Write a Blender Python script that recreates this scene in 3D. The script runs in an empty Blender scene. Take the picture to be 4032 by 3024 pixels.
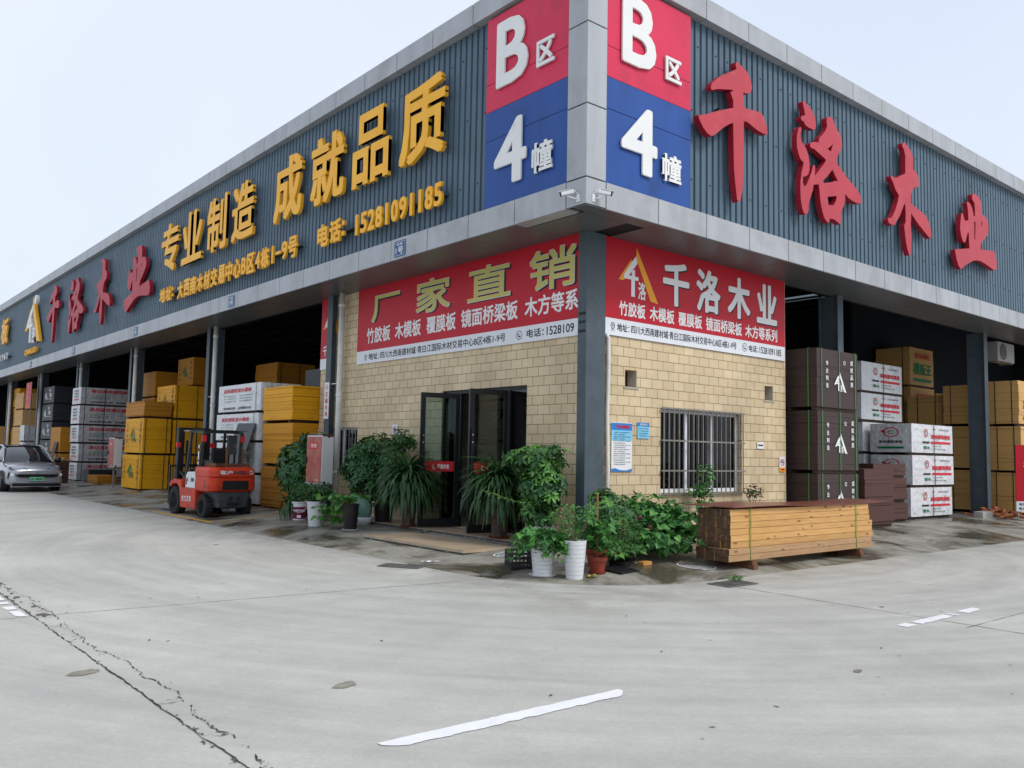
import bpy, bmesh, math, random
from mathutils import Vector, Matrix, Euler
from math import radians, sin, cos, pi
R = random.Random(7)
S = bpy.context.scene
COL = S.collection

# ---------------------------------------------------------------- camera, sky, sun, exposure
cam = bpy.data.cameras.new('camera')
cam.sensor_width = 36.0
cam.lens = 30.156
cam.clip_start = 0.1
cam.clip_end = 1500
cam_o = bpy.data.objects.new('camera', cam)
COL.objects.link(cam_o)
_y, _p, _r = radians(49.924), radians(4.727), radians(1.099)
_fw = Vector((cos(_y)*cos(_p), sin(_y)*cos(_p), sin(_p)))
_rt = Vector((sin(_y), -cos(_y), 0))
_up = _rt.cross(_fw)
_rt2 = cos(_r)*_rt + sin(_r)*_up
_up2 = -sin(_r)*_rt + cos(_r)*_up
cam_o.matrix_world = Matrix(((_rt2.x, _up2.x, -_fw.x, -9.383), (_rt2.y, _up2.y, -_fw.y, -9.426),
                             (_rt2.z, _up2.z, -_fw.z, 1.7), (0, 0, 0, 1)))
S.camera = cam_o

SUN_EL, SUN_AZ = 48.0, 290.0     # azimuth of the bright part of the cloud, degrees counted from +X towards +Y
world = bpy.data.worlds.new('World')
S.world = world
world.use_nodes = True
wn, wl = world.node_tree.nodes, world.node_tree.links
wn.clear()
w_out = wn.new('ShaderNodeOutputWorld')
w_bg = wn.new('ShaderNodeBackground')
w_sky = wn.new('ShaderNodeTexSky')
w_sky.sky_type = 'NISHITA'
w_sky.sun_disc = False
w_sky.sun_elevation = radians(SUN_EL)
w_sky.sun_rotation = radians(90 - SUN_AZ)
w_sky.dust_density = 4.0
w_sky.air_density = 1.0
w_sky.ozone_density = 1.5
# thin cloud sheet over the sky: uneven, nearly white
w_tc = wn.new('ShaderNodeTexCoord')
w_no = wn.new('ShaderNodeTexNoise')
w_no.inputs['Scale'].default_value = 1.6
w_no.inputs['Detail'].default_value = 4
w_no.inputs['Roughness'].default_value = 0.5
w_rmp = wn.new('ShaderNodeMapRange')
w_rmp.inputs['From Min'].default_value = 0.3
w_rmp.inputs['From Max'].default_value = 0.7
w_rmp.inputs['To Min'].default_value = 0.0
w_rmp.inputs['To Max'].default_value = 1.0
w_cl = wn.new('ShaderNodeMix'); w_cl.data_type = 'RGBA'
w_cl.inputs[6].default_value = (6.0, 6.75, 8.1, 1)
w_cl.inputs[7].default_value = (7.2, 7.75, 8.6, 1)
w_mix = wn.new('ShaderNodeMix'); w_mix.data_type = 'RGBA'
w_mix.inputs[0].default_value = 0.86
wl.new(w_tc.outputs['Generated'], w_no.inputs['Vector'])
wl.new(w_no.outputs['Fac'], w_rmp.inputs['Value'])
wl.new(w_rmp.outputs['Result'], w_cl.inputs[0])
wl.new(w_sky.outputs['Color'], w_mix.inputs[6])
wl.new(w_cl.outputs[2], w_mix.inputs[7])
wl.new(w_mix.outputs[2], w_bg.inputs['Color'])
w_bg.inputs['Strength'].default_value = 0.095
wl.new(w_bg.outputs['Background'], w_out.inputs['Surface'])

sun = bpy.data.lights.new('sun', 'SUN')
sun.energy = 1.5
sun.angle = radians(16)
sun.color = (1.0, 0.97, 0.92)
sun_o = bpy.data.objects.new('sun', sun)
COL.objects.link(sun_o)
_d = Vector((cos(radians(SUN_AZ))*cos(radians(SUN_EL)), sin(radians(SUN_AZ))*cos(radians(SUN_EL)), sin(radians(SUN_EL))))
sun_o.rotation_euler = _d.to_track_quat('Z', 'Y').to_euler()
sun_o.location = (0, -20, 30)

S.view_settings.view_transform = 'Standard'
S.view_settings.look = 'None'
S.view_settings.exposure = 0.46
S.view_settings.gamma = 1.0
S.render.engine = 'CYCLES'
S.cycles.use_denoising = True
S.cycles.max_bounces = 7
S.cycles.diffuse_bounces = 4
S.cycles.transparent_max_bounces = 12

# ---------------------------------------------------------------- materials
MATS = {}
def nodes_of(name):
    m = bpy.data.materials.new(name)
    m.use_nodes = True
    nt = m.node_tree
    b = nt.nodes['Principled BSDF']
    MATS[name] = m
    return m, nt, b

def c3(c, k=1.0):
    return (min(1, c[0]*k), min(1, c[1]*k), min(1, c[2]*k), 1)

def M(name, c, rough=0.6, metal=0.0, var=0.12, scale=5.0, stretch=(1, 1, 1), bump=0.0, bscale=None, coat=0.0, spec=0.28, dirt=None, dscale=1.5, dmin=0.55, dmax=0.7, c2=None, bdist=0.02):
    """base colour with uneven tone, optional stains of their own shape (dirt = colour) and bump"""
    m, nt, b = nodes_of(name)
    N, L = nt.nodes, nt.links
    tc = N.new('ShaderNodeTexCoord')
    mp = N.new('ShaderNodeMapping')
    mp.inputs['Scale'].default_value = stretch
    L.new(tc.outputs['Object'], mp.inputs['Vector'])
    no = N.new('ShaderNodeTexNoise')
    no.inputs['Scale'].default_value = scale
    no.inputs['Detail'].default_value = 6
    no.inputs['Roughness'].default_value = 0.62
    L.new(mp.outputs['Vector'], no.inputs['Vector'])
    rp = N.new('ShaderNodeValToRGB')
    rp.color_ramp.elements[0].position = 0.3
    rp.color_ramp.elements[1].position = 0.7
    rp.color_ramp.elements[0].color = c3(c, 1 - var)
    rp.color_ramp.elements[1].color = c3(c2 or c, 1 + var)
    L.new(no.outputs['Fac'], rp.inputs['Fac'])
    col = rp.outputs['Color']
    if dirt:
        n2 = N.new('ShaderNodeTexNoise')
        n2.inputs['Scale'].default_value = dscale
        n2.inputs['Detail'].default_value = 8
        n2.inputs['Roughness'].default_value = 0.65
        L.new(tc.outputs['Object'], n2.inputs['Vector'])
        mr = N.new('ShaderNodeMapRange')
        mr.inputs['From Min'].default_value = dmin
        mr.inputs['From Max'].default_value = dmax
        L.new(n2.outputs['Fac'], mr.inputs['Value'])
        mx = N.new('ShaderNodeMix'); mx.data_type = 'RGBA'
        L.new(mr.outputs['Result'], mx.inputs[0])
        L.new(col, mx.inputs[6])
        mx.inputs[7].default_value = c3(dirt)
        col = mx.outputs[2]
    L.new(col, b.inputs['Base Color'])
    b.inputs['Roughness'].default_value = rough
    b.inputs['Metallic'].default_value = metal
    b.inputs['Specular IOR Level'].default_value = spec
    b.inputs['Coat Weight'].default_value = coat
    if bump:
        n3 = N.new('ShaderNodeTexNoise')
        n3.inputs['Scale'].default_value = bscale or scale*6
        n3.inputs['Detail'].default_value = 5
        L.new(tc.outputs['Object'], n3.inputs['Vector'])
        bp = N.new('ShaderNodeBump')
        bp.inputs['Strength'].default_value = bump
        bp.inputs['Distance'].default_value = bdist
        L.new(n3.outputs['Fac'], bp.inputs['Height'])
        L.new(bp.outputs['Normal'], b.inputs['Normal'])
    return m

def glass_mat(name, tint=(0.55, 0.62, 0.6), refl=0.9, ior=1.5):
    m, nt, b = nodes_of(name)
    N, L = nt.nodes, nt.links
    N.remove(b)
    out = N['Material Output']
    tr = N.new('ShaderNodeBsdfTransparent'); tr.inputs['Color'].default_value = (*tint, 1)
    gl = N.new('ShaderNodeBsdfGlossy'); gl.inputs['Roughness'].default_value = 0.02
    gl.inputs['Color'].default_value = (refl, refl, refl, 1)
    fr = N.new('ShaderNodeFresnel'); fr.inputs['IOR'].default_value = ior
    mx = N.new('ShaderNodeMixShader')
    L.new(fr.outputs['Fac'], mx.inputs[0]); L.new(tr.outputs[0], mx.inputs[1]); L.new(gl.outputs[0], mx.inputs[2])
    L.new(mx.outputs[0], out.inputs['Surface'])
    return m

def leaf_mat(name, c, c2, rough=0.42):
    m, nt, b = nodes_of(name)
    N, L = nt.nodes, nt.links
    tc = N.new('ShaderNodeTexCoord')
    no = N.new('ShaderNodeTexNoise'); no.inputs['Scale'].default_value = 7.0; no.inputs['Detail'].default_value = 3
    L.new(tc.outputs['Object'], no.inputs['Vector'])
    rp = N.new('ShaderNodeValToRGB')
    rp.color_ramp.elements[0].position = 0.35; rp.color_ramp.elements[1].position = 0.68
    rp.color_ramp.elements[0].color = c3(c); rp.color_ramp.elements[1].color = c3(c2)
    L.new(no.outputs['Fac'], rp.inputs['Fac'])
    L.new(rp.outputs['Color'], b.inputs['Base Color'])
    b.inputs['Roughness'].default_value = rough
    b.inputs['Specular IOR Level'].default_value = 0.4
    tl = N.new('ShaderNodeBsdfTranslucent')
    L.new(rp.outputs['Color'], tl.inputs['Color'])
    ad = N.new('ShaderNodeMixShader'); ad.inputs[0].default_value = 0.18
    L.new(b.outputs[0], ad.inputs[1]); L.new(tl.outputs[0], ad.inputs[2])
    L.new(ad.outputs[0], N['Material Output'].inputs['Surface'])
    return m

M('concrete_kerb', (0.34, 0.335, 0.31), 0.85, var=0.2, scale=3, bump=0.3, dirt=(0.12, 0.115, 0.09), dscale=1.3)
M('alu_soffit_shaded', (0.115, 0.12, 0.125), 0.35, var=0.10, scale=1.2)  # same aluminium as the fascia, with the canopy shade put into its colour
M('alu_panel', (0.40, 0.415, 0.435), 0.40, metal=0.1, var=0.13, scale=1.2, stretch=(1.5, 1.5, 0.25), dirt=(0.24, 0.245, 0.235), dscale=0.9, dmin=0.5, dmax=0.85)
M('seam_black', (0.02, 0.02, 0.022), 0.8, var=0.1)
M('cladding', (0.092, 0.143, 0.188), 0.5, var=0.10, scale=1.0, stretch=(2, 2, 0.18), dirt=(0.068, 0.103, 0.132), dscale=0.55, dmin=0.5, dmax=0.8)
M('steel_blue_grey', (0.075, 0.098, 0.115), 0.5, var=0.14, scale=2.5, dirt=(0.05, 0.056, 0.06), dscale=2.2, dmin=0.56, dmax=0.75)
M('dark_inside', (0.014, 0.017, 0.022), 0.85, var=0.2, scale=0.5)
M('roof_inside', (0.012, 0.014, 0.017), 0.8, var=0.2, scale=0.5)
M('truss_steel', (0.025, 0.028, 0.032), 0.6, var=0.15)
M('pipe_white', (0.70, 0.69, 0.65), 0.45, var=0.12, scale=2.5, dirt=(0.42, 0.38, 0.32), dscale=2.0, dmin=0.56, dmax=0.75)
M('sign_red', (0.64, 0.03, 0.085), 0.45, var=0.10, scale=0.9, dirt=(0.48, 0.03, 0.07), dscale=1.3)
M('sign_blue', (0.02, 0.075, 0.29), 0.45, var=0.13, scale=0.9, stretch=(2, 2, .3), dirt=(0.02, 0.06, 0.21), dscale=1.3)
M('letter_white', (0.78, 0.78, 0.76), 0.35, var=0.04, scale=2.0, dirt=(0.62, 0.61, 0.58), dscale=3, dmin=0.62, dmax=0.75)
M('letter_yellow', (0.95, 0.45, 0.018), 0.42, var=0.05, scale=1.2, c2=(0.96, 0.50, 0.04))
M('letter_crimson', (0.36, 0.012, 0.028), 0.5, var=0.10, scale=1.4)
M('letter_crimson_face', (0.47, 0.05, 0.07), 0.5, var=0.12, scale=1.1, dirt=(0.52, 0.09, 0.11), dscale=1.4)
M('banner_red', (0.50, 0.008, 0.022), 0.45, var=0.06, scale=1.0, bump=0.05, bscale=2)
M('banner_white', (0.74, 0.76, 0.80), 0.4, var=0.03)
M('print_white', (0.8, 0.8, 0.8), 0.5, var=0.03)
M('print_black', (0.012, 0.012, 0.014), 0.5, var=0.05)
M('print_red', (0.62, 0.02, 0.035), 0.5, var=0.08)
M('print_green', (0.0, 0.19, 0.06), 0.5, var=0.1)
M('print_orange', (0.86, 0.36, 0.03), 0.5, var=0.05)
M('print_olive', (0.56, 0.50, 0.14), 0.4, var=0.06, scale=0.8)
M('print_navy', (0.02, 0.035, 0.11), 0.5, var=0.05)
M('print_blue', (0.03, 0.2, 0.55), 0.5, var=0.06)
M('print_sky', (0.22, 0.55, 0.78), 0.5, var=0.08, scale=3)
M('plate_blue', (0.01, 0.085, 0.24), 0.4, var=0.06)
M('camera_white', (0.75, 0.76, 0.77), 0.35, var=0.03)
M('black_plastic', (0.016, 0.016, 0.018), 0.45, var=0.2)
M('rubber', (0.022, 0.022, 0.023), 0.8, var=0.3, scale=8)
M('frame_black', (0.012, 0.013, 0.015), 0.3, var=0.2)
M('window_white', (0.72, 0.75, 0.8), 0.4, var=0.04)
M('bar_steel', (0.26, 0.245, 0.22), 0.45, metal=0.5, var=0.2, scale=6, dirt=(0.2, 0.13, 0.08), dscale=5)
glass_mat('glass_dark', (0.62, 0.70, 0.67), 0.85, 1.75)
glass_mat('glass_window', (0.22, 0.25, 0.25), 0.8, 1.45)
M('inner_wall', (0.80, 0.79, 0.74), 0.8, var=0.05)
M('inner_dark', (0.03, 0.025, 0.02), 0.6, var=0.2)
M('tile_beige', (0.46, 0.36, 0.25), 0.30, var=0.16, scale=2.2, dirt=(0.34, 0.26, 0.17), dscale=1.8, bump=0.03)
M('stone_edge', (0.05, 0.05, 0.05), 0.5, var=0.4, scale=9, dirt=(0.2, 0.19, 0.16), dscale=6, dmin=0.55, dmax=0.62)
M('mortar_inside', (0.45, 0.42, 0.37), 0.9, var=0.2)
# timber yard goods
M('ply_yellow', (0.76, 0.36, 0.006), 0.55, var=0.10, scale=1.4, stretch=(0.6, 0.6, 26), dirt=(0.52, 0.23, 0.012), dscale=1.1, dmin=0.5, dmax=0.8)
M('ply_amber', (0.45, 0.185, 0.012), 0.6, var=0.14, scale=1.4, stretch=(0.6, 0.6, 26), dirt=(0.36, 0.16, 0.02), dscale=1.2)
M('ply_brown', (0.055, 0.034, 0.032), 0.55, var=0.16, scale=1.4, stretch=(0.6, 0.6, 26))
M('ply_red_brown', (0.085, 0.038, 0.03), 0.6, var=0.22, scale=1.4, stretch=(0.6, 0.6, 26))
M('ply_tan', (0.60, 0.35, 0.12), 0.6, var=0.10, scale=1.4, stretch=(0.6, 0.6, 26), dirt=(0.48, 0.28, 0.10), dscale=1.1)
M('ply_black', (0.03, 0.035, 0.042), 0.5, var=0.14, scale=1.4, stretch=(0.6, 0.6, 26))
M('ply_grey', (0.07, 0.075, 0.08), 0.5, var=0.14, scale=1.4)
M('film_white', (0.68, 0.69, 0.71), 0.22, var=0.10, scale=2.5, bump=1.0, bscale=4.5, coat=0.3, bdist=0.07, dirt=(0.55, 0.56, 0.57), dscale=2.5, dmin=.5)
M('film_grey', (0.50, 0.50, 0.51), 0.24, var=0.14, scale=2.5, bump=1.0, bdist=0.07, bscale=4.5, coat=0.3, dirt=(0.62, 0.52, 0.44), dscale=2)
M('bearer_wood', (0.07, 0.045, 0.03), 0.8, var=0.3)
M('strap_green', (0.05, 0.25, 0.07), 0.4, var=0.15)
M('strap_lime', (0.22, 0.34, 0.05), 0.4, var=0.15)
M('strap_black', (0.02, 0.02, 0.022), 0.5, var=0.1)
M('scrap_wood', (0.42, 0.26, 0.13), 0.8, var=0.35, scale=3)
M('brick_orange', (0.36, 0.13, 0.06), 0.85, var=0.3, scale=4, bump=0.2)
M('brick_yellow', (0.50, 0.25, 0.06), 0.85, var=0.25, scale=6, bump=0.2)
M('hydrant_red', (0.36, 0.075, 0.06), 0.45, var=0.12, scale=2, dirt=(0.42, 0.16, 0.12), dscale=2.2, dmin=0.42, dmax=0.62)
M('hydrant_white', (0.58, 0.59, 0.60), 0.45, var=0.06, scale=2, dirt=(0.26, 0.12, 0.06), dscale=3.2, dmin=0.66, dmax=0.74)
M('rust', (0.10, 0.045, 0.025), 0.85, var=0.4, scale=8)
M('pot_white', (0.70, 0.71, 0.72), 0.38, var=0.05, scale=3, dirt=(0.5, 0.48, 0.43), dscale=3, dmin=0.62, dmax=0.8)
M('pot_black', (0.022, 0.017, 0.017), 0.25, var=0.2)
M('pot_speckle', (0.045, 0.03, 0.022), 0.35, var=0.3, scale=20, dirt=(0.13, 0.10, 0.06), dscale=20, dmin=0.55, dmax=0.62)
M('pot_terracotta', (0.26, 0.045, 0.025), 0.5, var=0.15, scale=4)
M('pot_celadon', (0.20, 0.36, 0.29), 0.2, var=0.3, scale=6, stretch=(3, 3, .3), dirt=(0.55, 0.6, 0.57), dscale=2.4)
M('bucket_plum', (0.24, 0.015, 0.07), 0.4, var=0.1)
M('soil', (0.05, 0.035, 0.022), 0.95, var=0.4, scale=20, bump=0.5)
M('stem', (0.10, 0.075, 0.045), 0.8, var=0.25, scale=8)
M('stem_green', (0.09, 0.14, 0.04), 0.6, var=0.2)
M('bamboo', (0.26, 0.12, 0.05), 0.6, var=0.3, scale=8)
M('flower_pink', (0.62, 0.03, 0.22), 0.5, var=0.2)
M('leaf_yellow', (0.55, 0.5, 0.06), 0.5, var=0.2)
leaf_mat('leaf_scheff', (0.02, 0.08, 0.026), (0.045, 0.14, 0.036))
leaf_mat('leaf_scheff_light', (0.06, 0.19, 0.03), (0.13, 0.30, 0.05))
leaf_mat('leaf_drac', (0.02, 0.07, 0.022), (0.055, 0.13, 0.04), 0.34)
leaf_mat('leaf_vine', (0.055, 0.20, 0.04), (0.12, 0.31, 0.06), 0.5)
leaf_mat('leaf_vine_dark', (0.028, 0.125, 0.032), (0.07, 0.21, 0.05), 0.5)
leaf_mat('leaf_fine', (0.06, 0.17, 0.045), (0.11, 0.25, 0.08), 0.6)
# vehicles
M('lift_red', (0.56, 0.042, 0.014), 0.42, var=0.14, scale=3, dirt=(0.13, 0.045, 0.028), dscale=3.4, dmin=0.56, dmax=0.66)
M('lift_grey', (0.05, 0.06, 0.065), 0.5, var=0.2, scale=3, dirt=(0.16, 0.13, 0.11), dscale=4, dmin=0.62, dmax=0.7)
M('lift_black', (0.014, 0.016, 0.018), 0.45, var=0.25, scale=4)
M('car_silver', (0.33, 0.35, 0.385), 0.22, metal=0.5, var=0.03, coat=0.6)
M('car_black', (0.01, 0.01, 0.012), 0.18, var=0.1, coat=0.4)
M('car_glass', (0.012, 0.014, 0.018), 0.04, var=0.05, spec=0.9, coat=0.5)
M('car_lamp', (0.75, 0.78, 0.8), 0.12, var=0.03, coat=0.5)
M('car_chrome', (0.6, 0.62, 0.65), 0.2, metal=0.9, var=0.03)
M('plate_green', (0.16, 0.5, 0.28), 0.4, var=0.05)
M('grate_iron', (0.17, 0.17, 0.16), 0.55, metal=0.4, var=0.3, scale=8)
M('cover_grey', (0.30, 0.295, 0.28), 0.7, var=0.2, scale=5, bump=0.2)
M('paint_white', (0.74, 0.74, 0.75), 0.6, var=0.07, scale=7)
M('paint_yellow', (0.60, 0.32, 0.02), 0.6, var=0.25, scale=6, dirt=(0.34, 0.22, 0.06), dscale=3)
M('crack_dark', (0.045, 0.042, 0.033), 0.9, var=0.4, scale=12)
M('crack_soil', (0.12, 0.11, 0.085), 0.95, var=0.4, scale=12)
M('tyre_print', (0.40, 0.395, 0.36), 0.85, var=0.2, scale=5)
M('oil_stain', (0.24, 0.225, 0.185), 0.75, var=0.35, scale=9)
M('paper_white', (0.76, 0.77, 0.78), 0.5, var=0.03)

def brick_mat():
    m, nt, b = nodes_of('wall_brick')
    N, L = nt.nodes, nt.links
    ge = N.new('ShaderNodeNewGeometry')
    sp = N.new('ShaderNodeSeparateXYZ'); L.new(ge.outputs['Position'], sp.inputs[0])
    su = N.new('ShaderNodeMath'); su.operation = 'SUBTRACT'
    L.new(sp.outputs['X'], su.inputs[0]); L.new(sp.outputs['Y'], su.inputs[1])
    cb = N.new('ShaderNodeCombineXYZ'); L.new(su.outputs[0], cb.inputs['X']); L.new(sp.outputs['Z'], cb.inputs['Y'])
    mp = N.new('ShaderNodeMapping'); mp.inputs['Location'].default_value = (40.1, 0.055, 0)
    L.new(cb.outputs[0], mp.inputs['Vector'])
    br = N.new('ShaderNodeTexBrick')
    br.inputs['Scale'].default_value = 1.0
    br.inputs['Brick Width'].default_value = 0.315
    br.inputs['Row Height'].default_value = 0.179
    br.inputs['Mortar Size'].default_value = 0.0055
    br.inputs['Mortar Smooth'].default_value = 0.15
    br.inputs['Bias'].default_value = 0.0
    br.inputs['Color1'].default_value = (0.62, 0.48, 0.29, 1)
    br.inputs['Color2'].default_value = (0.71, 0.57, 0.365, 1)
    br.inputs['Mortar'].default_value = (0.17, 0.12, 0.065, 1)
    L.new(mp.outputs['Vector'], br.inputs['Vector'])
    no = N.new('ShaderNodeTexNoise'); no.inputs['Scale'].default_value = 0.9; no.inputs['Detail'].default_value = 7
    L.new(ge.outputs['Position'], no.inputs['Vector'])
    mr = N.new('ShaderNodeMapRange'); mr.inputs['From Min'].default_value = .3; mr.inputs['From Max'].default_value = .7
    mr.inputs['To Min'].default_value = 0.78; mr.inputs['To Max'].default_value = 1.08
    L.new(no.outputs['Fac'], mr.inputs['Value'])
    mx = N.new('ShaderNodeMix'); mx.data_type = 'RGBA'; mx.blend_type = 'MULTIPLY'; mx.inputs[0].default_value = 1
    L.new(br.outputs['Color'], mx.inputs[6]); L.new(mr.outputs['Result'], mx.inputs[7])
    L.new(mx.outputs[2], b.inputs['Base Color'])
    b.inputs['Roughness'].default_value = 0.55
    # split-face relief plus grooves
    n2 = N.new('ShaderNodeTexNoise'); n2.inputs['Scale'].default_value = 14; n2.inputs['Detail'].default_value = 5
    n2.inputs['Distortion'].default_value = 0.8
    L.new(ge.outputs['Position'], n2.inputs['Vector'])
    ml = N.new('ShaderNodeMath'); ml.operation = 'MULTIPLY_ADD'
    L.new(br.outputs['Fac'], ml.inputs[0]); ml.inputs[1].default_value = -1.2; L.new(n2.outputs['Fac'], ml.inputs[2])
    bp = N.new('ShaderNodeBump'); bp.inputs['Strength'].default_value = 0.55; bp.inputs['Distance'].default_value = 0.02
    L.new(ml.outputs[0], bp.inputs['Height']); L.new(bp.outputs['Normal'], b.inputs['Normal'])
    return m
brick_mat()
M('ply_gold', (0.60, 0.26, 0.008), 0.6, var=0.14, scale=1.4, stretch=(0.6, 0.6, 26), dirt=(0.42, 0.18, 0.015), dscale=1.2)
leaf_mat('leaf_red', (0.10, 0.04, 0.035), (0.16, 0.07, 0.05))
M('hydrant_panel', (0.72, 0.73, 0.74), 0.4, var=0.06, scale=3, dirt=(0.4, 0.37, 0.33), dscale=4, dmin=.62, dmax=.75)
M('scrap_pale', (0.62, 0.52, 0.40), 0.8, var=0.15)
M('ac_white_shaded', (0.30, 0.30, 0.29), 0.5, var=0.08, scale=3)  # white unit; the soffit's shadow on it is painted in as grey
M('ply_cover', (0.17, 0.055, 0.035), 0.28, var=0.25, scale=1.5, dirt=(0.3, 0.16, 0.1), dscale=2.2, dmin=.6, dmax=.75)
M('scrap_brown', (0.16, 0.075, 0.04), 0.8, var=0.25, scale=6)

def ground_mat(name, base, dark, wet):
    """cast concrete; tyre sweeps run round the building corner; wet = patches of standing damp"""
    m, nt, b = nodes_of(name)
    N, L = nt.nodes, nt.links
    ge = N.new('ShaderNodeNewGeometry')
    pos = ge.outputs['Position']
    def noise(vec, scale, detail=6, rough=.6, dist=0.0):
        n = N.new('ShaderNodeTexNoise'); n.inputs['Scale'].default_value = scale
        n.inputs['Detail'].default_value = detail; n.inputs['Roughness'].default_value = rough
        n.inputs['Distortion'].default_value = dist
        L.new(vec, n.inputs['Vector']); return n.outputs['Fac']
    def rng(v, a, bb, lo, hi):
        r = N.new('ShaderNodeMapRange'); r.inputs['From Min'].default_value = a; r.inputs['From Max'].default_value = bb
        r.inputs['To Min'].default_value = lo; r.inputs['To Max'].default_value = hi
        L.new(v, r.inputs['Value']); return r.outputs['Result']
    def mul(a, bb, op='MULTIPLY'):
        x = N.new('ShaderNodeMath'); x.operation = op; L.new(a, x.inputs[0])
        if isinstance(bb, float): x.inputs[1].default_value = bb
        else: L.new(bb, x.inputs[1])
        return x.outputs[0]
    big = rng(noise(pos, 0.35, 5), .3, .7, .87, 1.07)
    mid = rng(noise(pos, 2.6, 9, .75), .3, .7, .91, 1.06)
    fine = rng(noise(pos, 28, 6, .8), .3, .7, .88, 1.09)
    # sweeps: polar coordinates about a point inside the building
    sub = N.new('ShaderNodeVectorMath'); sub.operation = 'SUBTRACT'; sub.inputs[1].default_value = (3.5, 3.5, 0)
    L.new(pos, sub.inputs[0])
    ln = N.new('ShaderNodeVectorMath'); ln.operation = 'LENGTH'; L.new(sub.outputs[0], ln.inputs[0])
    sx = N.new('ShaderNodeSeparateXYZ'); L.new(sub.outputs[0], sx.inputs[0])
    at = N.new('ShaderNodeMath'); at.operation = 'ARCTAN2'; L.new(sx.outputs['Y'], at.inputs[0]); L.new(sx.outputs['X'], at.inputs[1])
    cb = N.new('ShaderNodeCombineXYZ')
    L.new(mul(ln.outputs['Value'], 2.4), cb.inputs['X']); L.new(mul(at.outputs[0], 1.6), cb.inputs['Y'])
    sweep = rng(noise(cb.outputs[0], 1.0, 6, .62, .25), .36, .64, .875, 1.05)
    spots = rng(noise(pos, 2.3, 6, .6), .70, .80, 1.0, 0.75)
    f = mul(mul(mul(big, mid), mul(fine, sweep)), spots)
    col = N.new('ShaderNodeMix'); col.data_type = 'RGBA'; col.blend_type = 'MULTIPLY'; col.inputs[0].default_value = 1
    col.inputs[6].default_value = c3(base)
    L.new(f, col.inputs[7])
    out = col.outputs[2]
    if not wet:      # silt washed off the ramp lies along its foot
        sp = N.new('ShaderNodeSeparateXYZ'); L.new(pos, sp.inputs[0])
        mn = N.new('ShaderNodeMath'); mn.operation = 'MINIMUM'; L.new(sp.outputs['X'], mn.inputs[0]); L.new(sp.outputs['Y'], mn.inputs[1])
        near = rng(mn.outputs[0], -3.4, -1.9, 0.0, 1.0)
        silt = mul(near, rng(noise(pos, 1.1, 8, .7, .5), .38, .62, 0.0, .62))
        m0 = N.new('ShaderNodeMix'); m0.data_type = 'RGBA'; L.new(silt, m0.inputs[0]); L.new(out, m0.inputs[6])
        m0.inputs[7].default_value = (0.205, 0.195, 0.165, 1)
        out = m0.outputs[2]
    rough = rng(noise(pos, 1.3, 5), .3, .7, .60, .85)
    if wet:
        w = rng(noise(pos, 0.55, 7, .66, .6), .48, .59, 0.0, 1.0)
        stain = rng(noise(pos, 1.6, 8, .7, .4), .45, .68, 0.0, .8)
        m1 = N.new('ShaderNodeMix'); m1.data_type = 'RGBA'; L.new(stain, m1.inputs[0]); L.new(out, m1.inputs[6])
        m1.inputs[7].default_value = c3(dark, 1.7)
        m2 = N.new('ShaderNodeMix'); m2.data_type = 'RGBA'; L.new(w, m2.inputs[0]); L.new(m1.outputs[2], m2.inputs[6])
        m2.inputs[7].default_value = c3(dark)
        out = m2.outputs[2]
        rm = N.new('ShaderNodeMix'); rm.data_type = 'FLOAT'; L.new(w, rm.inputs[0]); L.new(rough, rm.inputs[2]); rm.inputs[3].default_value = 0.22
        rough = rm.outputs[0]
    L.new(out, b.inputs['Base Color']); L.new(rough, b.inputs['Roughness'])
    bp = N.new('ShaderNodeBump'); bp.inputs['Strength'].default_value = 0.25; bp.inputs['Distance'].default_value = 0.01
    L.new(noise(pos, 35, 6, .7), bp.inputs['Height']); L.new(bp.outputs['Normal'], b.inputs['Normal'])
    return m
ground_mat('road_concrete', (0.455, 0.45, 0.41), None, False)
ground_mat('apron_concrete', (0.30, 0.288, 0.245), (0.075, 0.068, 0.048), True)
ground_mat('floor_concrete', (0.13, 0.13, 0.12), (0.06, 0.055, 0.045), True)

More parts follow.
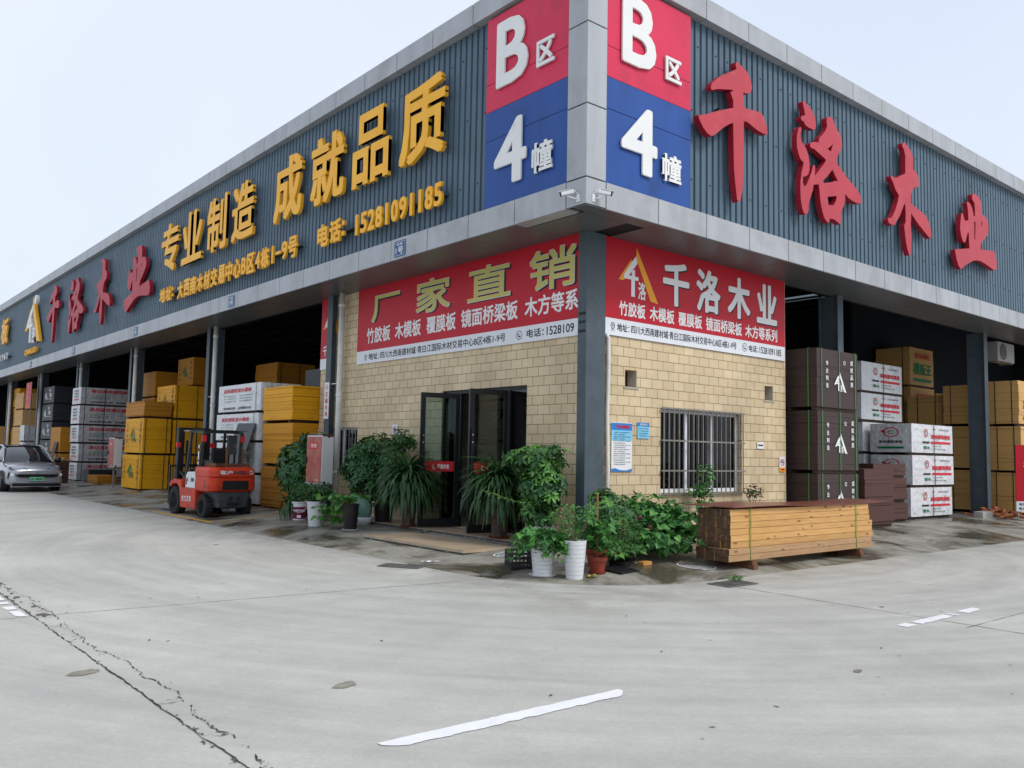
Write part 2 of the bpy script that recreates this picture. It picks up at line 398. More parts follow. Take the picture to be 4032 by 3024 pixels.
def timber_mat(name, c, c2, knots=True):
    m, nt, b = nodes_of(name)
    N, L = nt.nodes, nt.links
    tc = N.new('ShaderNodeTexCoord')
    mp = N.new('ShaderNodeMapping'); mp.inputs['Scale'].default_value = (0.9, 9, 9)
    L.new(tc.outputs['Object'], mp.inputs['Vector'])
    oi = N.new('ShaderNodeObjectInfo')
    ad = N.new('ShaderNodeVectorMath'); ad.operation = 'ADD'
    L.new(mp.outputs[0], ad.inputs[0])
    cbn = N.new('ShaderNodeCombineXYZ')
    mm = N.new('ShaderNodeMath'); mm.operation = 'MULTIPLY'; mm.inputs[1].default_value = 37.0
    L.new(oi.outputs['Random'], mm.inputs[0]); L.new(mm.outputs[0], cbn.inputs['Z'])
    L.new(cbn.outputs[0], ad.inputs[1])
    no = N.new('ShaderNodeTexNoise'); no.inputs['Scale'].default_value = 3; no.inputs['Detail'].default_value = 7; no.inputs['Distortion'].default_value = 0.4
    L.new(ad.outputs[0], no.inputs['Vector'])
    rp = N.new('ShaderNodeValToRGB'); rp.color_ramp.elements[0].position = .3; rp.color_ramp.elements[1].position = .7
    rp.color_ramp.elements[0].color = c3(c); rp.color_ramp.elements[1].color = c3(c2)
    L.new(no.outputs['Fac'], rp.inputs['Fac'])
    col = rp.outputs['Color']
    hs = N.new('ShaderNodeHueSaturation')
    mr = N.new('ShaderNodeMapRange'); mr.inputs['To Min'].default_value = .82; mr.inputs['To Max'].default_value = 1.12
    L.new(oi.outputs['Random'], mr.inputs['Value']); L.new(mr.outputs[0], hs.inputs['Value']); L.new(col, hs.inputs['Color'])
    col = hs.outputs['Color']
    if knots:
        m2 = N.new('ShaderNodeMapping'); m2.inputs['Scale'].default_value = (2.6, 9, 7)
        L.new(tc.outputs['Object'], m2.inputs['Vector'])
        a2 = N.new('ShaderNodeVectorMath'); a2.operation = 'ADD'; L.new(m2.outputs[0], a2.inputs[0]); L.new(cbn.outputs[0], a2.inputs[1])
        vo = N.new('ShaderNodeTexVoronoi'); vo.inputs['Scale'].default_value = 1.2
        L.new(a2.outputs[0], vo.inputs['Vector'])
        kr = N.new('ShaderNodeMapRange'); kr.inputs['From Min'].default_value = 0.13; kr.inputs['From Max'].default_value = 0.20
        kr.inputs['To Min'].default_value = 0.85; kr.inputs['To Max'].default_value = 0.0
        L.new(vo.outputs['Distance'], kr.inputs['Value'])
        mx = N.new('ShaderNodeMix'); mx.data_type = 'RGBA'; L.new(kr.outputs[0], mx.inputs[0]); L.new(col, mx.inputs[6]); mx.inputs[7].default_value = (0.20, 0.08, 0.03, 1)
        col = mx.outputs[2]
    L.new(col, b.inputs['Base Color']); b.inputs['Roughness'].default_value = .65
    return m
timber_mat('timber_fresh', (0.53, 0.27, 0.08), (0.63, 0.365, 0.13))
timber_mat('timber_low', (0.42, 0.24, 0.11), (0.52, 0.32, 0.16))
timber_mat('timber_end', (0.03, 0.016, 0.008), (0.13, 0.06, 0.022), False)

# ---------------------------------------------------------------- geometry helpers
BASE = {}          # world position of every thing's base, for building its parts in world coordinates

class Fr:
    """a flat frame: origin, right, up, outward"""
    def __init__(s, o, r, u):
        s.o, s.r, s.u = Vector(o), Vector(r).normalized(), Vector(u).normalized()
        s.n = s.r.cross(s.u)
    def p(s, a, b, c=0.0):
        return s.o + s.r*a + s.u*b + s.n*c
    def at(s, a, b, c=0.0):
        f = Fr(s.o, s.r, s.u); f.o = s.p(a, b, c); return f
def FL(x, y, z): return Fr((x, y, z), (0, -1, 0), (0, 0, 1))     # a face that looks towards -X
def FR(x, y, z): return Fr((x, y, z), (1, 0, 0), (0, 0, 1))      # a face that looks towards -Y
def FU(x, y, z, rot=0): return Fr((x, y, z), (cos(rot), sin(rot), 0), (-sin(rot), cos(rot), 0))   # flat on the ground

GLY = {}
_tc = bpy.data.curves.new('lettering_source', 'FONT')
_to = bpy.data.objects.new('lettering_source', _tc)
COL.objects.link(_to)
def glyphs(txt, bold=0.0, solid=False, spacing=1.0, shear=0.0):
    k = (txt, bold, solid, spacing, shear)
    if k not in GLY:
        _tc.body = txt
        _tc.offset = bold
        _tc.extrude = 0.5 if solid else 0.0
        _tc.fill_mode = 'BOTH' if solid else 'FRONT'
        _tc.space_character = spacing
        _tc.shear = shear
        _tc.resolution_u = 3
        _to.update_tag(); _tc.update_tag()
        bpy.context.view_layer.update()
        ev = _to.evaluated_get(bpy.context.evaluated_depsgraph_get())
        me = ev.to_mesh()
        vs = [v.co.copy() for v in me.vertices]
        fs = [tuple(p.vertices) for p in me.polygons]
        ev.to_mesh_clear()
        if not solid:
            me2 = [f for f in fs]
        xs = [v.x for v in vs]; ys = [v.y for v in vs]
        x0, x1, y0, y1 = min(xs), max(xs), min(ys), max(ys)
        vs = [((v.x-x0)/(x1-x0), (v.y-y0)/(y1-y0), v.z) for v in vs]
        GLY[k] = (vs, fs, (x1-x0)/(y1-y0))
    return GLY[k]

class MB:
    def __init__(s):
        s.v, s.f = [], []
    def add(s, vs, fs):
        n = len(s.v)
        s.v += [tuple(v) for v in vs]
        s.f += [tuple(i+n for i in f) for f in fs]
        return s
    def box(s, x0, x1, y0, y1, z0, z1):
        if x0 > x1: x0, x1 = x1, x0
        if y0 > y1: y0, y1 = y1, y0
        if z0 > z1: z0, z1 = z1, z0
        return s.add([(x0,y0,z0),(x1,y0,z0),(x1,y1,z0),(x0,y1,z0),(x0,y0,z1),(x1,y0,z1),(x1,y1,z1),(x0,y1,z1)],
                     [(0,3,2,1),(4,5,6,7),(0,1,5,4),(1,2,6,5),(2,3,7,6),(3,0,4,7)])
    def fbox(s, F, u0, u1, v0, v1, w0, w1):
        P = [F.p(u, v, w) for w in (w0, w1) for (u, v) in ((u0,v0),(u1,v0),(u1,v1),(u0,v1))]
        return s.add(P, [(0,3,2,1),(4,5,6,7),(0,1,5,4),(1,2,6,5),(2,3,7,6),(3,0,4,7)])
    def quad(s, a, b, c, d):
        return s.add([a, b, c, d], [(0, 1, 2, 3)])
    def fquad(s, F, u0, u1, v0, v1, w=0.0):
        return s.add([F.p(u0,v0,w),F.p(u1,v0,w),F.p(u1,v1,w),F.p(u0,v1,w)], [(0,1,2,3)])
    def poly(s, F, pts, w0=0.0, w1=None):
        n = len(pts)
        area = sum(pts[i][0]*pts[(i+1) % n][1]-pts[(i+1) % n][0]*pts[i][1] for i in range(n))
        if area < 0: pts = pts[::-1]
        if w1 is None:
            return s.add([F.p(a, b, w0) for a, b in pts], [tuple(range(n))])
        P = [F.p(a, b, w0) for a, b in pts]+[F.p(a, b, w1) for a, b in pts]
        return s.add(P, [tuple(range(n, 2*n)), tuple(range(n-1, -1, -1))]+[(i, (i+1) % n, n+(i+1) % n, n+i) for i in range(n)])
    def holed(s, F, loops, w0, w1):
        """front and back from a filled outline with holes, sides from every loop"""
        bm = bmesh.new()
        es = []
        for lp in loops:
            vs = [bm.verts.new((a, b, 0)) for a, b in lp]
            es += [bm.edges.new((vs[i], vs[(i+1) % len(vs)])) for i in range(len(vs))]
        bmesh.ops.triangle_fill(bm, use_beauty=True, use_dissolve=False, edges=es, normal=(0, 0, 1))
        bm.verts.index_update()
        vv = [(v.co.x, v.co.y) for v in bm.verts]
        ff = [tuple(v.index for v in f.verts) for f in bm.faces]
        def ccw(f):
            a = sum(vv[f[i]][0]*vv[f[(i+1) % 3]][1]-vv[f[(i+1) % 3]][0]*vv[f[i]][1] for i in range(3))
            return f if a > 0 else f[::-1]
        ff = [ccw(f) for f in ff]
        bm.free()
        front = MB().add([F.p(a, b, w1) for a, b in vv], ff)
        s.add([F.p(a, b, w0) for a, b in vv], [f[::-1] for f in ff])
        for lp in loops:
            n = len(lp)
            P = [F.p(a, b, w0) for a, b in lp]+[F.p(a, b, w1) for a, b in lp]
            s.add(P, [(i, (i+1) % n, n+(i+1) % n, n+i) for i in range(n)])
        return front
    def tube(s, pts, r, n=8, caps=True):
        pts = [Vector(p) for p in pts]
        rs = r if isinstance(r, (list, tuple)) else [r]*len(pts)
        rings = []
        for i, p in enumerate(pts):
            d = (pts[min(i+1, len(pts)-1)]-pts[max(i-1, 0)]).normalized()
            a = Vector((0, 0, 1)) if abs(d.z) < 0.9 else Vector((1, 0, 0))
            x = d.cross(a).normalized(); y = d.cross(x).normalized()
            rings.append([p+rs[i]*(cos(2*pi*k/n)*x+sin(2*pi*k/n)*y) for k in range(n)])
        V = [v for rg in rings for v in rg]
        Fc = []
        for i in range(len(pts)-1):
            for k in range(n):
                Fc.append((i*n+k, i*n+(k+1) % n, (i+1)*n+(k+1) % n, (i+1)*n+k))
        if caps:
            Fc.append(tuple(range(n-1, -1, -1))); Fc.append(tuple(range((len(pts)-1)*n, len(pts)*n)))
        return s.add(V, Fc)
    def bar(s, a, b, w, h=None):
        """square bar from a to b"""
        h = h or w
        a, b = Vector(a), Vector(b)
        d = (b-a).normalized()
        up = Vector((0, 0, 1)) if abs(d.z) < .95 else Vector((0, 1, 0))
        x = d.cross(up).normalized()*w/2; y = x.cross(d).normalized()*h/2
        P = [a-x-y, a+x-y, a+x+y, a-x+y, b-x-y, b+x-y, b+x+y, b-x+y]
        return s.add(P, [(0,1,2,3),(7,6,5,4),(0,4,5,1),(1,5,6,2),(2,6,7,3),(3,7,4,0)])
    def lathe(s, prof, c=(0,0,0), n=24, axis='z'):
        V, Fc = [], []
        for r, h in prof:
            for k in range(n):
                a = 2*pi*k/n
                if axis == 'z': V.append((c[0]+r*cos(a), c[1]+r*sin(a), c[2]+h))
                elif axis == 'x': V.append((c[0]+h, c[1]+r*cos(a), c[2]+r*sin(a)))
                else: V.append((c[0]+r*sin(a), c[1]+h, c[2]+r*cos(a)))
        for i in range(len(prof)-1):
            for k in range(n):
                Fc.append((i*n+k, i*n+(k+1) % n, (i+1)*n+(k+1) % n, (i+1)*n+k))
        if prof[0][0] > 1e-4: Fc.append(tuple(range(n-1, -1, -1)))
        if prof[-1][0] > 1e-4: Fc.append(tuple(range((len(prof)-1)*n, len(prof)*n)))
        return s.add(V, Fc)
    def text(s, F, txt, u0, u1, v0, v1, w0=0.003, w1=None, bold=0.0, spacing=1.0, shear=0.0):
        vs, fs, asp = glyphs(txt, 0.0, w1 is not None, spacing, shear)
        d = bold*(v1-v0)/.92
        if d == 0: sh = [(0, 0)]
        else:
            k = .78*d
            sh = [(-k, -k), (k, -k), (k, k), (-k, k)]
            if bold >= .03: sh += [(-d, 0), (d, 0), (0, d), (0, -d)]
        u0, u1, v0, v1 = u0+d, u1-d, v0+d, v1-d
        for i, (du, dv) in enumerate(sh):      # heavier weight: the outline laid down a few times, each a hair apart
            if w1 is None:
                s.add([F.p(u0+du+(u1-u0)*a, v0+dv+(v1-v0)*b, w0+.00035*i) for a, b, c in vs], fs)
            else:
                e = .0006*i
                s.add([F.p(u0+du+(u1-u0)*a, v0+dv+(v1-v0)*b, w0+e+(w1-w0-2*e)*(c+0.5)) for a, b, c in vs], fs)
        return s
    def vtext(s, F, txt, uc, size, vtop, pitch, w0=0.003, bold=0.02, wide=1.0):
        for i, ch in enumerate(txt):
            v = vtop-pitch*i
            s.text(F, ch, uc-size*wide/2, uc+size*wide/2, v-size, v, w0, None, bold)
        return s
    def build(s, name, mat, parent=None, world=True, smooth=False, bevel=0.0):
        me = bpy.data.meshes.new(name)
        off = BASE.get(parent.name, Vector()) if (parent and world) else Vector()
        me.from_pydata([(v[0]-off.x, v[1]-off.y, v[2]-off.z) for v in s.v], [], s.f)
        me.validate(clean_customdata=False)
        mats = mat if isinstance(mat, (list, tuple)) else [mat]
        for x in mats: me.materials.append(MATS[x])
        if smooth: me.shade_smooth()
        o = bpy.data.objects.new(name, me)
        COL.objects.link(o)
        if parent is not None:
            o.parent = parent
            BASE[o.name] = off
        if bevel:
            b = o.modifiers.new('bevel', 'BEVEL'); b.width = bevel; b.segments = 2; b.limit_method = 'ANGLE'; b.harden_normals = False
        return o

def thing(name, label, cat, loc=(0, 0, 0), rotz=0.0, group=None):
    o = bpy.data.objects.new(name, None)
    o.empty_display_size = 0.2
    COL.objects.link(o)
    o.location = loc; o.rotation_euler = (0, 0, rotz)
    BASE[o.name] = Vector(loc)
    return tag(o, label, cat, group)
def tag(o, label, cat, group=None):
    o['label'] = label; o['category'] = cat
    if group: o['group'] = group
    return o
def struct(o, label=None):
    o['kind'] = 'structure'
    if label: o['label'] = label
    return o
def copy_tree(o, parent=None):
    c = o.copy(); COL.objects.link(c)
    if parent: c.parent = parent
    for ch in list(o.children):
        copy_tree(ch, c)
    return c

def logo(F, u, v, w, h, z, bars, white, parent, mb_bars=None, mb_white=None, depth=None):
    """the mark used all over the yard: a tall triangle of two bars, a stroke bent like a 4 and a small character"""
    mb1, mb2 = mb_bars or MB(), mb_white or MB()
    def T(p): return [(u+a*w, v+b*h) for a, b in p]
    z1 = None if depth is None else z+depth
    zw = z+.0018; z1w = None if depth is None else z1+.003
    mb1.poly(F, T([(.44, 1), (1.0, .0), (.80, .03), (.43, .80)]), z, z1)
    mb1.poly(F, T([(.31, .76), (.0, .33), (.13, .33), (.315, .60)]), z, z1)
    mb2.poly(F, T([(.43, .84), (.46, .70), (.25, .44), (.32, .44), (.32, .54), (.40, .57), (.40, .44), (.49, .44), (.49, .37), (.40, .37), (.40, .05), (.31, .05), (.31, .37), (.13, .37), (.13, .44), (.33, .72)]), zw, z1w)
    mb2.text(F, '洛', u+.48*w, u+.68*w, v+.02*h, v+.36*h, zw, z1w, 0.02)
    if mb_bars is None: mb1.build('emblem', bars, parent)
    if mb_white is None: mb2.build('emblem', white, parent)

# ---------------------------------------------------------------- ground
D0, D1, ZF = -1.95, 0.9, 0.2            # foot and head of the ramp (distance inside the building line) and floor level
def gd(x, y):
    return min(x, y)
def gz(x, y):
    d = gd(x, y)
    if x < D1+2.6 and y < D1+2.6:       # rounded corner
        for k in range(60):
            dd = D1-k*0.06
            r = (D1-dd)*0.9
            cx = dd+r
            if x < cx and y < cx:
                if math.hypot(x-cx, y-cx) <= r: d = dd; break
            elif min(x, y) >= dd: d = dd; break
    return ZF*min(1, max(0, (d-D0)/(D1-D0)))

mb = MB()
N = 40
def gs(i): 
    t = (i/N)*2-1
    return 200*abs(t)**2.2*(1 if t > 0 else -1)
for j in range(N+1):
    for i in range(N+1):
        mb.v.append((gs(i)-5, gs(j)-2, 0))
for j in range(N):
    for i in range(N):
        a = j*(N+1)+i
        mb.f.append((a, a+1, a+N+2, a+N+1))
struct(mb.build('road', 'road_concrete'))

def loop_at(d):
    r = max(0.0, (D1-d)*0.9)
    pts = [(d, 76.0), (d, 40), (d, 20), (d, 10), (d, 5)]
    n = 10
    for k in range(n+1):
        a = pi+0.5*pi*k/n
        pts.append((d+r+r*cos(a), d+r+r*sin(a)))
    pts += [(5, d), (10, d), (20, d), (33.0, d)]
    return pts
mb = MB()
ds = [D0-0.05, D0, -1.2, -0.5, 0.2, 0.9]
for d in ds:
    z = -0.02 if d < D0 else 0.004+(ZF-0.004)*(d-D0)/(D1-D0)
    mb.v += [(x, y, z) for x, y in loop_at(d)]
n = len(loop_at(0))
for i in range(len(ds)-1):
    for k in range(n-1):
        mb.f.append((i*n+k, i*n+k+1, (i+1)*n+k+1, (i+1)*n+k))
struct(mb.build('apron_pavement', 'apron_concrete'))
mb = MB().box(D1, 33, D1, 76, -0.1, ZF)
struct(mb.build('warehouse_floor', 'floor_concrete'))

# joints, cracks and paint
def ribbon(mb, pts, w, z=None, jag=0.0, seed=1):
    rr = random.Random(seed)
    L_, R_ = [], []
    for i, (x, y) in enumerate(pts):
        a = Vector(pts[max(0, i-1)]); b = Vector(pts[min(len(pts)-1, i+1)])
        d = (b-a).normalized(); nn = Vector((-d.y, d.x))
        w1 = w/2+rr.uniform(-jag, jag); w2 = w/2+rr.uniform(-jag, jag)
        p, q = Vector((x, y))+nn*w1, Vector((x, y))-nn*w2
        L_.append(p); R_.append(q)
    V = []
    for p, q in zip(L_, R_):
        for c in (p, q):
            V.append((c.x, c.y, (gz(c.x, c.y) if z is None else z)+0.005))
    mb.add(V, [(2*i, 2*i+1, 2*i+3, 2*i+2) for i in range(len(pts)-1)])
def wob(p, q, n, amp, seed):
    rr = random.Random(seed)
    p, q = Vector(p), Vector(q)
    d = (q-p).normalized(); nn = Vector((-d.y, d.x))
    off = 0; out = []
    for i in range(n+1):
        off = off*0.6+rr.uniform(-amp, amp)
        out.append(tuple(p+(q-p)*i/n+nn*off))
    return out
mb = MB()
ribbon(mb, wob((-7.4, 40), (-7.38, -12), 900, 0.007, 3), 0.009, 0, 0.006, 4)
# broken strip beside the joint: a wandering second crack, cells and chips between the two
rr = random.Random(11)
side = []
y = 6.5
while y > -8:
    side.append((-7.235+0.035*math.sin(y*1.7)+0.025*math.sin(y*5.3)+0.012*math.sin(y*17)+rr.uniform(-.012, .012), y)); y -= rr.uniform(.015, .04)
i = 0
while i < len(side)-3:
    k = rr.randint(6, 30)
    ribbon(mb, side[i:i+k+1], 0.006, 0, 0.0055, i)
    i += k+rr.choice([0, 1, 2, 4, 8, 12])
for p in side[::3]:
    dens = .07+.28*max(0, math.sin(p[1]*1.3+1.0))
    if rr.random() < dens:
        q = (-7.385+rr.uniform(0, .03), p[1]+rr.uniform(-.10, .10))
        pts = [p]
        for f in (.25, .5, .75): pts.append((p[0]+(q[0]-p[0])*f+rr.uniform(-.02, .02), p[1]+(q[1]-p[1])*f+rr.uniform(-.035, .035)))
        pts.append(q)
        ribbon(mb, pts if rr.random() < .5 else pts[:rr.randint(2, 4)], 0.005, 0, 0.004, int(p[1]*1000))
chips = MB()
for _ in range(420):
    yy = rr.uniform(-8, 6)
    if rr.random() > .25+.75*max(0, math.sin(yy*1.3+1.0)): continue
    xx = rr.choice([-7.385+rr.gauss(0, .012), -7.235+0.035*math.sin(yy*1.7)+rr.gauss(0, .02)]); s_ = rr.uniform(.005, .017)
    pts = [(xx+s_*cos(a+rr.uniform(-.4, .4))*rr.uniform(.4, 1.1), yy+1.5*s_*sin(a)*rr.uniform(.4, 1.1)) for a in [2*pi*k/6 for k in range(6)]]
    chips.poly(FU(0, 0, 0.0065+.0004*rr.random()), pts)
for _ in range(26):
    yy = rr.uniform(.2, 3.0); s_ = rr.uniform(.02, .05); xx = -7.34+rr.uniform(-.05, .09)
    pts = [(xx+s_*cos(a)*rr.uniform(.4, 1.1), yy+1.6*s_*sin(a)*rr.uniform(.4, 1.1)) for a in [2*pi*k/9 for k in range(9)]]
    chips.poly(FU(0, 0, 0.0055+.0008*rr.random()), pts)
struct(chips.build('crack_crumbs', 'crack_soil'))
# faint tread prints and dried stains
mb2 = MB()
for (cx, cy, R0, a0, a1, w, n) in ((4, 2, 15.5, 206, 211, .17, 40),):
    for k in range(n):
        a = radians(a0+(a1-a0)*k/n); c = Vector((cx+R0*cos(a), cy+R0*sin(a)))
        if gd(c.x, c.y) > -2.1: continue
        t_ = Vector((-sin(a), cos(a))); n_ = Vector((cos(a), sin(a)))
        P = [c-n_*w/2-t_*.004, c+n_*w/2+t_*.03-t_*.004, c+n_*w/2+t_*.03+t_*.004, c-n_*w/2+t_*.004]
        mb2.add([(p.x, p.y, .0042) for p in P], [(0, 1, 2, 3)])
struct(mb2.build('tyre_tread_print', 'tyre_print'))
mb2 = MB()
rr = random.Random(17)
for (x, y, a, r) in ((-6.15, -3.75, .4, .09), (-7.55, -2.3, .3, .1), (-8.3, -2.2, .3, .11), (-2.6, -5.8, .2, .05), (.6, -4.4, .5, .04), (3.5, -6.5, .4, .05), (-3.4, 5.8, .9, .06)):
    pts = [(r*1.25*cos(q)*(.75+.4*rr.random()), r*.75*sin(q)*(.7+.5*rr.random())) for q in [2*pi*k/16 for k in range(16)]]
    mb2.poly(FU(x, y, .0046, a), pts)
struct(mb2.build('oil_stain', 'oil_stain'))
struct(mb.build('pavement_crack', 'crack_dark'))
mb = MB()
ribbon(mb, wob((-7.4, .3), (-1.5, -.16), 60, .003, 5), 0.009, 0, .002)
ribbon(mb, wob((-7.4, .3), (-14, .8), 40, .003, 6), 0.009, 0, .002)
ribbon(mb, wob((.42, -2.5), (0.02, -12), 60, .006, 7), 0.012, 0, .004)
ribbon(mb, wob((-1.9, 9.0), (-7.4, 9.3), 40, .004, 8), 0.01, 0, .002)
ribbon(mb, wob((10.5, -2.6), (10.3, -12), 40, .004, 9), 0.01, 0, .002)
ribbon(mb, wob((9, -5.6), (.1, -5.55), 60, .004, 10), 0.006, 0, .002)
for (p, q, s_) in (((-1.2, 1.2), (0.9, 1.25), 1), ((-1.5, 7.3), (.5, 7.3), 2), ((2.7, -1.5), (2.7, .9), 3), ((8.2, -1.7), (8.2, .9), 4), ((.1, -1.15), (.9, .9), 6), ((14, -1.8), (14, .9), 5)):
    ribbon(mb, wob(p, q, 24, .004, s_), 0.012, None, .003)
struct(mb.build('pavement_joint', 'crack_dark'))

def worn_line(p, q, w, seed, broken=0.0):
    """a worn painted stroke: one clean edge, one eaten edge; broken > 0 leaves gaps"""
    rr = random.Random(seed)
    mb = MB()
    p, q = Vector(p), Vector(q)
    d = (q-p).normalized(); nn = Vector((-d.y, d.x))
    n = int((q-p).length/0.035)
    lo = 0; V = []; runs = []
    cur = []
    gap = 0
    for i in range(n+1):
        lo = lo*.4+rr.uniform(-.13, .12)*w
        e = w*(0.85 if broken else 1)+max(-.6*w, min(.35*w, lo))*0.55
        t = min(i, n-i)/4.0
        e *= min(1, .35+t)
        if gap > 0: gap -= 1
        elif rr.random() < broken: gap = rr.randint(1, 5)
        if gap:
            if len(cur) > 1: runs.append(cur)
            cur = []
            continue
        c = p+(q-p)*i/n
        cur.append((c+nn*rr.uniform(-.004, .004), c-nn*e))
    if len(cur) > 1: runs.append(cur)
    for r in runs:
        V = []
        for a, b in r:
            for c in (a, b): V.append((c.x, c.y, 0.005))
        mb.add(V, [(2*i, 2*i+1, 2*i+3, 2*i+2) for i in range(len(r)-1)])
    return mb
struct(worn_line((-6.62, -4.98), (-4.6, -5.02), .135, 3).build('road_marking', 'paint_white'))
struct(worn_line((-.5, -5.05), (1.5, -5.06), .15, 8, .09).build('road_marking', 'paint_white'))
struct(worn_line((-7.43, 2.5), (-7.43, .32), .12, 9, .1).build('road_marking', 'paint_white'))
struct(worn_line((-12, -5.0), (-10, -5.0), .135, 12).build('road_marking', 'paint_white'))
struct(worn_line((5, -5.05), (7, -5.05), .135, 13, .1).build('road_marking', 'paint_white'))
mb = MB()
ribbon(mb, [(-1.76, 14.5-.3*i) for i in range(15)], .1, None, .012, 3)
ribbon(mb, [(-1.72+.3*i, 10.22+.05*i) for i in range(9)], .1, None, .012, 4)
ribbon(mb, [(.55, 10.6+.3*i) for i in range(12)], .09, None, .012, 6)
struct(mb.build('bay_marking', 'paint_yellow'))

# ---------------------------------------------------------------- the warehouse
XB, YB = 33.0, 76.0
ZS, ZFT, ZI, ZT = 5.68, 6.12, 9.79, 10.2
bld = thing('warehouse', 'long open-bay warehouse clad in blue grey ribbed sheet with a pale metal parapet', 'warehouse', (0, 0, 0))
seam = MB()
def band(z0, z1, depth, name):
    mb = MB()
    st = 1.33
    g = 0.009
    # corner pilaster width .46, then panels
    edges = [0.46, 1.75]
    while edges[-1] < YB: edges.append(edges[-1]+st)
    for side in (0, 1):
        lim = YB if side == 0 else XB
        e = [x for x in edges if x < lim]+[lim]
        for a, b in zip(e[:-1], e[1:]):
            if side == 0: mb.box(0, depth, a+g, b-g, z0, z1)
            else: mb.box(a+g, b-g, 0, depth, z0, z1)
    return mb
band(ZI, ZT, .45, 'parapet').build('parapet', 'alu_panel', bld, bevel=.004)
band(ZS, ZFT, .30, 'fascia').build('fascia', 'alu_panel', bld, bevel=.004)
# black joint backing right behind the panels
seam.box(.03, .42, .5, YB, ZI+.01, ZT-.01); seam.box(.5, XB, .03, .42, ZI+.01, ZT-.01)
seam.box(.03, .27, .5, YB, ZS+.01, ZFT-.01); seam.box(.5, XB, .03, .27, ZS+.01, ZFT-.01)
seam.box(.03, .42, .03, .42, ZS+.01, ZT-.01)
seam.build('joint_backing', 'seam_black', bld)
# corner pilaster: pieces with joints
mb = MB()
zs = [ZS, 6.125, 7.33, 8.69, ZT]
for a, b in zip(zs[:-1], zs[1:]):
    mb.box(0, .45, 0, .45, a+.011, b-.011)
mb.build('corner_pilaster', 'alu_panel', bld, bevel=.006)
# soffit panels
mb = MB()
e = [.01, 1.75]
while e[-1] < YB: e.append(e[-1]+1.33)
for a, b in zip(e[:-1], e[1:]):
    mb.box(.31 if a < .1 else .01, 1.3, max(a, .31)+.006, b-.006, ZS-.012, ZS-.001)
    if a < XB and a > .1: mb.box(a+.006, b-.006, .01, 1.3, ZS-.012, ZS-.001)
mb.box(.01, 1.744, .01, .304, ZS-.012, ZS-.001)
mb.build('soffit', 'alu_soffit_shaded', bld)
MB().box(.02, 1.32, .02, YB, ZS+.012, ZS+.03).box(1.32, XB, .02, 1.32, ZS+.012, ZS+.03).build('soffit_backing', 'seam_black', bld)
# ribbed cladding, real ribs
def cladding(length, side):
    mb = MB()
    pitch = .182
    x = 2.74
    F = (lambda u, w, z: (w, u, z)) if side == 0 else (lambda u, w, z: (u, w, z))
    prof = []
    while x < length:
        prof += [(x, .225), (x+.034, .225), (x+.048, .168), (x+.168, .168)]
        x += pitch
    n = len(prof)
    for u, w in prof: mb.v.append(F(u, w, ZFT-.03))
    for u, w in prof: mb.v.append(F(u, w, ZI+.03))
    for i in range(n-1):
        f = (i, i+1, n+i+1, n+i)
        mb.f.append(f if side else f[::-1])
    return mb
cladding(YB, 0).build('wall_cladding', 'cladding', bld)
cladding(XB, 1).build('wall_cladding', 'cladding', bld)
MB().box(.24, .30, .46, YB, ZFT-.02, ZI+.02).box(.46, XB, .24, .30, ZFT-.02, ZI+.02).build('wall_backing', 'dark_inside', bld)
# screws on the sheet (small dark heads)
mb = MB()
rr = random.Random(5)
for side in (0, 1):
    for z in (6.75, 8.05, 9.3):
        for k in range(30 if side else 60):
            u = 2.74+.182*(3*k+rr.randint(0, 1))+.11
            if u > 32: continue
            (mb.box(.157, .17, u-.012, u+.012, z-.012, z+.012) if side == 0 else mb.box(u-.012, u+.012, .157, .17, z-.012, z+.012))
mb.build('sheet_screws', 'seam_black', bld)
# flat roof with strips of translucent sheet, trusses and purlins under it
mb = MB()
strips = [(16, 17.2), (20, 21.2), (24, 25.2), (28, 29.2)]
xs = [.45]
for a, b in strips: xs += [a, b]
xs += [XB]
for i in range(0, len(xs), 2): mb.box(xs[i], xs[i+1], .45, YB, 9.72, 9.78)
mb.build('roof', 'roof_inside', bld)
mb = MB()
cov = MB()
for a, b in strips:
    mb.box(a, b, 4, 26, 9.74, 9.76)
    cov.box(a, b, .45, 4, 9.735, 9.765).box(a, b, 26, YB, 9.735, 9.765)
skm, _nt, _b = nodes_of('roof_sheet_clear')
_t = _nt.nodes.new('ShaderNodeBsdfTranslucent'); _t.inputs['Color'].default_value = (.30, .34, .36, 1)
_nt.links.new(_t.outputs[0], _nt.nodes['Material Output'].inputs['Surface'])
mb.build('skylight', 'roof_sheet_clear', bld); cov.build('roof_strip', 'roof_inside', bld)
for k in range(9):
    y = 1.35+8.35*k
    mb = MB()
    mb.bar((.5, y, 9.55), (XB-.1, y, 9.55), .10); mb.bar((.5, y, 8.75), (XB-.1, y, 8.75), .10)
    x = .6; up = True
    while x < XB-1.2:
        mb.bar((x, y, 8.75 if up else 9.55), (x+1.1, y, 9.55 if up else 8.75), .06); up = not up; x += 1.1
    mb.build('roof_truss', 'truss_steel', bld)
for k in range(20):
    x = 1.2+1.6*k
    MB().box(x-.03, x+.03, .5, YB-.2, 9.6, 9.71).build('purlin', 'truss_steel', bld)
# closed rear sides
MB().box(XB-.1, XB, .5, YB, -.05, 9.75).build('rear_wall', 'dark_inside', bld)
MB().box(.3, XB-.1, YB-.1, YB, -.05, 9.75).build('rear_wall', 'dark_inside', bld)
MB().box(18.7, XB-.15, 5.6, 5.72, .2, 9.7).build('partition', 'dark_inside', bld)
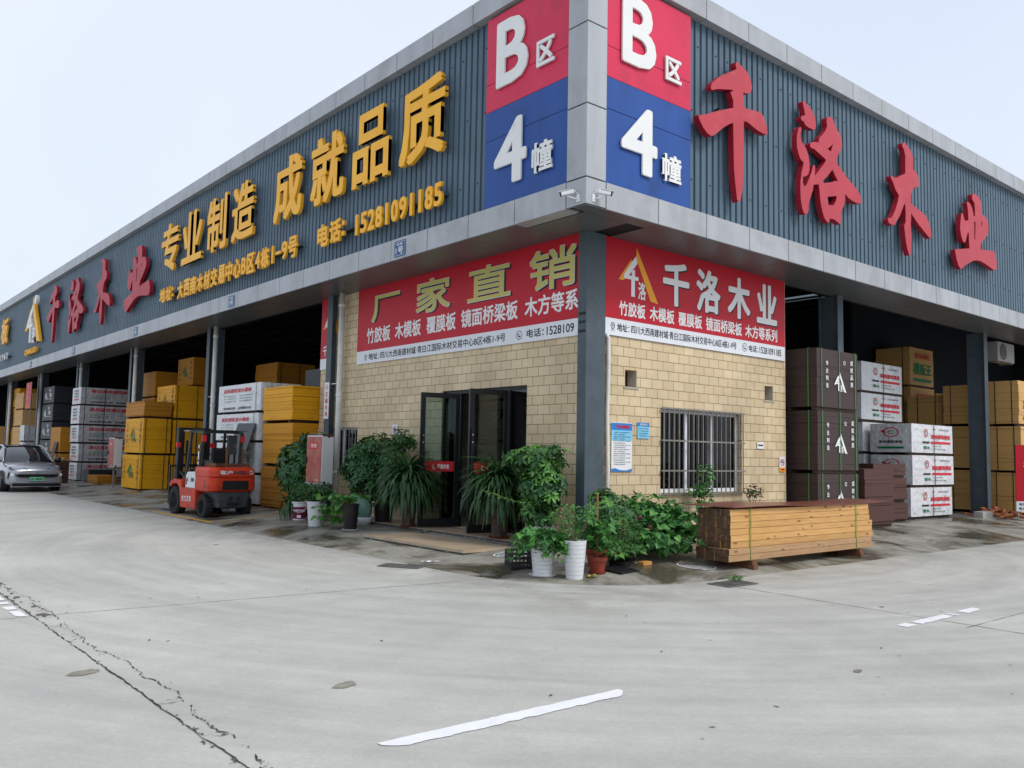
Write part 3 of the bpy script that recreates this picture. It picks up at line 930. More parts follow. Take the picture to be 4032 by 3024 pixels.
# columns
def icol(x0, x1, y0, y1, axis):
    mb = MB(); t = .02
    if axis == 'x':
        mb.box(x0, x0+t, y0, y1, .19, ZS); mb.box(x1-t, x1, y0, y1, .19, ZS)
        c = (y0+y1)/2; mb.box(x0+t, x1-t, c-.008, c+.008, .19, ZS)
    else:
        mb.box(x0, x1, y0, y0+t, .19, ZS); mb.box(x0, x1, y1-t, y1, .19, ZS)
        c = (x0+x1)/2; mb.box(c-.008, c+.008, y0+t, y1-t, .19, ZS)
    mb.box(x0-.06, x1+.06, y0-.06, y1+.06, .19, .215)
    return mb
cc = MB().box(1.12, 1.60, 1.08, 1.29, .1, ZS-.014)
cc.build('column', 'steel_blue_grey', bld, bevel=.004)
COLY = [10.05, 18.35, 26.7, 35.05, 43.4, 51.8, 60.2, 68.5]
for y in COLY:
    icol(1.0, 1.5, y, y+.25, 'x').build('column', 'steel_blue_grey', bld)
    MB().tube([(1.04, y-.42, ZS), (1.04, y-.42, 3.0), (1.04, y-.42, .25)], .075, 12).build('downpipe', 'pipe_white', bld, smooth=True)
    c = MB()
    for z in (5.35, 3.1, 1.2): c.lathe([(.088, -.03), (.088, .03)], (1.04, y-.42, z), 12)
    c.bar((1.04, y-.42, 3.4), (1.04, y+.02, 3.4), .02)
    c.build('pipe_clamp', 'pipe_white', bld)
for x in (9.6, 18.1, 26.5):
    icol(x, x+.25, 1.1, 1.6, 'y').build('column', 'steel_blue_grey', bld)
for y in (1.35, 10.05, 18.35, 26.7):
    for x in (9.6, 18.1):
        if y > 2: icol(x, x+.25, y, y+.4, 'y').build('column', 'steel_blue_grey', bld)
# dark lintel beam along the inner edge of the soffit
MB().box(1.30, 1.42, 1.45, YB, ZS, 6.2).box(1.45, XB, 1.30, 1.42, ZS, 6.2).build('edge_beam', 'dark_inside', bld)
BRUSH = {
 'qian': ((2.77,4.96,6.52,9.23), [[(518,995),(543,1000),(606,988),(676,968),(715,943),(747,905),(758,866),(746,839),(710,814),(668,805),(628,800),(628,707),(649,698),(702,695),(802,710),(889,711),(933,696),(977,635),(1000,584),(984,572),(939,567),(859,570),(780,581),(709,597),(673,600),(634,593),(630,347),(622,189),(607,84),(593,41),(575,8),(548,0),(531,17),(507,121),(489,218),(483,385),(479,547),(425,528),(345,487),(266,437),(201,398),(162,390),(117,399),(67,424),(29,455),(4,482),(0,499),(60,511),(136,538),(266,587),(399,630),(480,656),(480,707),(460,733),(442,759),(446,770),(467,762),(474,784),(319,752),(240,733),(201,717),(172,714),(165,733),(181,760),(240,801),(319,849),(399,887),(481,924),(522,943),(529,952),(515,972)],]),
 'luo': ((5.99,8.63,6.74,9.14), [[(105,1000),(128,994),(203,964),(249,932),(272,892),(281,830),(270,795),(253,787),(188,781),(142,786),(114,798),(105,817),(80,813),(63,826),(63,847),(86,861),(126,880),(104,941),(88,982)],[(50,755),(67,746),(70,726),(55,700),(55,665),(71,627),(105,609),(139,576),(167,527),(178,473),(180,410),(164,368),(135,341),(86,323),(83,267),(100,241),(134,265),(175,332),(205,388),(236,464),(259,466),(264,439),(254,372),(324,440),(397,517),(430,562),(362,583),(291,603),(250,613),(209,609),(192,622),(192,644),(215,662),(257,678),(316,689),(322,713),(335,741),(377,775),(427,829),(452,877),(443,915),(447,949),(472,969),(509,979),(546,971),(576,917),(607,889),(651,857),(675,812),(684,763),(673,734),(634,682),(595,620),(588,589),(619,560),(694,517),(783,468),(886,426),(951,389),(990,345),(1000,309),(975,289),(922,280),(843,285),(779,296),(734,319),(721,316),(724,276),(713,229),(674,169),(650,123),(653,83),(639,23),(608,30),(558,45),(509,49),(472,37),(466,0),(435,1),(394,28),(365,78),(336,165),(326,248),(313,312),(236,290),(226,238),(190,166),(166,105),(159,40),(142,10),(113,3),(90,11),(68,48),(50,120),(45,202),(49,279),(67,360),(97,449),(52,468),(24,510),(5,560),(0,614),(6,672),(27,727)],[(452,669),(542,736),(503,656)],[(524,499),(612,411),(566,406),(516,380),(387,341),(382,362),(443,413)],[(443,231),(588,272),(577,227),(536,174),(459,160)],]),
 'mu': ((9.82,12.08,6.65,9.38), [[(348,987),(402,1000),(476,981),(534,959),(584,922),(595,870),(591,792),(645,789),(696,762),(720,719),(708,656),(638,643),(585,620),(550,590),(528,556),(524,475),(578,465),(697,445),(835,427),(904,397),(955,351),(988,301),(1000,255),(980,226),(931,231),(792,278),(656,324),(523,385),(510,287),(522,190),(517,90),(487,3),(462,0),(422,44),(392,105),(364,212),(358,253),(389,278),(396,348),(389,442),(367,442),(324,389),(272,328),(204,271),(146,220),(74,212),(20,219),(0,238),(5,255),(85,278),(151,340),(220,430),(250,500),(184,534),(130,589),(79,622),(77,638),(109,650),(149,638),(222,651),(305,687),(402,722),(408,787),(410,887),(382,935),(347,960)],]),
 'ye': ((13.43,16.13,6.77,8.99), [[(432,980),(483,1000),(545,990),(595,977),(625,945),(635,889),(636,775),(687,781),(751,766),(782,741),(812,688),(808,608),(765,546),(697,482),(617,416),(600,331),(729,351),(940,375),(971,325),(1000,251),(996,184),(967,142),(914,138),(809,155),(694,175),(592,184),(492,177),(404,150),(304,102),(193,43),(132,0),(103,1),(63,36),(26,103),(0,178),(1,210),(331,288),(323,378),(322,479),(297,468),(264,403),(237,347),(213,333),(178,347),(145,402),(124,473),(130,549),(149,629),(161,679),(193,684),(210,656),(226,616),(244,606),(323,629),(321,708),(312,783),(293,829),(297,846),(328,860),(376,844),(412,807),(440,756),(448,713),(482,721),(487,787),(477,875),(429,912),(421,945)],[(459,645),(491,653),(473,430),(454,426)],[(636,700),(653,671),(641,632),(628,629)],]),
}

# ---------------------------------------------------------------- signs on the cladding
XF = -.05         # front plane of the raised letters
def area_sign(F, cells, where):
    t = thing('area_sign', 'red over blue panel with white B and 4 ' + where, 'sign', F.o, 0, 'corner area signs')
    F = F.at(0, 0, 0)
    r = MB(); r.fbox(F, 0, 2.22, 1.82+.004, 2.34, 0, .05); r.fbox(F, 0, 2.22, 2.352, 3.60, 0, .05)
    r.build('red_panel', 'sign_red', t)
    b = MB(); b.fbox(F, 0, 2.22, .0, 1.268, 0, .05); b.fbox(F, 0, 2.22, 1.28, 1.82-.004, 0, .05)
    b.build('blue_panel', 'sign_blue', t)
    k = MB(); k.fbox(F, .01, 2.21, .01, 3.59, -.02, .042); k.build('panel_backing', 'seam_black', t)
    for ch, u0, u1, v0, v1, bo in cells:
        MB().text(F, ch, u0, u1, v0, v1, .065, .10, bo).build('raised_letter', 'letter_white', t)
        for (a, c) in ((.2, .8), (.8, .2)):
            pass
    return t
# left facade: u runs from y = 2.70 towards the corner
area_sign(FL(.12, 2.70, 6.13), [('B', .33, 1.20, 2.17, 3.40, .03), ('区', 1.43, 1.88, 2.20, 2.66, .03), ('4', .32, 1.20, .33, 1.50, .03), ('幢', 1.35, 1.87, .34, .88, .028)], 'on the left facade beside the corner')
area_sign(FR(.48, .12, 6.13), [('B', .36, 1.22, 2.17, 3.40, .03), ('区', 1.48, 1.91, 2.19, 2.62, .03), ('4', .36, 1.26, .33, 1.50, .03), ('幢', 1.39, 1.91, .36, .86, .028)], 'on the right facade beside the corner')

def raised(F, ch, u0, u1, v0, v1, mat_face, label, group, bold, side=None, d=.085, cat='sign letter'):
    t = thing('raised_character', label, cat, F.p((u0+u1)/2, v0, -d), 0, group)
    MB().text(F, ch, u0, u1, v0, v1, -d, 0, bold).build('letter_body', mat_face, t)
    p = MB()
    for a, b in ((.3, .3), (.7, .3), (.5, .75)):
        q = F.p(u0+(u1-u0)*a, v0+(v1-v0)*b, -d+.02)
    p.fbox(F, u0+(u1-u0)*.35, u0+(u1-u0)*.65, v0+(v1-v0)*.48, v0+(v1-v0)*.5, -.26, -d+.01)
    p.build('mounting_bar', 'truss_steel', t)
    return t
LFZ = FL(XF, 0, 0)          # u = -y
big = [('专', 20.39, 18.72), ('业', 18.39, 16.62), ('制', 16.22, 14.70), ('造', 14.30, 12.78), ('成', 11.52, 9.92), ('就', 9.45, 7.80), ('品', 7.42, 5.88), ('质', 5.48, 3.85)]
ordn = ['first', 'second', 'third', 'fourth', 'fifth', 'sixth', 'seventh', 'eighth']
for i, (ch, a, b) in enumerate(big):
    raised(LFZ, ch, -a, -b, 7.55, 9.22, 'letter_yellow', 'large raised yellow character %s, %s of the eight in the slogan' % (ch, ordn[i]), 'yellow slogan characters', .028)

def line_sign(F, name, label, cat, pieces, mat, bold, d=.06):
    u = pieces[0][1]
    t = thing(name, label, cat, F.p(u, pieces[0][3], -d))
    for txt, u0, u1, v0, v1 in pieces:
        # split the line into its characters: place each where it falls in the whole line
        adv = [(.5 if ch in '：· ' else (.62 if ord(ch) < 128 else 1.0)) for ch in txt]
        tot = sum(adv); c = 0
        for ch, w in zip(txt, adv):
            a0 = u0+(u1-u0)*c/tot; a1 = u0+(u1-u0)*(c+w)/tot; c += w
            g = (a1-a0)*.06
            if ch == ' ': continue
            if ch == '：':
                m = MB(); wq = (a1-a0)*.34
                for zz in (.18, .62): m.fbox(F, a0+g, a0+g+wq, v0+(v1-v0)*zz, v0+(v1-v0)*zz+wq, -d, 0)
            elif ch == '-':
                m = MB().fbox(F, a0+g, a1-g, v0+(v1-v0)*.42, v0+(v1-v0)*.55, -d, 0)
            elif ord(ch) < 128:
                hh = (v1-v0)*.84; ww = min(a1-a0-2*g, hh*glyphs(ch, 0, True)[2]+2*bold*hh); cc = (a0+a1)/2
                m = MB().text(F, ch, cc-ww/2, cc+ww/2, v0+(v1-v0)*.08, v1-(v1-v0)*.08, -d, 0, bold)
            else:
                m = MB().text(F, ch, a0+g, a1-g, v0, v1, -d, 0, bold)
            m.build('raised_letter', mat, t)
    MB().fbox(F, pieces[0][1]+.1, pieces[-1][2]-.1, pieces[0][3]+.2, pieces[0][3]+.22, -.25, -d+.01).build('mounting_bar', 'truss_steel', t)
    return t
line_sign(LFZ, 'address_lettering', 'long line of small raised yellow characters giving the address under the slogan', 'sign lettering',
          [('地址：', -20.36, -18.85, 6.58, 7.06), ('大西南木材交易中心B区4栋1-9号', -18.62, -10.02, 6.50, 7.06)], 'letter_yellow', .035)
line_sign(LFZ, 'phone_lettering', 'short line of raised yellow characters giving a phone number under the slogan', 'sign lettering',
          [('电话：', -9.02, -7.52, 6.50, 7.05), ('15281091185', -7.30, -3.86, 6.44, 7.0)], 'letter_yellow', .04)

# crimson brush-written company name on both facades
def brush(F, key, u0, u1, v0, v1, label, group, d=.12):
    t = thing('raised_character', label, 'sign letter', F.p((u0+u1)/2, v0, -d), 0, group)
    loops = [[(u0+(u1-u0)*a/1000, v0+(v1-v0)*b/1000) for a, b in lp] for lp in BRUSH[key][1]]
    side = MB()
    outer = loops
    front = side.holed(F, outer, -d, -.0)
    side.build('letter_body', 'letter_crimson', t)
    front.v = [tuple(Vector(v)+F.n*.003) for v in front.v]
    front.build('letter_face', 'letter_crimson_face', t)
    MB().fbox(F, u0+(u1-u0)*.35, u0+(u1-u0)*.65, v0+(v1-v0)*.62, v0+(v1-v0)*.64, -.26, -d+.01).build('mounting_bar', 'truss_steel', t)
chs = {'qian': '千', 'luo': '洛', 'mu': '木', 'ye': '业'}
RF = FR(0, XF, 0)
for k in ('qian', 'luo', 'mu', 'ye'):
    a, b, c, d_ = BRUSH[k][0]
    brush(RF, k, a, b, c, d_, 'tall crimson brush-style character %s on the right facade' % chs[k], 'crimson characters on the right facade')
for k, a, b, c, d_ in (('qian', 37.2, 34.75, 6.62, 9.38), ('luo', 32.95, 30.3, 6.74, 9.2), ('mu', 28.6, 26.3, 6.62, 9.36), ('ye', 24.45, 21.4, 6.72, 9.05)):
    brush(LFZ, k, -a, -b, c, d_, 'crimson brush-style character %s on the left facade' % chs[k], 'crimson characters on the left facade')
# the mark, further left
t = thing('company_emblem', 'yellow and white raised triangular emblem with a small round disc on the left facade', 'sign', (.1, 40.3, 6.4))
m1, m2 = MB(), MB()
logo(LFZ, -42.2, 6.93, 3.7, 2.52, -.14, None, None, None, m1, m2, .14)
m1.build('emblem_bars', 'letter_yellow', t); m2.build('emblem_stroke', 'letter_white', t)
MB().lathe([(.24, 0), (.24, .14)], (-.19, 39.3, 9.12), 20, 'x').build('round_disc', 'letter_white', t)
MB().text(LFZ, 'QIANLUO', -41.95, -39.25, 6.40, 6.74, -.12, 0, .03).build('raised_letters', 'letter_yellow', t)
MB().fbox(LFZ, -41.5, -39.5, 7.3, 7.33, -.25, -.13).build('mounting_bar', 'truss_steel', t)
raised(LFZ, '板', -49.0, -47.1, 7.6, 9.12, 'letter_yellow', 'large raised yellow character 板 left of the emblem', None, .034)
t = line_sign(LFZ, 'phone_lettering', 'short run of raised white digits at the far left of the cladding', 'sign lettering', [('1967', -49.2, -46.5, 6.60, 7.05)], 'letter_white', .04, .06)

# number plates on the fascia
for i, no in enumerate(('1号', '3号', '5号', '7号', '9号')):
    yc = 5.39+8.77*i
    t = thing('number_plate', 'small blue enamel plate reading %s on the left fascia' % no, 'number plate', (0, yc, 5.74), 0, 'blue bay number plates')
    F = FL(0, yc+.21, 5.73)
    MB().fbox(F, 0, .42, 0, .33, 0, .012).build('plate', 'plate_blue', t)
    m = MB()
    for (a, b, c, d_) in ((.02, .40, .02, .027), (.02, .40, .303, .31), (.02, .027, .027, .303), (.393, .40, .027, .303)): m.fquad(F, a, b, c, d_, .014)
    m.build('border', 'print_white', t)
    MB().text(F, no, .07, .35, .05, .20, .015, None, .02).build('bay_number', 'print_white', t)
    MB().text(F, 'B区4幢', .10, .32, .225, .285, .015, None, .02).build('block_name', 'print_white', t)

# security cameras
def cctv(F, flip, label):
    t = thing('security_camera', label, 'camera', F.p(0, 0, 0), 0, 'white security cameras')
    s = -1 if flip else 1
    MB().fbox(F, -.035, .035, -.06, .06, 0, .015).build('wall_bracket', 'camera_white', t)
    MB().tube([F.p(0, -.02, .015), F.p(-.05*s, .0, .07), F.p(-.12*s, .03, .12), F.p(-.125*s, .05, .13)], .011, 8).build('arm', 'camera_white', t, smooth=True)
    d = (F.r*(-.62*s)+F.n*.7+F.u*(-.22)).normalized()
    c = F.p(-.125*s, .085, .13)
    x = d.cross(Vector((0, 0, 1))).normalized(); y = x.cross(d).normalized()
    m = MB()
    def rb(m, a0, a1, hw, hh, up=0):
        P = [c+d*a+x*i*hw+y*(j*hh+up) for a in (a0, a1) for i, j in ((-1, -1), (1, -1), (1, 1), (-1, 1))]
        m.add(P, [(0,1,2,3),(7,6,5,4),(0,4,5,1),(1,5,6,2),(2,6,7,3),(3,7,4,0)])
    rb(m, -.11, .10, .036, .032); m.build('housing', 'camera_white', t, bevel=.009)
    m = MB(); rb(m, -.07, .135, .043, .004, .039); m.build('sun_hood', 'camera_white', t, bevel=.003)
    m = MB(); rb(m, .101, .118, .034, .03); m.build('lens_front', 'black_plastic', t)
    MB().tube([c-d*.105, c-d*.14+F.u*.02, F.p(-.02*s, .1, .05), F.p(.02*s, .05, .004)], .006, 6).build('cable', 'camera_white', t)
    return t
cctv(FL(0, .17, 5.80), False, 'white bullet camera on the left side of the building corner')
cctv(FR(.17, 0, 5.80), True, 'white bullet camera on the right side of the building corner')
cctv(FL(0, 44.9, 5.85), False, 'small white camera far along the left fascia')

# ---------------------------------------------------------------- brick office in the corner bay
off = thing('brick_office', 'ground floor corner office faced in cream split-face brick with a barred window and glass doors', 'office', (1.2, 1.15, .2))
XW, YW, T = 1.2, 1.15, .22
XE, YE = 7.42, 10.95
DY0, DY1, DZ = 2.71, 5.45, 3.02            # door opening
WX0, WX1, WZ0, WZ1 = 3.2, 5.78, 1.04, 2.63     # window opening
HO = [(2.2, 2.52, 2.98, 3.29), (6.62, 6.94, 2.98, 3.29)]
SY0, SY1, SZ0, SZ1 = 8.95, 10.6, 1.25, 2.3      # narrow side window
def wall_with(F, L, z0, z1, holes, thick):
    """wall panel split round its openings, in one mesh"""
    m = MB()
    us = sorted(set([0, L]+[h[0] for h in holes]+[h[1] for h in holes]))
    vs = sorted(set([z0, z1]+[h[2] for h in holes]+[h[3] for h in holes]))
    def solid(i, j):
        if i < 0 or j < 0 or i >= len(us)-1 or j >= len(vs)-1: return False
        a, b = (us[i]+us[i+1])/2, (vs[j]+vs[j+1])/2
        return not any(h[0] < a < h[1] and h[2] < b < h[3] for h in holes)
    for i in range(len(us)-1):
        for j in range(len(vs)-1):
            if not solid(i, j): continue
            a, b, c, d = us[i], us[i+1], vs[j], vs[j+1]
            m.fquad(F, a, b, c, d, 0)
            m.add([F.p(a, c, -thick), F.p(a, d, -thick), F.p(b, d, -thick), F.p(b, c, -thick)], [(0, 1, 2, 3)])
            if not solid(i-1, j): m.add([F.p(a,c,0), F.p(a,d,0), F.p(a,d,-thick), F.p(a,c,-thick)], [(0,1,2,3)])
            if not solid(i+1, j): m.add([F.p(b,c,0), F.p(b,c,-thick), F.p(b,d,-thick), F.p(b,d,0)], [(0,1,2,3)])
            if not solid(i, j-1): m.add([F.p(a,c,0), F.p(a,c,-thick), F.p(b,c,-thick), F.p(b,c,0)], [(0,1,2,3)])
            if not solid(i, j+1): m.add([F.p(a,d,0), F.p(b,d,0), F.p(b,d,-thick), F.p(a,d,-thick)], [(0,1,2,3)])
    return m
fr = FR(XW, YW, 0)
wall_with(fr, XE-XW, .02, ZS-.02, [(WX0-XW, WX1-XW, WZ0, WZ1)]+[(a-XW, b-XW, c, d) for a, b, c, d in HO], T).build('brick_wall', 'wall_brick', off)
fl = FL(XW, YE, 0)
lw = wall_with(fl, YE-YW-T-.002, .02, ZS-.02, [(YE-DY1, YE-DY0, .1, DZ), (YE-SY1, YE-SY0, SZ0, SZ1)], T)
lw.build('brick_wall', 'wall_brick', off)
MB().box(XE-.2, XE-.002, YW+T+.002, YE, .1, ZS-.03).build('side_wall', 'inner_wall', off)
MB().box(XW+T+.002, XE-.21, YE-.2, YE-.002, .1, ZS-.03).build('rear_wall', 'inner_wall', off)
MB().box(XW+T+.002, XE-.202, YW+T+.002, YE-.202, 3.4, 3.5).build('ceiling', 'inner_wall', off)
MB().box(XW+.02, XE-.202, YW+T+.002, YE-.202, .18, .215).build('tile_floor', 'tile_beige', off)
# white plaster lining inside, seen through the doorway
MB().box(4.4, 4.5, 1.4, 10.7, .22, 3.38).build('inner_partition', 'inner_wall', off)
# holes in the right wall: rough mortar lining
for a, b, c, d in HO:
    m = MB()
    m.box(a-.02, b+.02, YW+T+.002, YW+T+.02, c-.02, d+.02)
    m.build('duct_hole', 'inner_dark', off)
    m = MB(); m.box(b-.012, b-.003, YW+.006, YW+T-.002, c+.003, d-.003)
    m.build('hole_lining', 'mortar_inside', off)
    MB().box(a-.03, b+.04, YW-.012, YW-.002, c-.04, c-.012).build('hole_patch', 'concrete_kerb', off)
# main window
w = MB()
yf = YW+.12
for a, b in ((WX0, WX0+.06), (WX1-.06, WX1), (WX0+.86, WX0+.94), (WX0+1.70, WX0+1.78)): w.box(a, b, yf, yf+.07, WZ0, WZ1)
for c, d in ((WZ0, WZ0+.07), (WZ1-.06, WZ1)): w.box(WX0+.06, WX1-.06, yf+.002, yf+.068, c, d)
win = w.build('window', 'window_white', off)
MB().box(WX0+.06, WX1-.06, yf+.03, yf+.036, WZ0+.07, WZ1-.06).build('pane', 'glass_window', win)
g = MB()
n = 18
for i in range(n):
    x = WX0+.03+(WX1-WX0-.06)*i/(n-1)
    g.tube([(x, YW-.06, WZ0-.03), (x, YW-.06, WZ1+.03)], .013, 6)
for z in (WZ0-.01, WZ0+.42, WZ0+.99, WZ1+.01):
    g.bar((WX0-.03, YW-.06, z), (WX1+.03, YW-.06, z), .026, .03)
for x in (WX0, WX1):
    for z in (WZ0+.42, WZ0+.99): g.bar((x, YW-.06, z), (x, YW+.02, z), .02)
g.build('security_grille', 'bar_steel', win)
MB().box(WX0-.02, WX1+.02, YW-.012, YW-.002, WZ0-.035, WZ0-.005).build('sill', 'window_white', win)
# dim room behind: desk and shelf so the glass has something behind it
MB().box(2.2, 4.2, 1.9, 2.6, .22, 1.0).box(4.7, 7.0, 3.0, 3.5, .22, 2.0).build('cabinet', 'inner_dark', off)
# side window
w = MB()
for a, b in ((SY0, SY0+.05), (SY1-.05, SY1), ((SY0+SY1)/2-.03, (SY0+SY1)/2+.03)): w.box(XW+.1, XW+.15, a, b, SZ0, SZ1)
w.box(XW+.102, XW+.148, SY0+.05, SY1-.05, SZ0, SZ0+.05).box(XW+.102, XW+.148, SY0+.05, SY1-.05, SZ1-.05, SZ1)
win2 = w.build('window', 'window_white', off)
MB().box(XW+.12, XW+.126, SY0+.05, SY1-.05, SZ0+.05, SZ1-.05).build('pane', 'glass_dark', win2)
g = MB()
for i in range(11): g.tube([(XW-.02, SY0+.05+(SY1-SY0-.1)*i/10, SZ0), (XW-.02, SY0+.05+(SY1-SY0-.1)*i/10, SZ1)], .01, 6)
g.build('security_grille', 'bar_steel', win2)
# doors: frame, two sidelights, two leaves swung out
m = MB()
for y in (DY0, 3.27, 4.86, DY1-.06): m.box(XW+.06, XW+.13, y, y+.06, .216, DZ)
m.box(XW+.062, XW+.128, DY0+.06, DY1-.06, DZ-.07, DZ-.002)
for a, b in ((DY0+.06, 3.27), (4.92, DY1-.06)): m.box(XW+.062, XW+.128, a, b, .217, .30)
dfr = m.build('door_frame', 'frame_black', off)
for a, b in ((DY0+.06, 3.27), (4.92, DY1-.06)):
    MB().box(XW+.09, XW+.098, a, b, .30, DZ-.07).build('sidelight', 'glass_dark', dfr)
def leaf(hy, fx, fy, name, sticker):
    """door leaf from hinge (XW+.05, hy) to its free edge"""
    h = Vector((XW+.03, hy, 0)); f = Vector((fx, fy, 0)); d = (f-h).normalized(); L_ = (f-h).length
    F = Fr((h.x, h.y, .225), (d.x, d.y, 0), (0, 0, 1))
    H = DZ-.08-.225
    m = MB()
    m.fbox(F, 0, .085, 0, H, -.025, .025); m.fbox(F, L_-.10, L_, 0, H, -.025, .025)
    m.fbox(F, .085, L_-.10, 0, .16, -.023, .023); m.fbox(F, .085, L_-.10, H-.10, H, -.023, .023)
    o = m.build('door', 'frame_black', off)
    MB().fbox(F, .085, L_-.10, .16, H-.10, -.004, .004).build('pane', 'glass_dark', o)
    hd = MB()
    for s in (-1, 1):
        hd.fbox(F, L_-.075, L_-.03, .62, 1.95, s*.055-.012, s*.055+.012)
        for z in (.78, 1.77): hd.fbox(F, L_-.062, L_-.042, z, z+.03, s*.025, s*.055)
    hd.build('handle', 'frame_black', o)
    bt = MB()
    for s in (-1, 1):
        for z in (.72, .86, 1.7, 1.84): bt.fbox(F, L_-.064, L_-.042, z-.012, z+.012, s*.068, s*.072)
    bt.build('handle_bolt', 'car_chrome', o)
    for z in (.5, 1.3, 2.1):
        pass
    if sticker:
        # printed red strip on the face turned to the street
        G = Fr(F.p(L_, 0, 0), -F.r, F.u) if (F.n.y > 0) else F
        G.o = G.p(0, 0, .007)
        MB().fquad(G, .12, L_-.1, 1.115, 1.32, 0).build('sticker', 'print_red', o)
        a, b = MB(), MB()
        logo(G, .25, 1.145, .10, .14, .002, None, None, None, a, b)
        a.build('emblem', 'print_orange', o)
        b.text(G, '千洛木业', .38, L_-.2, 1.165, 1.265, .002, None, .03)
        b.build('lettering', 'print_white', o)
leaf(4.86, .42, 5.09, 'left', True)
leaf(3.30, .42, 3.46, 'right', True)
# framed calligraphy on the inner partition
t = thing('framed_calligraphy', 'black framed sheet of brush calligraphy on the wall inside the office', 'picture', (4.38, 6.6, 2.0))
F = FL(4.395, 8.3, 2.02)
m = MB()
for a, b, c, d in ((0, 2.2, 0, .06), (0, 2.2, 1.04, 1.1), (0, .06, .06, 1.04), (2.14, 2.2, .06, 1.04)): m.fbox(F, a, b, c, d, 0, .03)
m.build('frame', 'frame_black', t)
MB().fquad(F, .06, 2.14, .06, 1.04, .012).build('sheet', 'paper_white', t)
MB().text(F, '下天真', .3, 1.7, .5, .85, .016, None, .01).text(F, '千里之行', .5, 1.4, .2, .36, .016, None, 0).build('lettering', 'print_black', t)
# step, terrace strip
t = thing('door_step', 'low beige tiled step with a dark stone edge before the glass doors', 'step', (.3, 3.6, .0))
MB().box(-.93, .34, 1.76, 4.9, .105, .15).build('step_slab', 'tile_beige', t)
MB().box(-.918, .335, 1.772, 4.89, .0, .104).build('step_edge', 'stone_edge', t)
MB().box(.365, XW+.02, 1.5, 7.15, .155, .205).build('terrace_slab', 'tile_beige', t)
MB().box(.345, .364, 1.5, 7.15, .0, .2).box(.365, XW-.01, 1.48, 1.498, .0, .2).box(.365, XW-.01, 7.152, 7.17, 0, .2).build('terrace_edge', 'stone_edge', t)

# ---------------------------------------------------------------- banners
def icon_pin(m, F, u, v, s, z):
    n = 20
    out = [(u+s*.32*cos(a), v+s*.62+s*.32*sin(a)) for a in [radians(-35+250*k/n) for k in range(n+1)]]+[(u, v+s*.12)]
    inn = [(u+s*.23*cos(a), v+s*.62+s*.23*sin(a)) for a in [radians(-35+250*k/n) for k in range(n+1)]]+[(u, v+s*.26)]
    k = len(out)
    P = [F.p(a, b, z) for a, b in out]+[F.p(a, b, z) for a, b in inn]
    m.add(P, [(i, (i+1) % k, k+(i+1) % k, k+i) for i in range(k)])
    ring(m, F, u, v+s*.62, s*.06, s*.12, z)
    ring(m, F, u, v+s*.10, s*.26, s*.31, z, .35)
def ring(m, F, u, v, r0, r1, z, sq=1.0, n=20):
    P = [F.p(u+r1*cos(2*pi*k/n), v+sq*r1*sin(2*pi*k/n), z) for k in range(n)]+[F.p(u+r0*cos(2*pi*k/n), v+sq*r0*sin(2*pi*k/n), z) for k in range(n)]
    m.add(P, [(k, (k+1) % n, n+(k+1) % n, n+k) for k in range(n)])
def disc(m, F, u, v, r, z, n=20, sq=1.0):
    m.add([F.p(u+r*cos(2*pi*k/n), v+sq*r*sin(2*pi*k/n), z) for k in range(n)], [tuple(range(n))])
def icon_phone(m, F, u, v, s, z):
    ring(m, F, u, v+s*.5, s*.40, s*.46, z)
    pts = []
    for k in range(9): a = radians(150+ (300-150)*k/8); pts.append((u+s*.05+s*.27*cos(a), v+s*.55+s*.27*sin(a)))
    for k in range(9): a = radians(300-150*k/8); pts.append((u+s*.05+s*.17*cos(a), v+s*.55+s*.17*sin(a)))
    m.poly(F, pts, z)
    for a in (155, 295):
        disc(m, F, u+s*.05+s*.2*cos(radians(a)), v+s*.55+s*.2*sin(radians(a)), s*.09, z+.0005, 10)

GOODS = ['竹胶板', '木模板', '覆膜板', '镜面桥梁板', '木方等系列']
ADDR = '四川大西南建材城·青白江国际木材交易中心B区4栋1-9号'
def line(F, t, name, mat, txt, u0, u1, v0, v1, w, bold):
    return MB().text(F, txt, u0, u1, v0, v1, w, None, bold).build(name, mat, t)
def banner(F, W, z0, zs, z1, label, big):
    """red sheet with a white foot strip; big = function that draws the lettering"""
    t = thing('banner', label, 'banner', F.p(0, z0, 0))
    MB().fbox(F, 0, W, zs, z1, 0, .012).build('red_sheet', 'banner_red', t)
    MB().fbox(F, 0, W, z0, zs-.001, 0, .012).build('white_strip', 'banner_white', t)
    big(F, t, .0145)
    return t
def contact_lines(F, t, Z, pin_u, a0, a1, b0, b1, ph_u, c0, c1, d0, d1, tel, v0, v1):
    o = line(F, t, 'address_line', 'print_black', ADDR, b0, b1, v0, v1, Z, .012)
    line(F, o, 'address_heading', 'print_black', '地址：', a0, a1+.05, v0+.005, v1-.005, Z, .018)
    k = MB(); icon_pin(k, F, pin_u, v0-.01, .17, Z); k.build('map_pin_icon', 'print_black', o)
    o = line(F, t, 'phone_line', 'print_black', tel, d0, d1, v0+.005, v1-.005, Z, .016)
    line(F, o, 'phone_heading', 'print_black', '电话：', c0, c1, v0+.005, v1-.005, Z, .018)
    k = MB(); icon_phone(k, F, ph_u, v0-.015, .19, Z); k.build('phone_icon', 'print_black', o)
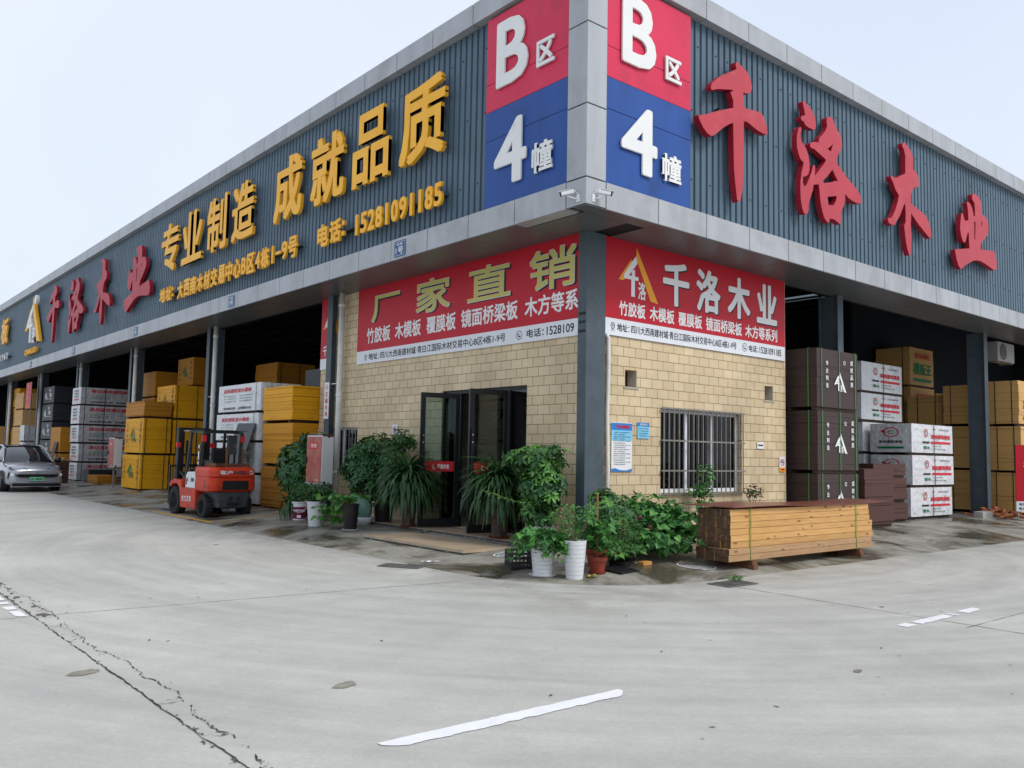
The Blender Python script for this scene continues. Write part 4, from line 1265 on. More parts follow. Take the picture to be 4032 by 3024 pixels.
# right-hand banner
F = FR(1.64, YW-.02, 0)
def big_r(F, t, Z):
    logo(F, .33, 4.60, 1.10, .98, Z, 'print_orange', 'print_white', t)
    for ch, u0, u1 in (('千', 1.56, 2.36), ('洛', 2.58, 3.37), ('木', 3.61, 4.41), ('业', 4.64, 5.41)):
        o = line(F, t, 'character', 'print_white', ch, u0, u1, 4.62, 5.49, Z+.004, .03)
        line(F, o, 'character_shadow', 'print_black', ch, u0+.03, u1+.03, 4.595, 5.465, Z, .03)
    for txt, a, b in zip(GOODS, (.35, 1.19, 2.03, 2.89, 4.23), (1.07, 1.91, 2.77, 4.11, 5.42)):
        line(F, t, 'goods_line', 'print_white', txt, a, b, 4.265, 4.54, Z, .024)
    contact_lines(F, t, Z, .19, .30, .58, .68, 3.92, 4.21, 4.36, 4.70, 4.75, 5.57, '15281091185', 3.965, 4.12)
banner(F, 5.72, 3.88, 4.19, 5.665, 'red banner with emblem and white characters over the barred window', big_r)
# left-hand banner
F = FL(XW-.02, 9.05, 0)
def big_l(F, t, Z):
    for ch, u0, u1, v0, v1 in (('厂', .66, 1.88, 4.80, 5.42), ('家', 2.56, 3.86, 4.78, 5.52), ('直', 4.47, 5.84, 4.80, 5.50), ('销', 6.40, 7.66, 4.76, 5.52)):
        o = line(F, t, 'brush_character', 'print_olive', ch, u0, u1, v0, v1, Z+.009, .02)
        line(F, o, 'character_edge', 'banner_white', ch, u0-.012, u1+.012, v0-.012, v1+.012, Z+.005, .029)
        line(F, o, 'character_shadow', 'print_black', ch, u0+.06, u1+.06, v0-.03, v1-.03, Z, .029)
    for txt, a, b in zip(GOODS[:4]+['木方等系'], (.45, 1.71, 2.99, 4.25, 6.27), (1.51, 2.77, 4.07, 6.07, 7.72)):
        line(F, t, 'goods_line', 'print_white', txt, a, b, 4.30, 4.68, Z, .024)
    contact_lines(F, t, Z, .43, .56, 1.0, 1.10, 5.71, 6.12, 6.34, 6.82, 6.90, 7.62, '1528109', 3.90, 4.07)
banner(F, 7.74, 3.83, 4.14, 5.665, 'red banner with big olive brush characters over the glass doors', big_l)
# partial one beyond the post
F = FL(XW-.02, 10.94, 0)
def big_s(F, t, Z):
    logo(F, .10, 4.55, 1.0, .98, Z, 'print_orange', 'print_white', t)
    line(F, t, 'goods_line', 'print_white', '千洛', .12, .66, 4.16, 4.44, Z, .012)
banner(F, .70, 3.82, 4.1, 5.665, 'narrow end of a red banner left of the grey post', big_s)
t = thing('stencilled_code', 'black stencilled code running up the corner column at banner height', 'marking', (1.11, 1.2, 3.9))
F = Fr((1.116, 1.285, 3.75), (0, 0, 1), (0, 1, 0)); F.n = Vector((-1, 0, 0)); F.u = Vector((0, -1, 0)) if False else Vector((0, 1, 0))
MB().text(FL(1.117, 1.28, 3.86), '三三', .01, .19, 0.0, .36, .0005, None, .02).build('mark', 'print_black', t)

# notices on the brick
def notice(F, W, H, name, label, cat, draw, base='paper_white', group=None):
    t = thing(name, label, cat, F.p(0, 0, 0), 0, group)
    MB().fbox(F, 0, W, 0, H, 0, .008).build('board', base, t)
    draw(F, t)
    return t
LINES = ['为加强厂区安全管理保障人员', '严禁在厂区内吸烟及使用明火', '车辆进出须减速慢行按位停放', '装卸货物应专人指挥注意安全', '非工作人员不得进入作业区域', '每日检查消防器材保持完好', '下班后切断电源关好门窗', '违反规定者按制度处理']
def d_long(F, t):
    MB().fquad(F, 0, .54, .74, .87, .010).build('title_band', 'print_blue', t)
    pts = [(0, .05), (0, 0), (.54, 0), (.54, .055), (.40, .022), (.22, .028), (.1, .06)]
    MB().poly(F, pts, .010).build('foot_band', 'print_blue', t)
    MB().fquad(F, 0, .54, .55, .74, .0095).build('pale_band', 'print_sky', t)
    MB().text(F, '厂区安全管理制度', .10, .46, .775, .835, .012, None, .03).build('title', 'print_red', t)
    k = MB()
    for i in range(16):
        v = .70-.038*i
        k.text(F, LINES[i % 8], .05, .49 if i % 2 == 0 else .36, v-.011, v+.011, .012)
    k.build('lettering', 'print_black', t)
notice(FR(1.84, YW-.012, 1.44), .54, .88, 'notice_sheet', 'tall blue and white rules sheet on the brick beside the corner column', 'notice', d_long)
def d_blue(F, t):
    MB().fquad(F, 0, .32, .22, .29, .010).build('blue_band', 'print_blue', t)
    k = MB()
    for i in range(4): k.text(F, LINES[(i+3) % 8], .03, .29, .18-.045*i-.012, .18-.045*i+.012, .011)
    k.build('lettering', 'print_navy', t)
    MB().text(F, '危险告知', .06, .26, .235, .275, .012, None, .02).build('title', 'print_white', t)
notice(FR(2.53, YW-.012, 2.05), .32, .29, 'notice_plate', 'small sky-blue notice plate high on the brick left of the window', 'notice', d_blue, 'print_sky')
def no_smoke(F, t):
    m = MB(); ring(m, F, .11, .20, .062, .078, .010)
    m.build('ban_ring', 'print_red', t)
    k = MB().fquad(F, .05, .13, .195, .212, .0105)
    k.poly(F, [(.125, .16), (.135, .15), (.16, .24), (.15, .25)], .0105); disc(k, F, .10, .225, .02, .0105, 10)
    k.poly(F, [(.06, .245), (.07, .255), (.165, .16), (.155, .15)], .0115)
    k.build('cigarette', 'print_black', t)
    MB().fquad(F, 0, .22, 0, .09, .010).build('orange_band', 'print_orange', t)
    MB().text(F, '严禁烟火', .03, .19, .025, .065, .012, None, .03).build('lettering', 'print_red', t)
notice(FL(XW-.012, 7.36, 2.02), .22, .32, 'no_smoking_sign', 'white no-smoking sign on the brick above the dark shrub left of the doors', 'sign', no_smoke, group='no-smoking signs')
notice(FR(7.14, YW-.012, 1.45), .22, .32, 'no_smoking_sign', 'white no-smoking sign at the right end of the brick wall', 'sign', no_smoke, group='no-smoking signs')
notice(FL(XW-.012, 10.93, 1.98), .2, .28, 'no_smoking_sign', 'white no-smoking sign over the red fire cabinet left of the post', 'sign', no_smoke, group='no-smoking signs')
def d_strip(F, t):
    m = MB(); ring(m, F, .12, .80, .055, .07, .010)
    m.fquad(F, .07, .17, .79, .81, .010)
    m.vtext(F, '无烟市场', .12, .13, .68, .165, .010, .025)
    m.build('lettering', 'print_red', t)
notice(FL(.99, 10.295, 2.52), .24, .92, 'post_sign', 'tall white strip sign with red characters on the grey post', 'sign', d_strip)
def d_lbl(F, t):
    MB().fquad(F, .03, .21, .06, .09, .010).build('mark', 'print_black', t)
notice(FR(6.31, YW-.012, 1.93), .24, .14, 'paper_label', 'small white paper label on the brick right of the window', 'label', d_lbl)
# cable cover running down the right wall beside the column
t = thing('conduit', 'white flexible conduit down the brick beside the corner column', 'conduit', (1.70, YW-.03, .3))
MB().tube([(1.66, YW-.03, 3.9), (1.70, YW-.05, 3.82), (1.715, YW-.05, 3.4), (1.70, YW-.04, 2.4), (1.72, YW-.05, 1.5), (1.70, YW-.045, .3)], .035, 10).build('tube', 'pipe_white', t, smooth=True)

# ---------------------------------------------------------------- bundles of board
def bundle(x0, x1, y0, y1, z0, z1, mat, label, group, draw=None, straps=None, slabs=7, film=False, jit=.012, bearers=True, seed=None):
    rr = random.Random(seed if seed is not None else int(x0*100+y0*10+z0*1000))
    t = thing('board_bundle', label, 'board bundle', ((x0+x1)/2, (y0+y1)/2, z0), 0, group)
    if film:
        # wrapped in film: soft edges, slightly bulging sides
        m = MB(); nx, ny, nz = 7, 7, 5
        bm = bmesh.new(); bmesh.ops.create_cube(bm, size=1.0)
        bmesh.ops.subdivide_edges(bm, edges=bm.edges[:], cuts=6, use_grid_fill=True)
        for v in bm.verts:
            c = v.co.copy()
            k = 1+.012*math.sin(9*c.x+rr.random()*2)*math.cos(7*c.y)
            w = Vector((c.x*(x1-x0), c.y*(y1-y0), c.z*(z1-z0)))
            n = Vector((0, 0, 0))
            for ax in (0, 1):
                if abs(abs(c[ax])-.5) < 1e-4: n[ax] = math.copysign(1, c[ax])
            edge = sum(abs(abs(c[ax])-.5) < 1e-4 for ax in range(3))
            w += n*rr.uniform(-.004, .010)*(1 if edge == 1 else .2)
            if edge > 1: w *= .995
            v.co = w+Vector(((x0+x1)/2, (y0+y1)/2, (z0+z1)/2))
        bm.verts.index_update()
        m.add([v.co.copy() for v in bm.verts], [tuple(v.index for v in f.verts) for f in bm.faces]); bm.free()
        m.build('film_wrap', mat, t)
    else:
        m = MB()
        hs = sorted([rr.uniform(.04, .96) for _ in range(slabs-1)])
        zz = [z0]+[z0+(z1-z0)*h for h in hs]+[z1]
        for a, b in zip(zz[:-1], zz[1:]):
            if b-a < .004: continue
            j = [rr.uniform(-jit, jit) for _ in range(4)]
            m.box(x0+j[0], x1+j[1], y0+j[2], y1+j[3], a, b-.004)
        m.build('board_stack', mat, t)
    if bearers:
        for f in (.12, .88):
            y = y0+(y1-y0)*f
            MB().box(x0+.02, x1-.02, y-.05, y+.05, z0-.07, z0-.001).build('bearer', 'bearer_wood', t)
    e = .02
    if straps:
        smat, onx, ony = straps
        for f in onx:          # round the -X and +X faces, at a fraction along y
            y = y1-(y1-y0)*f
            s = MB()
            s.box(x0-e, x0-e+.004, y-.012, y+.012, z0, z1+.004).box(x0-e, x1+e, y-.012, y+.012, z1+.001, z1+.005).box(x1+e-.004, x1+e, y-.012, y+.012, z0, z1)
            s.build('strap', smat, t)
        for f in ony:
            x = x0+(x1-x0)*f
            s = MB()
            s.box(x-.012, x+.012, y0-e, y0-e+.004, z0, z1+.006).box(x-.012, x+.012, y0-e, y1+e, z1+.003, z1+.007).box(x-.012, x+.012, y1+e-.004, y1+e, z0, z1)
            s.build('strap', smat, t)
    if draw:
        draw(t, FL(x0-.016, y1, z0), y1-y0, FR(x0, y0-.016, z0), x1-x0, z1-z0)
    return t

ORD = ['bottom', 'second', 'third', 'fourth', 'fifth', 'sixth']
def stack(zs, n_lab, make):
    pass

# printed faces
def draw_brown(t, FX, LX, FY, LY, H):
    MB().vtext(FY, '专业制造', LY*.23, .105, H*.80, .165, 0, .02).build('lettering_column', 'print_white', t)
    MB().vtext(FY, '成就品质', LY*.84, .115, H*.86, .165, 0, .02).build('lettering_column', 'print_white', t)
    m = MB(); logo(FY, LY*.40, H*.28, .52, .48, 0, None, None, None, m, m)
    m.build('emblem', 'print_white', t)
    m = MB(); ring(m, FY, LY*.66, H*.80, .03, .045, 0); m.build('registered_mark', 'print_white', t)
def draw_white(t, FX, LX, FY, LY, H):
    r, g, k = MB(), MB(), MB()
    ring(r, FY, LY*.33, H*.70, .085, .11, 0)
    g.text(FY, '仁', LY*.33-.06, LY*.33+.06, H*.70-.06, H*.70+.06, 0, None, .02)
    r.text(FY, '高档建筑模板', LY*.45, LY*.93, H*.50, H*.66, 0, None, .03)
    r.fquad(FY, LY*.45, LY*.93, H*.33, H*.41, 0)
    r.text(FY, '干挂板', LY*.46, LY*.57, H*.82, H*.87, 0, None, .01)
    k.text(FY, '产品用途 建筑混凝土', LY*.63, LY*.90, H*.80, H*.87, 0, None, .0)
    k.fquad(FY, LY*.25, LY*.41, H*.34, H*.40, 0)
    g.text(FY, '清水', LY*.26, LY*.42, H*.13, H*.25, 0, None, .03)
    k.text(FY, '执行标准 优等品', LY*.46, LY*.70, H*.22, H*.27, 0, None, .0)
    k.text(FY, '生产日期 规格型号 数量', LY*.46, LY*.80, H*.12, H*.17, 0, None, .0)
    r.build('lettering', 'print_red', t); g.build('lettering', 'print_green', t); k.build('lettering', 'print_black', t)
    r, g, k = MB(), MB(), MB()
    for a, b in ((.20, .16),):
        ring(r, FX, LX*.52, H*.70, LX*.16, LX*.19, 0, .62)
    r.poly(FX, [(LX*.26, H*.74), (LX*.34, H*.79), (LX*.36, H*.72), (LX*.46, H*.72), (LX*.46, H*.69), (LX*.34, H*.69)], 0)
    g.text(FX, '仁', LX*.44, LX*.60, H*.62, H*.78, 0, None, .02)
    k.text(FX, '高档建筑模板', LX*.22, LX*.80, H*.32, H*.42, 0, None, .02)
    g.fquad(FX, LX*.2, LX*.82, H*.13, H*.20, 0)
    r.build('lettering', 'print_red', t); g.build('lettering', 'print_green', t); k.build('lettering', 'print_black', t)
def draw_yellow(t, FX, LX, FY, LY, H):
    g = MB()
    logo(FX, LX*.30, H*.30, LX*.36, H*.46, 0, None, None, None, g, g)
    g.build('emblem', 'print_green', t)
    k = MB()
    k.vtext(FX, '专业制造', LX*.14, .12, H*.86, .20, 0, .01); k.vtext(FX, '成就品质', LX*.86, .12, H*.86, .20, 0, .01)
    k.build('lettering', 'print_navy', t)
def draw_far(txt):
    def d(t, FX, LX, FY, LY, H):
        r, k, g = MB(), MB(), MB()
        r.text(FY, txt, LY*.17, LY*.90, H*.68, H*.90, 0, None, .02, shear=.15)
        k.text(FY, '诚信铸就品牌', LY*.17, LY*.55, H*.08, H*.18, 0, None, .02); k.text(FY, '品质赢得未来', LY*.62, LY*.95, H*.08, H*.18, 0, None, .02)
        for i in range(3): g.text(FY, '地址 廊坊市文安县 电话', LY*.17, LY*.50, H*(.52-.1*i), H*(.58-.1*i), 0, None, 0)
        r.build('lettering', 'print_red', t); k.build('lettering', 'print_black', t); g.build('lettering', 'print_green', t)
        r, k = MB(), MB()
        for i in range(3): k.text(FX, '规格型号', LX*.25, LX*.75, H*(.74-.17*i), H*(.86-.17*i), 0, None, .01)
        r.text(FX, '优等品', LX*.25, LX*.75, H*.2, H*.34, 0, None, .02)
        r.build('lettering', 'print_red', t); k.build('lettering', 'print_black', t)
    return d
def draw_w2(t, FX, LX, FY, LY, H):
    r, k, g = MB(), MB(), MB()
    r.text(FX, '高档建筑清水模板', LX*.14, LX*.80, H*.70, H*.86, 0, None, .02, shear=.12)
    for i in range(3): g.text(FX, '地址 广西贵港市 电话', LX*.14, LX*.44, H*(.56-.1*i), H*(.61-.1*i), 0, None, 0)
    for i in range(3): g.text(FX, '用于高层建筑桥梁', LX*.52, LX*.82, H*(.56-.1*i), H*(.61-.1*i), 0, None, 0)
    k.text(FX, '诚信铸就品牌', LX*.14, LX*.42, H*.08, H*.17, 0, None, .02); k.text(FX, '品质赢得未来', LX*.5, LX*.8, H*.08, H*.17, 0, None, .02)
    r.build('lettering', 'print_red', t); k.build('lettering', 'print_black', t); g.build('lettering', 'print_green', t)
def draw_black(t, FX, LX, FY, LY, H):
    m = MB()
    logo(FX, LX*.16, H*.2, LX*.28, H*.5, 0, None, None, None, m, m)
    m.text(FX, '千', LX*.55, LX*.75, H*.62, H*.86, 0, None, .02); m.text(FX, '洛', LX*.58, LX*.82, H*.36, H*.60, 0, None, .02)
    m.text(FX, '木业 模板', LX*.5, LX*.85, H*.2, H*.28, 0, None, .01)
    m.build('lettering', 'print_white', t)
def draw_tan(t, FX, LX, FY, LY, H):
    r, g = MB(), MB()
    r.text(FY, '建筑模板', LY*.2, LY*.85, H*.72, H*.86, 0, None, .02)
    g.text(FY, '模板王', LY*.14, LY*.9, H*.28, H*.60, 0, None, .03)
    g.fquad(FY, LY*.15, LY*.88, H*.10, H*.18, 0)
    r.build('lettering', 'print_red', t); g.build('lettering', 'print_green', t)

def column_of(x0, x1, y0, y1, levels, mat, lab, group, draw=None, straps=None, film=False, slabs=7, jit=.012, dx=None):
    n = len(levels)
    mats = mat if isinstance(mat, list) else [mat]*n
    for i, (a, b) in enumerate(levels):
        pos = ('bottom', 'top') if n == 2 else (('bottom', 'middle', 'top') if n == 3 else ORD[:n-1]+['top'])
        rr = random.Random(int(x0*7+y0*13+i*101))
        sx, sy = rr.uniform(-.03, .03), rr.uniform(-.03, .03)
        bundle(x0+sx, x1+sx, y0+sy, y1+sy, a, b, mats[i], lab.replace('@', pos[i] if n > 1 else 'single'), group, draw[i] if isinstance(draw, list) else draw, straps, slabs, film, jit)

# right bay
column_of(7.66, 9.40, .52, 1.32, [(.27, 1.42), (1.50, 2.80), (2.88, 4.17)], 'ply_brown', '@ dark brown film-faced board bundle with white print and green straps beside the brick office', 'dark brown bundles by the office', draw_brown, ('strap_green', (.75,), (.10, .53, .93)), slabs=6, jit=.004)
bundle(9.55, 10.92, .46, 1.30, .25, 1.54, 'ply_red_brown', 'low uneven pile of reddish brown boards right of the tall dark stack', None, None, None, slabs=9, jit=.035)
column_of(11.05, 12.75, 1.0, 1.9, [(.27, .68), (.75, 1.30), (1.37, 1.66)], 'ply_red_brown', '@ dark red-brown board bundle between the low pile and the white bundles', 'red-brown bundles by the white stack', None, None, slabs=6, jit=.02)
column_of(13.36, 15.86, 1.16, 2.30, [(.27, 1.04), (1.11, 1.90), (1.97, 2.74)], 'film_white', '@ white film-wrapped board bundle of the front white stack in the right bay', 'white wrapped bundles in the right bay', draw_white, ('strap_black', (), (.52,)), True)
column_of(13.28, 15.66, 2.45, 3.55, [(.27, 1.02), (1.10, 1.92), (1.99, 2.80), (2.88, 3.62), (3.69, 4.50)], 'film_white', '@ white film-wrapped board bundle of the tall rear white stack in the right bay', 'white wrapped bundles in the right bay', draw_white, ('strap_black', (), (.52,)), True)
column_of(19.0, 21.4, 1.75, 2.68, [(.27, 1.50), (1.57, 2.88), (2.96, 4.18)], 'ply_tan', '@ tan board bundle with black straps just left of the right-hand column', 'tan bundles in the right bay', None, ('strap_black', (.25, .85), ()), slabs=8)
column_of(19.0, 21.4, .50, 1.44, [(.27, 1.45), (1.52, 2.86), (2.94, 4.25)], 'ply_tan', '@ tan board bundle right of the right-hand column', 'tan bundles in the right bay', draw_tan, ('strap_black', (.3, .8), ()), slabs=8)
column_of(19.3, 21.4, 2.85, 4.0, [(.27, 1.5), (1.57, 2.8), (2.88, 3.92)], 'ply_tan', '@ tan board bundle half hidden behind the white stacks', 'tan bundles in the right bay', None, ('strap_black', (.3, .8), ()), slabs=8)
column_of(19.9, 21.7, 4.2, 5.4, [(.27, 1.5), (1.57, 2.85), (2.92, 4.3), (4.38, 5.68)], 'ply_tan', '@ tan board bundle of the tallest stack at the back of the right bay', 'tan bundles in the right bay', draw_tan, ('strap_black', (.8,), ()), slabs=8)
column_of(22.0, 24, 4.2, 5.3, [(.27, 1.5), (1.57, 2.85), (2.92, 4.2)], 'ply_amber', '@ amber board bundle at the back right of the right bay', 'amber bundles at the back', None, None, slabs=8)
# left row, from the office outwards
column_of(.46, 1.36, 10.98, 12.74, [(.22, 1.28), (1.36, 2.42), (2.50, 3.38)], ['ply_amber', 'ply_gold', 'ply_yellow'], '@ bundle of the strapless amber and yellow board stack beside the brick office', 'yellow bundles by the office', None, None, slabs=14, jit=.016)
column_of(.42, 1.6, 12.86, 15.85, [(.24, 1.02), (1.09, 1.90), (1.97, 2.72), (2.79, 3.56)], 'film_white', '@ white film-wrapped board bundle behind the forklift', 'white wrapped bundles behind the forklift', draw_w2, ('strap_lime', (.90,), (.25,)), True)
column_of(.42, 1.40, 22.93, 25.08, [(.22, 1.44), (1.52, 2.78)], 'ply_yellow', '@ strapped yellow board bundle with a green emblem left of the forklift', 'yellow bundles left of the forklift', draw_yellow, ('strap_black', (.9,), (.08, .84)), slabs=9, jit=.012)
bundle(.44, 1.42, 22.9, 25.1, 2.86, 3.40, 'ply_amber', 'short amber board bundle lying on top of the strapped yellow bundles', None, None, None, slabs=6, jit=.02)
column_of(1.50, 2.62, 22.9, 24.9, [(.27, 1.44), (1.52, 2.76), (2.84, 4.06)], 'ply_yellow', '@ yellow board bundle in the inner row left of the forklift', 'yellow bundles left of the forklift', draw_yellow, ('strap_black', (.9,), (.08, .74)), slabs=8)
bundle(2.35, 3.5, 23.5, 25.2, 4.16, 5.22, 'ply_amber', 'amber crate-like bundle with a green emblem topmost inside the left bay', None, draw_yellow, None, slabs=5, jit=.004)
bundle(1.75, 2.9, 26.0, 28.2, 3.8, 4.78, 'ply_amber', 'dim amber bundle on the high stack behind the yellow boards', None, None, None, slabs=5, jit=.004)
column_of(1.7, 2.95, 25.9, 28.0, [(.27, 1.4), (1.48, 2.6), (2.68, 3.72)], 'ply_amber', '@ amber board bundle behind the yellow stack', 'amber bundles in the left bay', None, ('strap_black', (), (.1, .8)), slabs=8)
for k, (x0, y0) in enumerate(((4.2, 20.2), (6.0, 20.0), (7.8, 20.2), (9.6, 20.4))):
    column_of(x0, x0+1.5, y0, y0+1.9, [(.27, 1.5), (1.57, 2.8), (2.88, 4.0), (4.08, 4.95-.1*k)], 'ply_amber', '@ dim amber bundle of the %s stack inside the bay over the white bundles' % ordn[k], 'amber stacks deep in the bay', None, ('strap_black', (), (.1, .6)), slabs=6)
bundle(2.1, 3.0, 12.5, 13.6, .3, 4.05, 'ply_grey', 'dark grey board pile standing behind the yellow bundles by the office', None, None, None, slabs=6, jit=.01)
column_of(.52, 2.96, 32.22, 33.70, [(.22, .98), (1.06, 1.83), (1.91, 2.65), (2.73, 3.54), (3.62, 4.36)], 'film_grey', '@ grey-white film-wrapped bundle with red print in the tall stack behind the car', 'grey wrapped bundles behind the car', [draw_far('廊坊高档建筑模板'), draw_far('廊坊高档建筑模板'), draw_far('廊坊高档建筑模板'), draw_far('高档建筑清水模板'), draw_far('廊坊高档建筑模板')], ('strap_black', (), (.08, .42)), True)
bundle(.55, 1.30, 28.9, 30.4, .2, .52, 'ply_amber', 'low amber board pile on the ground behind the far fire cabinet', None, None, None, slabs=4, jit=.02)
bundle(.66, 1.75, 30.7, 31.6, .22, .72, 'ply_black', 'low black board pile at the foot of the grey wrapped stack', None, None, None, slabs=4, jit=.02)
bundle(-.55, .0, 31.3, 32.1, .12, 1.08, 'ply_red_brown', 'dark brown crate of scrap timber behind the car', None, None, None, slabs=5, jit=.01)
t = thing('scrap_heap', 'untidy heap of wood offcuts on the dark crate behind the car', 'scrap heap', (-.27, 31.7, 1.08))
rr = random.Random(3); m = MB()
for _ in range(34):
    a = rr.uniform(0, pi); l = rr.uniform(.12, .4); c = Vector((-.27+rr.uniform(-.3, .35), 31.7+rr.uniform(-.35, .35), 1.09+abs(rr.gauss(0, .06))))
    d = Vector((cos(a), sin(a), rr.uniform(-.25, .35)))
    m.bar(c-d*l/2, c+d*l/2, rr.uniform(.03, .09), .018)
m.build('offcuts', 'scrap_wood', t)
bundle(.35, 1.25, 34.75, 36.65, 1.44, 2.60, 'ply_amber', 'upright amber bundle standing between the black stack and the grey wrapped stack', None, None, None, slabs=5, jit=.006)
bundle(.35, 1.25, 34.75, 36.65, .22, 1.36, 'ply_amber', 'amber bundle on the ground under the upright amber bundle', None, None, None, slabs=5, jit=.02)
t = thing('leaning_board', 'small dark red board leaning on the amber bundle behind the car', 'board', (.1, 35.3, .2))
MB().add([(-.1, 35.0, .25), (-.1, 35.6, .25), (.30, 35.6, 1.9), (.30, 35.0, 1.9), (-.07, 35.0, .25), (-.07, 35.6, .25), (.33, 35.6, 1.9), (.33, 35.0, 1.9)], [(0,1,2,3),(7,6,5,4),(0,4,5,1),(1,5,6,2),(2,6,7,3),(3,7,4,0)]).build('board', 'ply_red_brown', t)
column_of(.9, 2.0, 39.15, 41.5, [(.22, 1.06), (1.14, 2.0), (2.08, 2.94), (3.02, 3.86), (3.94, 4.78)], 'ply_black', '@ black board bundle with white emblem in the far left bay', 'black bundles in the far left bay', draw_black, None, slabs=4, jit=.004)
column_of(1.0, 2.4, 47.2, 49.5, [(.22, 1.5), (1.58, 2.8), (2.88, 3.8), (3.88, 4.8)], 'ply_tan', '@ tan bundle in the farthest left bay', 'tan bundles in the farthest left bay', None, None, slabs=5)
column_of(1.3, 2.4, 50.0, 51.6, [(.22, 1.5), (1.58, 2.8), (2.88, 4.0), (4.08, 5.2)], 'ply_yellow', '@ yellow bundle in the farthest left bay', 'yellow bundles in the farthest left bay', draw_yellow, None, slabs=5)
column_of(.8, 1.7, 45.0, 46.4, [(.22, .95), (1.02, 1.9), (1.98, 2.85)], 'film_grey', '@ pale wrapped carton stack by the far pipe', 'pale cartons by the far pipe', None, None, True)
column_of(.6, 1.6, 53.5, 55.5, [(.22, 1.5), (1.58, 2.9)], 'ply_tan', '@ tan bundle at the left edge beyond the last post', 'tan bundles at the left edge', None, None, slabs=5)
t = thing('hanging_banner', 'tall narrow red banner hanging in the farthest left bay', 'banner', (.5, 43.0, 3.7))
F = FL(.5, 43.7, 3.7); MB().fbox(F, 0, 1.4, 0, 1.42, 0, .02).build('sheet', 'banner_red', t)
MB().vtext(F, '清水模板', .5, .24, 1.34, .32, .022).text(F, '7000', .2, 1.1, .05, .2, .022, None, .02).build('lettering', 'print_orange', t)
MB().box(.46, .50, 42.3, 42.34, .2, 5.1).box(.51, .55, 43.66, 43.7, .2, 5.1).build('pole', 'bar_steel', t)
t = thing('red_barrow_board', 'low red board standing behind the car at the left edge', 'board', (-3.2, 34.2, 0))
MB().box(-4.5, -2.6, 34.2, 34.26, 1.45, 1.75).build('board', 'banner_red', t); MB().box(-4.4, -4.34, 34.2, 34.26, 0, 1.449).box(-2.8, -2.74, 34.2, 34.26, 0, 1.449).build('leg', 'bar_steel', t)
# big grey sheet leaning on the white bundles behind the forklift
t = thing('leaning_sheet', 'dark grey board sheet leaning on the white bundles behind the forklift', 'board', (-.05, 13.7, .1))
a, b, c, d = Vector((-.12, 14.75, gz(-.12, 14.7))), Vector((-.12, 13.45, gz(-.12, 13.5))), Vector((.36, 12.95, 2.42)), Vector((.36, 14.1, 2.44))
n_ = Vector((-.03, 0, .005))
MB().add([a, b, c, d, a+n_, b+n_, c+n_, d+n_], [(0,1,2,3),(7,6,5,4),(0,4,5,1),(1,5,6,2),(2,6,7,3),(3,7,4,0)]).build('sheet', 'ply_grey', t)

# ---------------------------------------------------------------- timber bundle in front of the office
t = thing('timber_bundle', 'strapped bundle of fresh square timber on blocks in front of the barred window', 'timber bundle', (3.6, -1.35, .15))
rr = random.Random(21)
TX0, TX1, TY0 = 1.52, 5.74, -1.62
rows, cols = 8, 7
bh, bw = .0975, .088
for r in range(rows):
    for c in range(cols):
        z = .165+r*bh; y = TY0+c*bw
        e0 = rr.uniform(-.014, .010)+(.0 if 1 < r else -.05); e1 = rr.uniform(-.05, .05)+(.06 if r < 5 else -.02)
        dy = rr.uniform(-.004, .004)-(.012 if r < 2 else 0)
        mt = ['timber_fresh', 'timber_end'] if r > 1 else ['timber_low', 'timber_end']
        b = MB().box(TX0+e0, TX1+e1, y+.001+dy, y+bw-.001+dy, z+.001, z+bh-.004)
        o = b.build('beam', mt, t, bevel=.003)
        for i, p in enumerate(o.data.polygons): p.material_index = 1 if abs(p.normal.x) > .9 else 0
for x in (2.02, 5.22):
    s = MB(); y0, y1, z0, z1 = TY0-.018, TY0+cols*bw+.012, .158, .165+rows*bh+.003
    s.box(x-.012, x+.012, y0-.003, y0, z0, z1).box(x-.012, x+.012, y0, y1, z1, z1+.003).box(x-.012, x+.012, y1, y1+.003, z0, z1).box(x-.012, x+.012, y0, y1, z0-.003, z0)
    s.build('strap', 'strap_lime', t)
t = thing('cover_sheet', 'thin reddish plywood sheet lying over the timber bundle', 'plywood sheet', (3.6, -1.3, .96))
m = MB(); nx = 16
P = []
for i in range(nx+1):
    f = i/nx
    x = 1.42+(6.32-1.42)*f
    sag = .014*math.sin(f*7)+.02*abs(f-.55)+(.03 if f < .06 else 0)*0
    for y in (TY0-.05-.02*math.sin(f*5), TY0+cols*bw+.10):
        P.append((x+(-.06 if y > -1.2 else .12)*(1-f), y, .955+sag+.012*(y > -1.2)))
k = len(P)
P += [(x, y, z+.012) for x, y, z in P]
Fc = []
for i in range(nx):
    a = 2*i
    Fc += [(a, a+1, a+3, a+2), (k+a, k+a+2, k+a+3, k+a+1), (a, a+2, k+a+2, k+a), (a+1, k+a+1, k+a+3, a+3)]
Fc += [(0, k, k+1, 1), (2*nx, 2*nx+1, k+2*nx+1, k+2*nx)]
m.add(P, Fc).build('sheet', 'ply_cover', t)
for nm, (x, y), n in (('by the left end', (2.06, -1.55), 2), ('at the right end', (5.3, -1.55), 2)):
    z = gz(x, y)
    t = thing('support_block', 'brown wooden support block %s under the timber bundle' % nm, 'wood block', (x, y, z), 0, 'blocks under the timber')
    MB().box(x-.05, x+.07, y-.14, y+.75, z, z+(.164-z)*.5).build('lower_block', 'scrap_brown', t)
    MB().box(x-.04, x+.09, y-.11, y+.75, z+(.164-z)*.5+.001, .163).build('upper_block', 'scrap_brown', t)

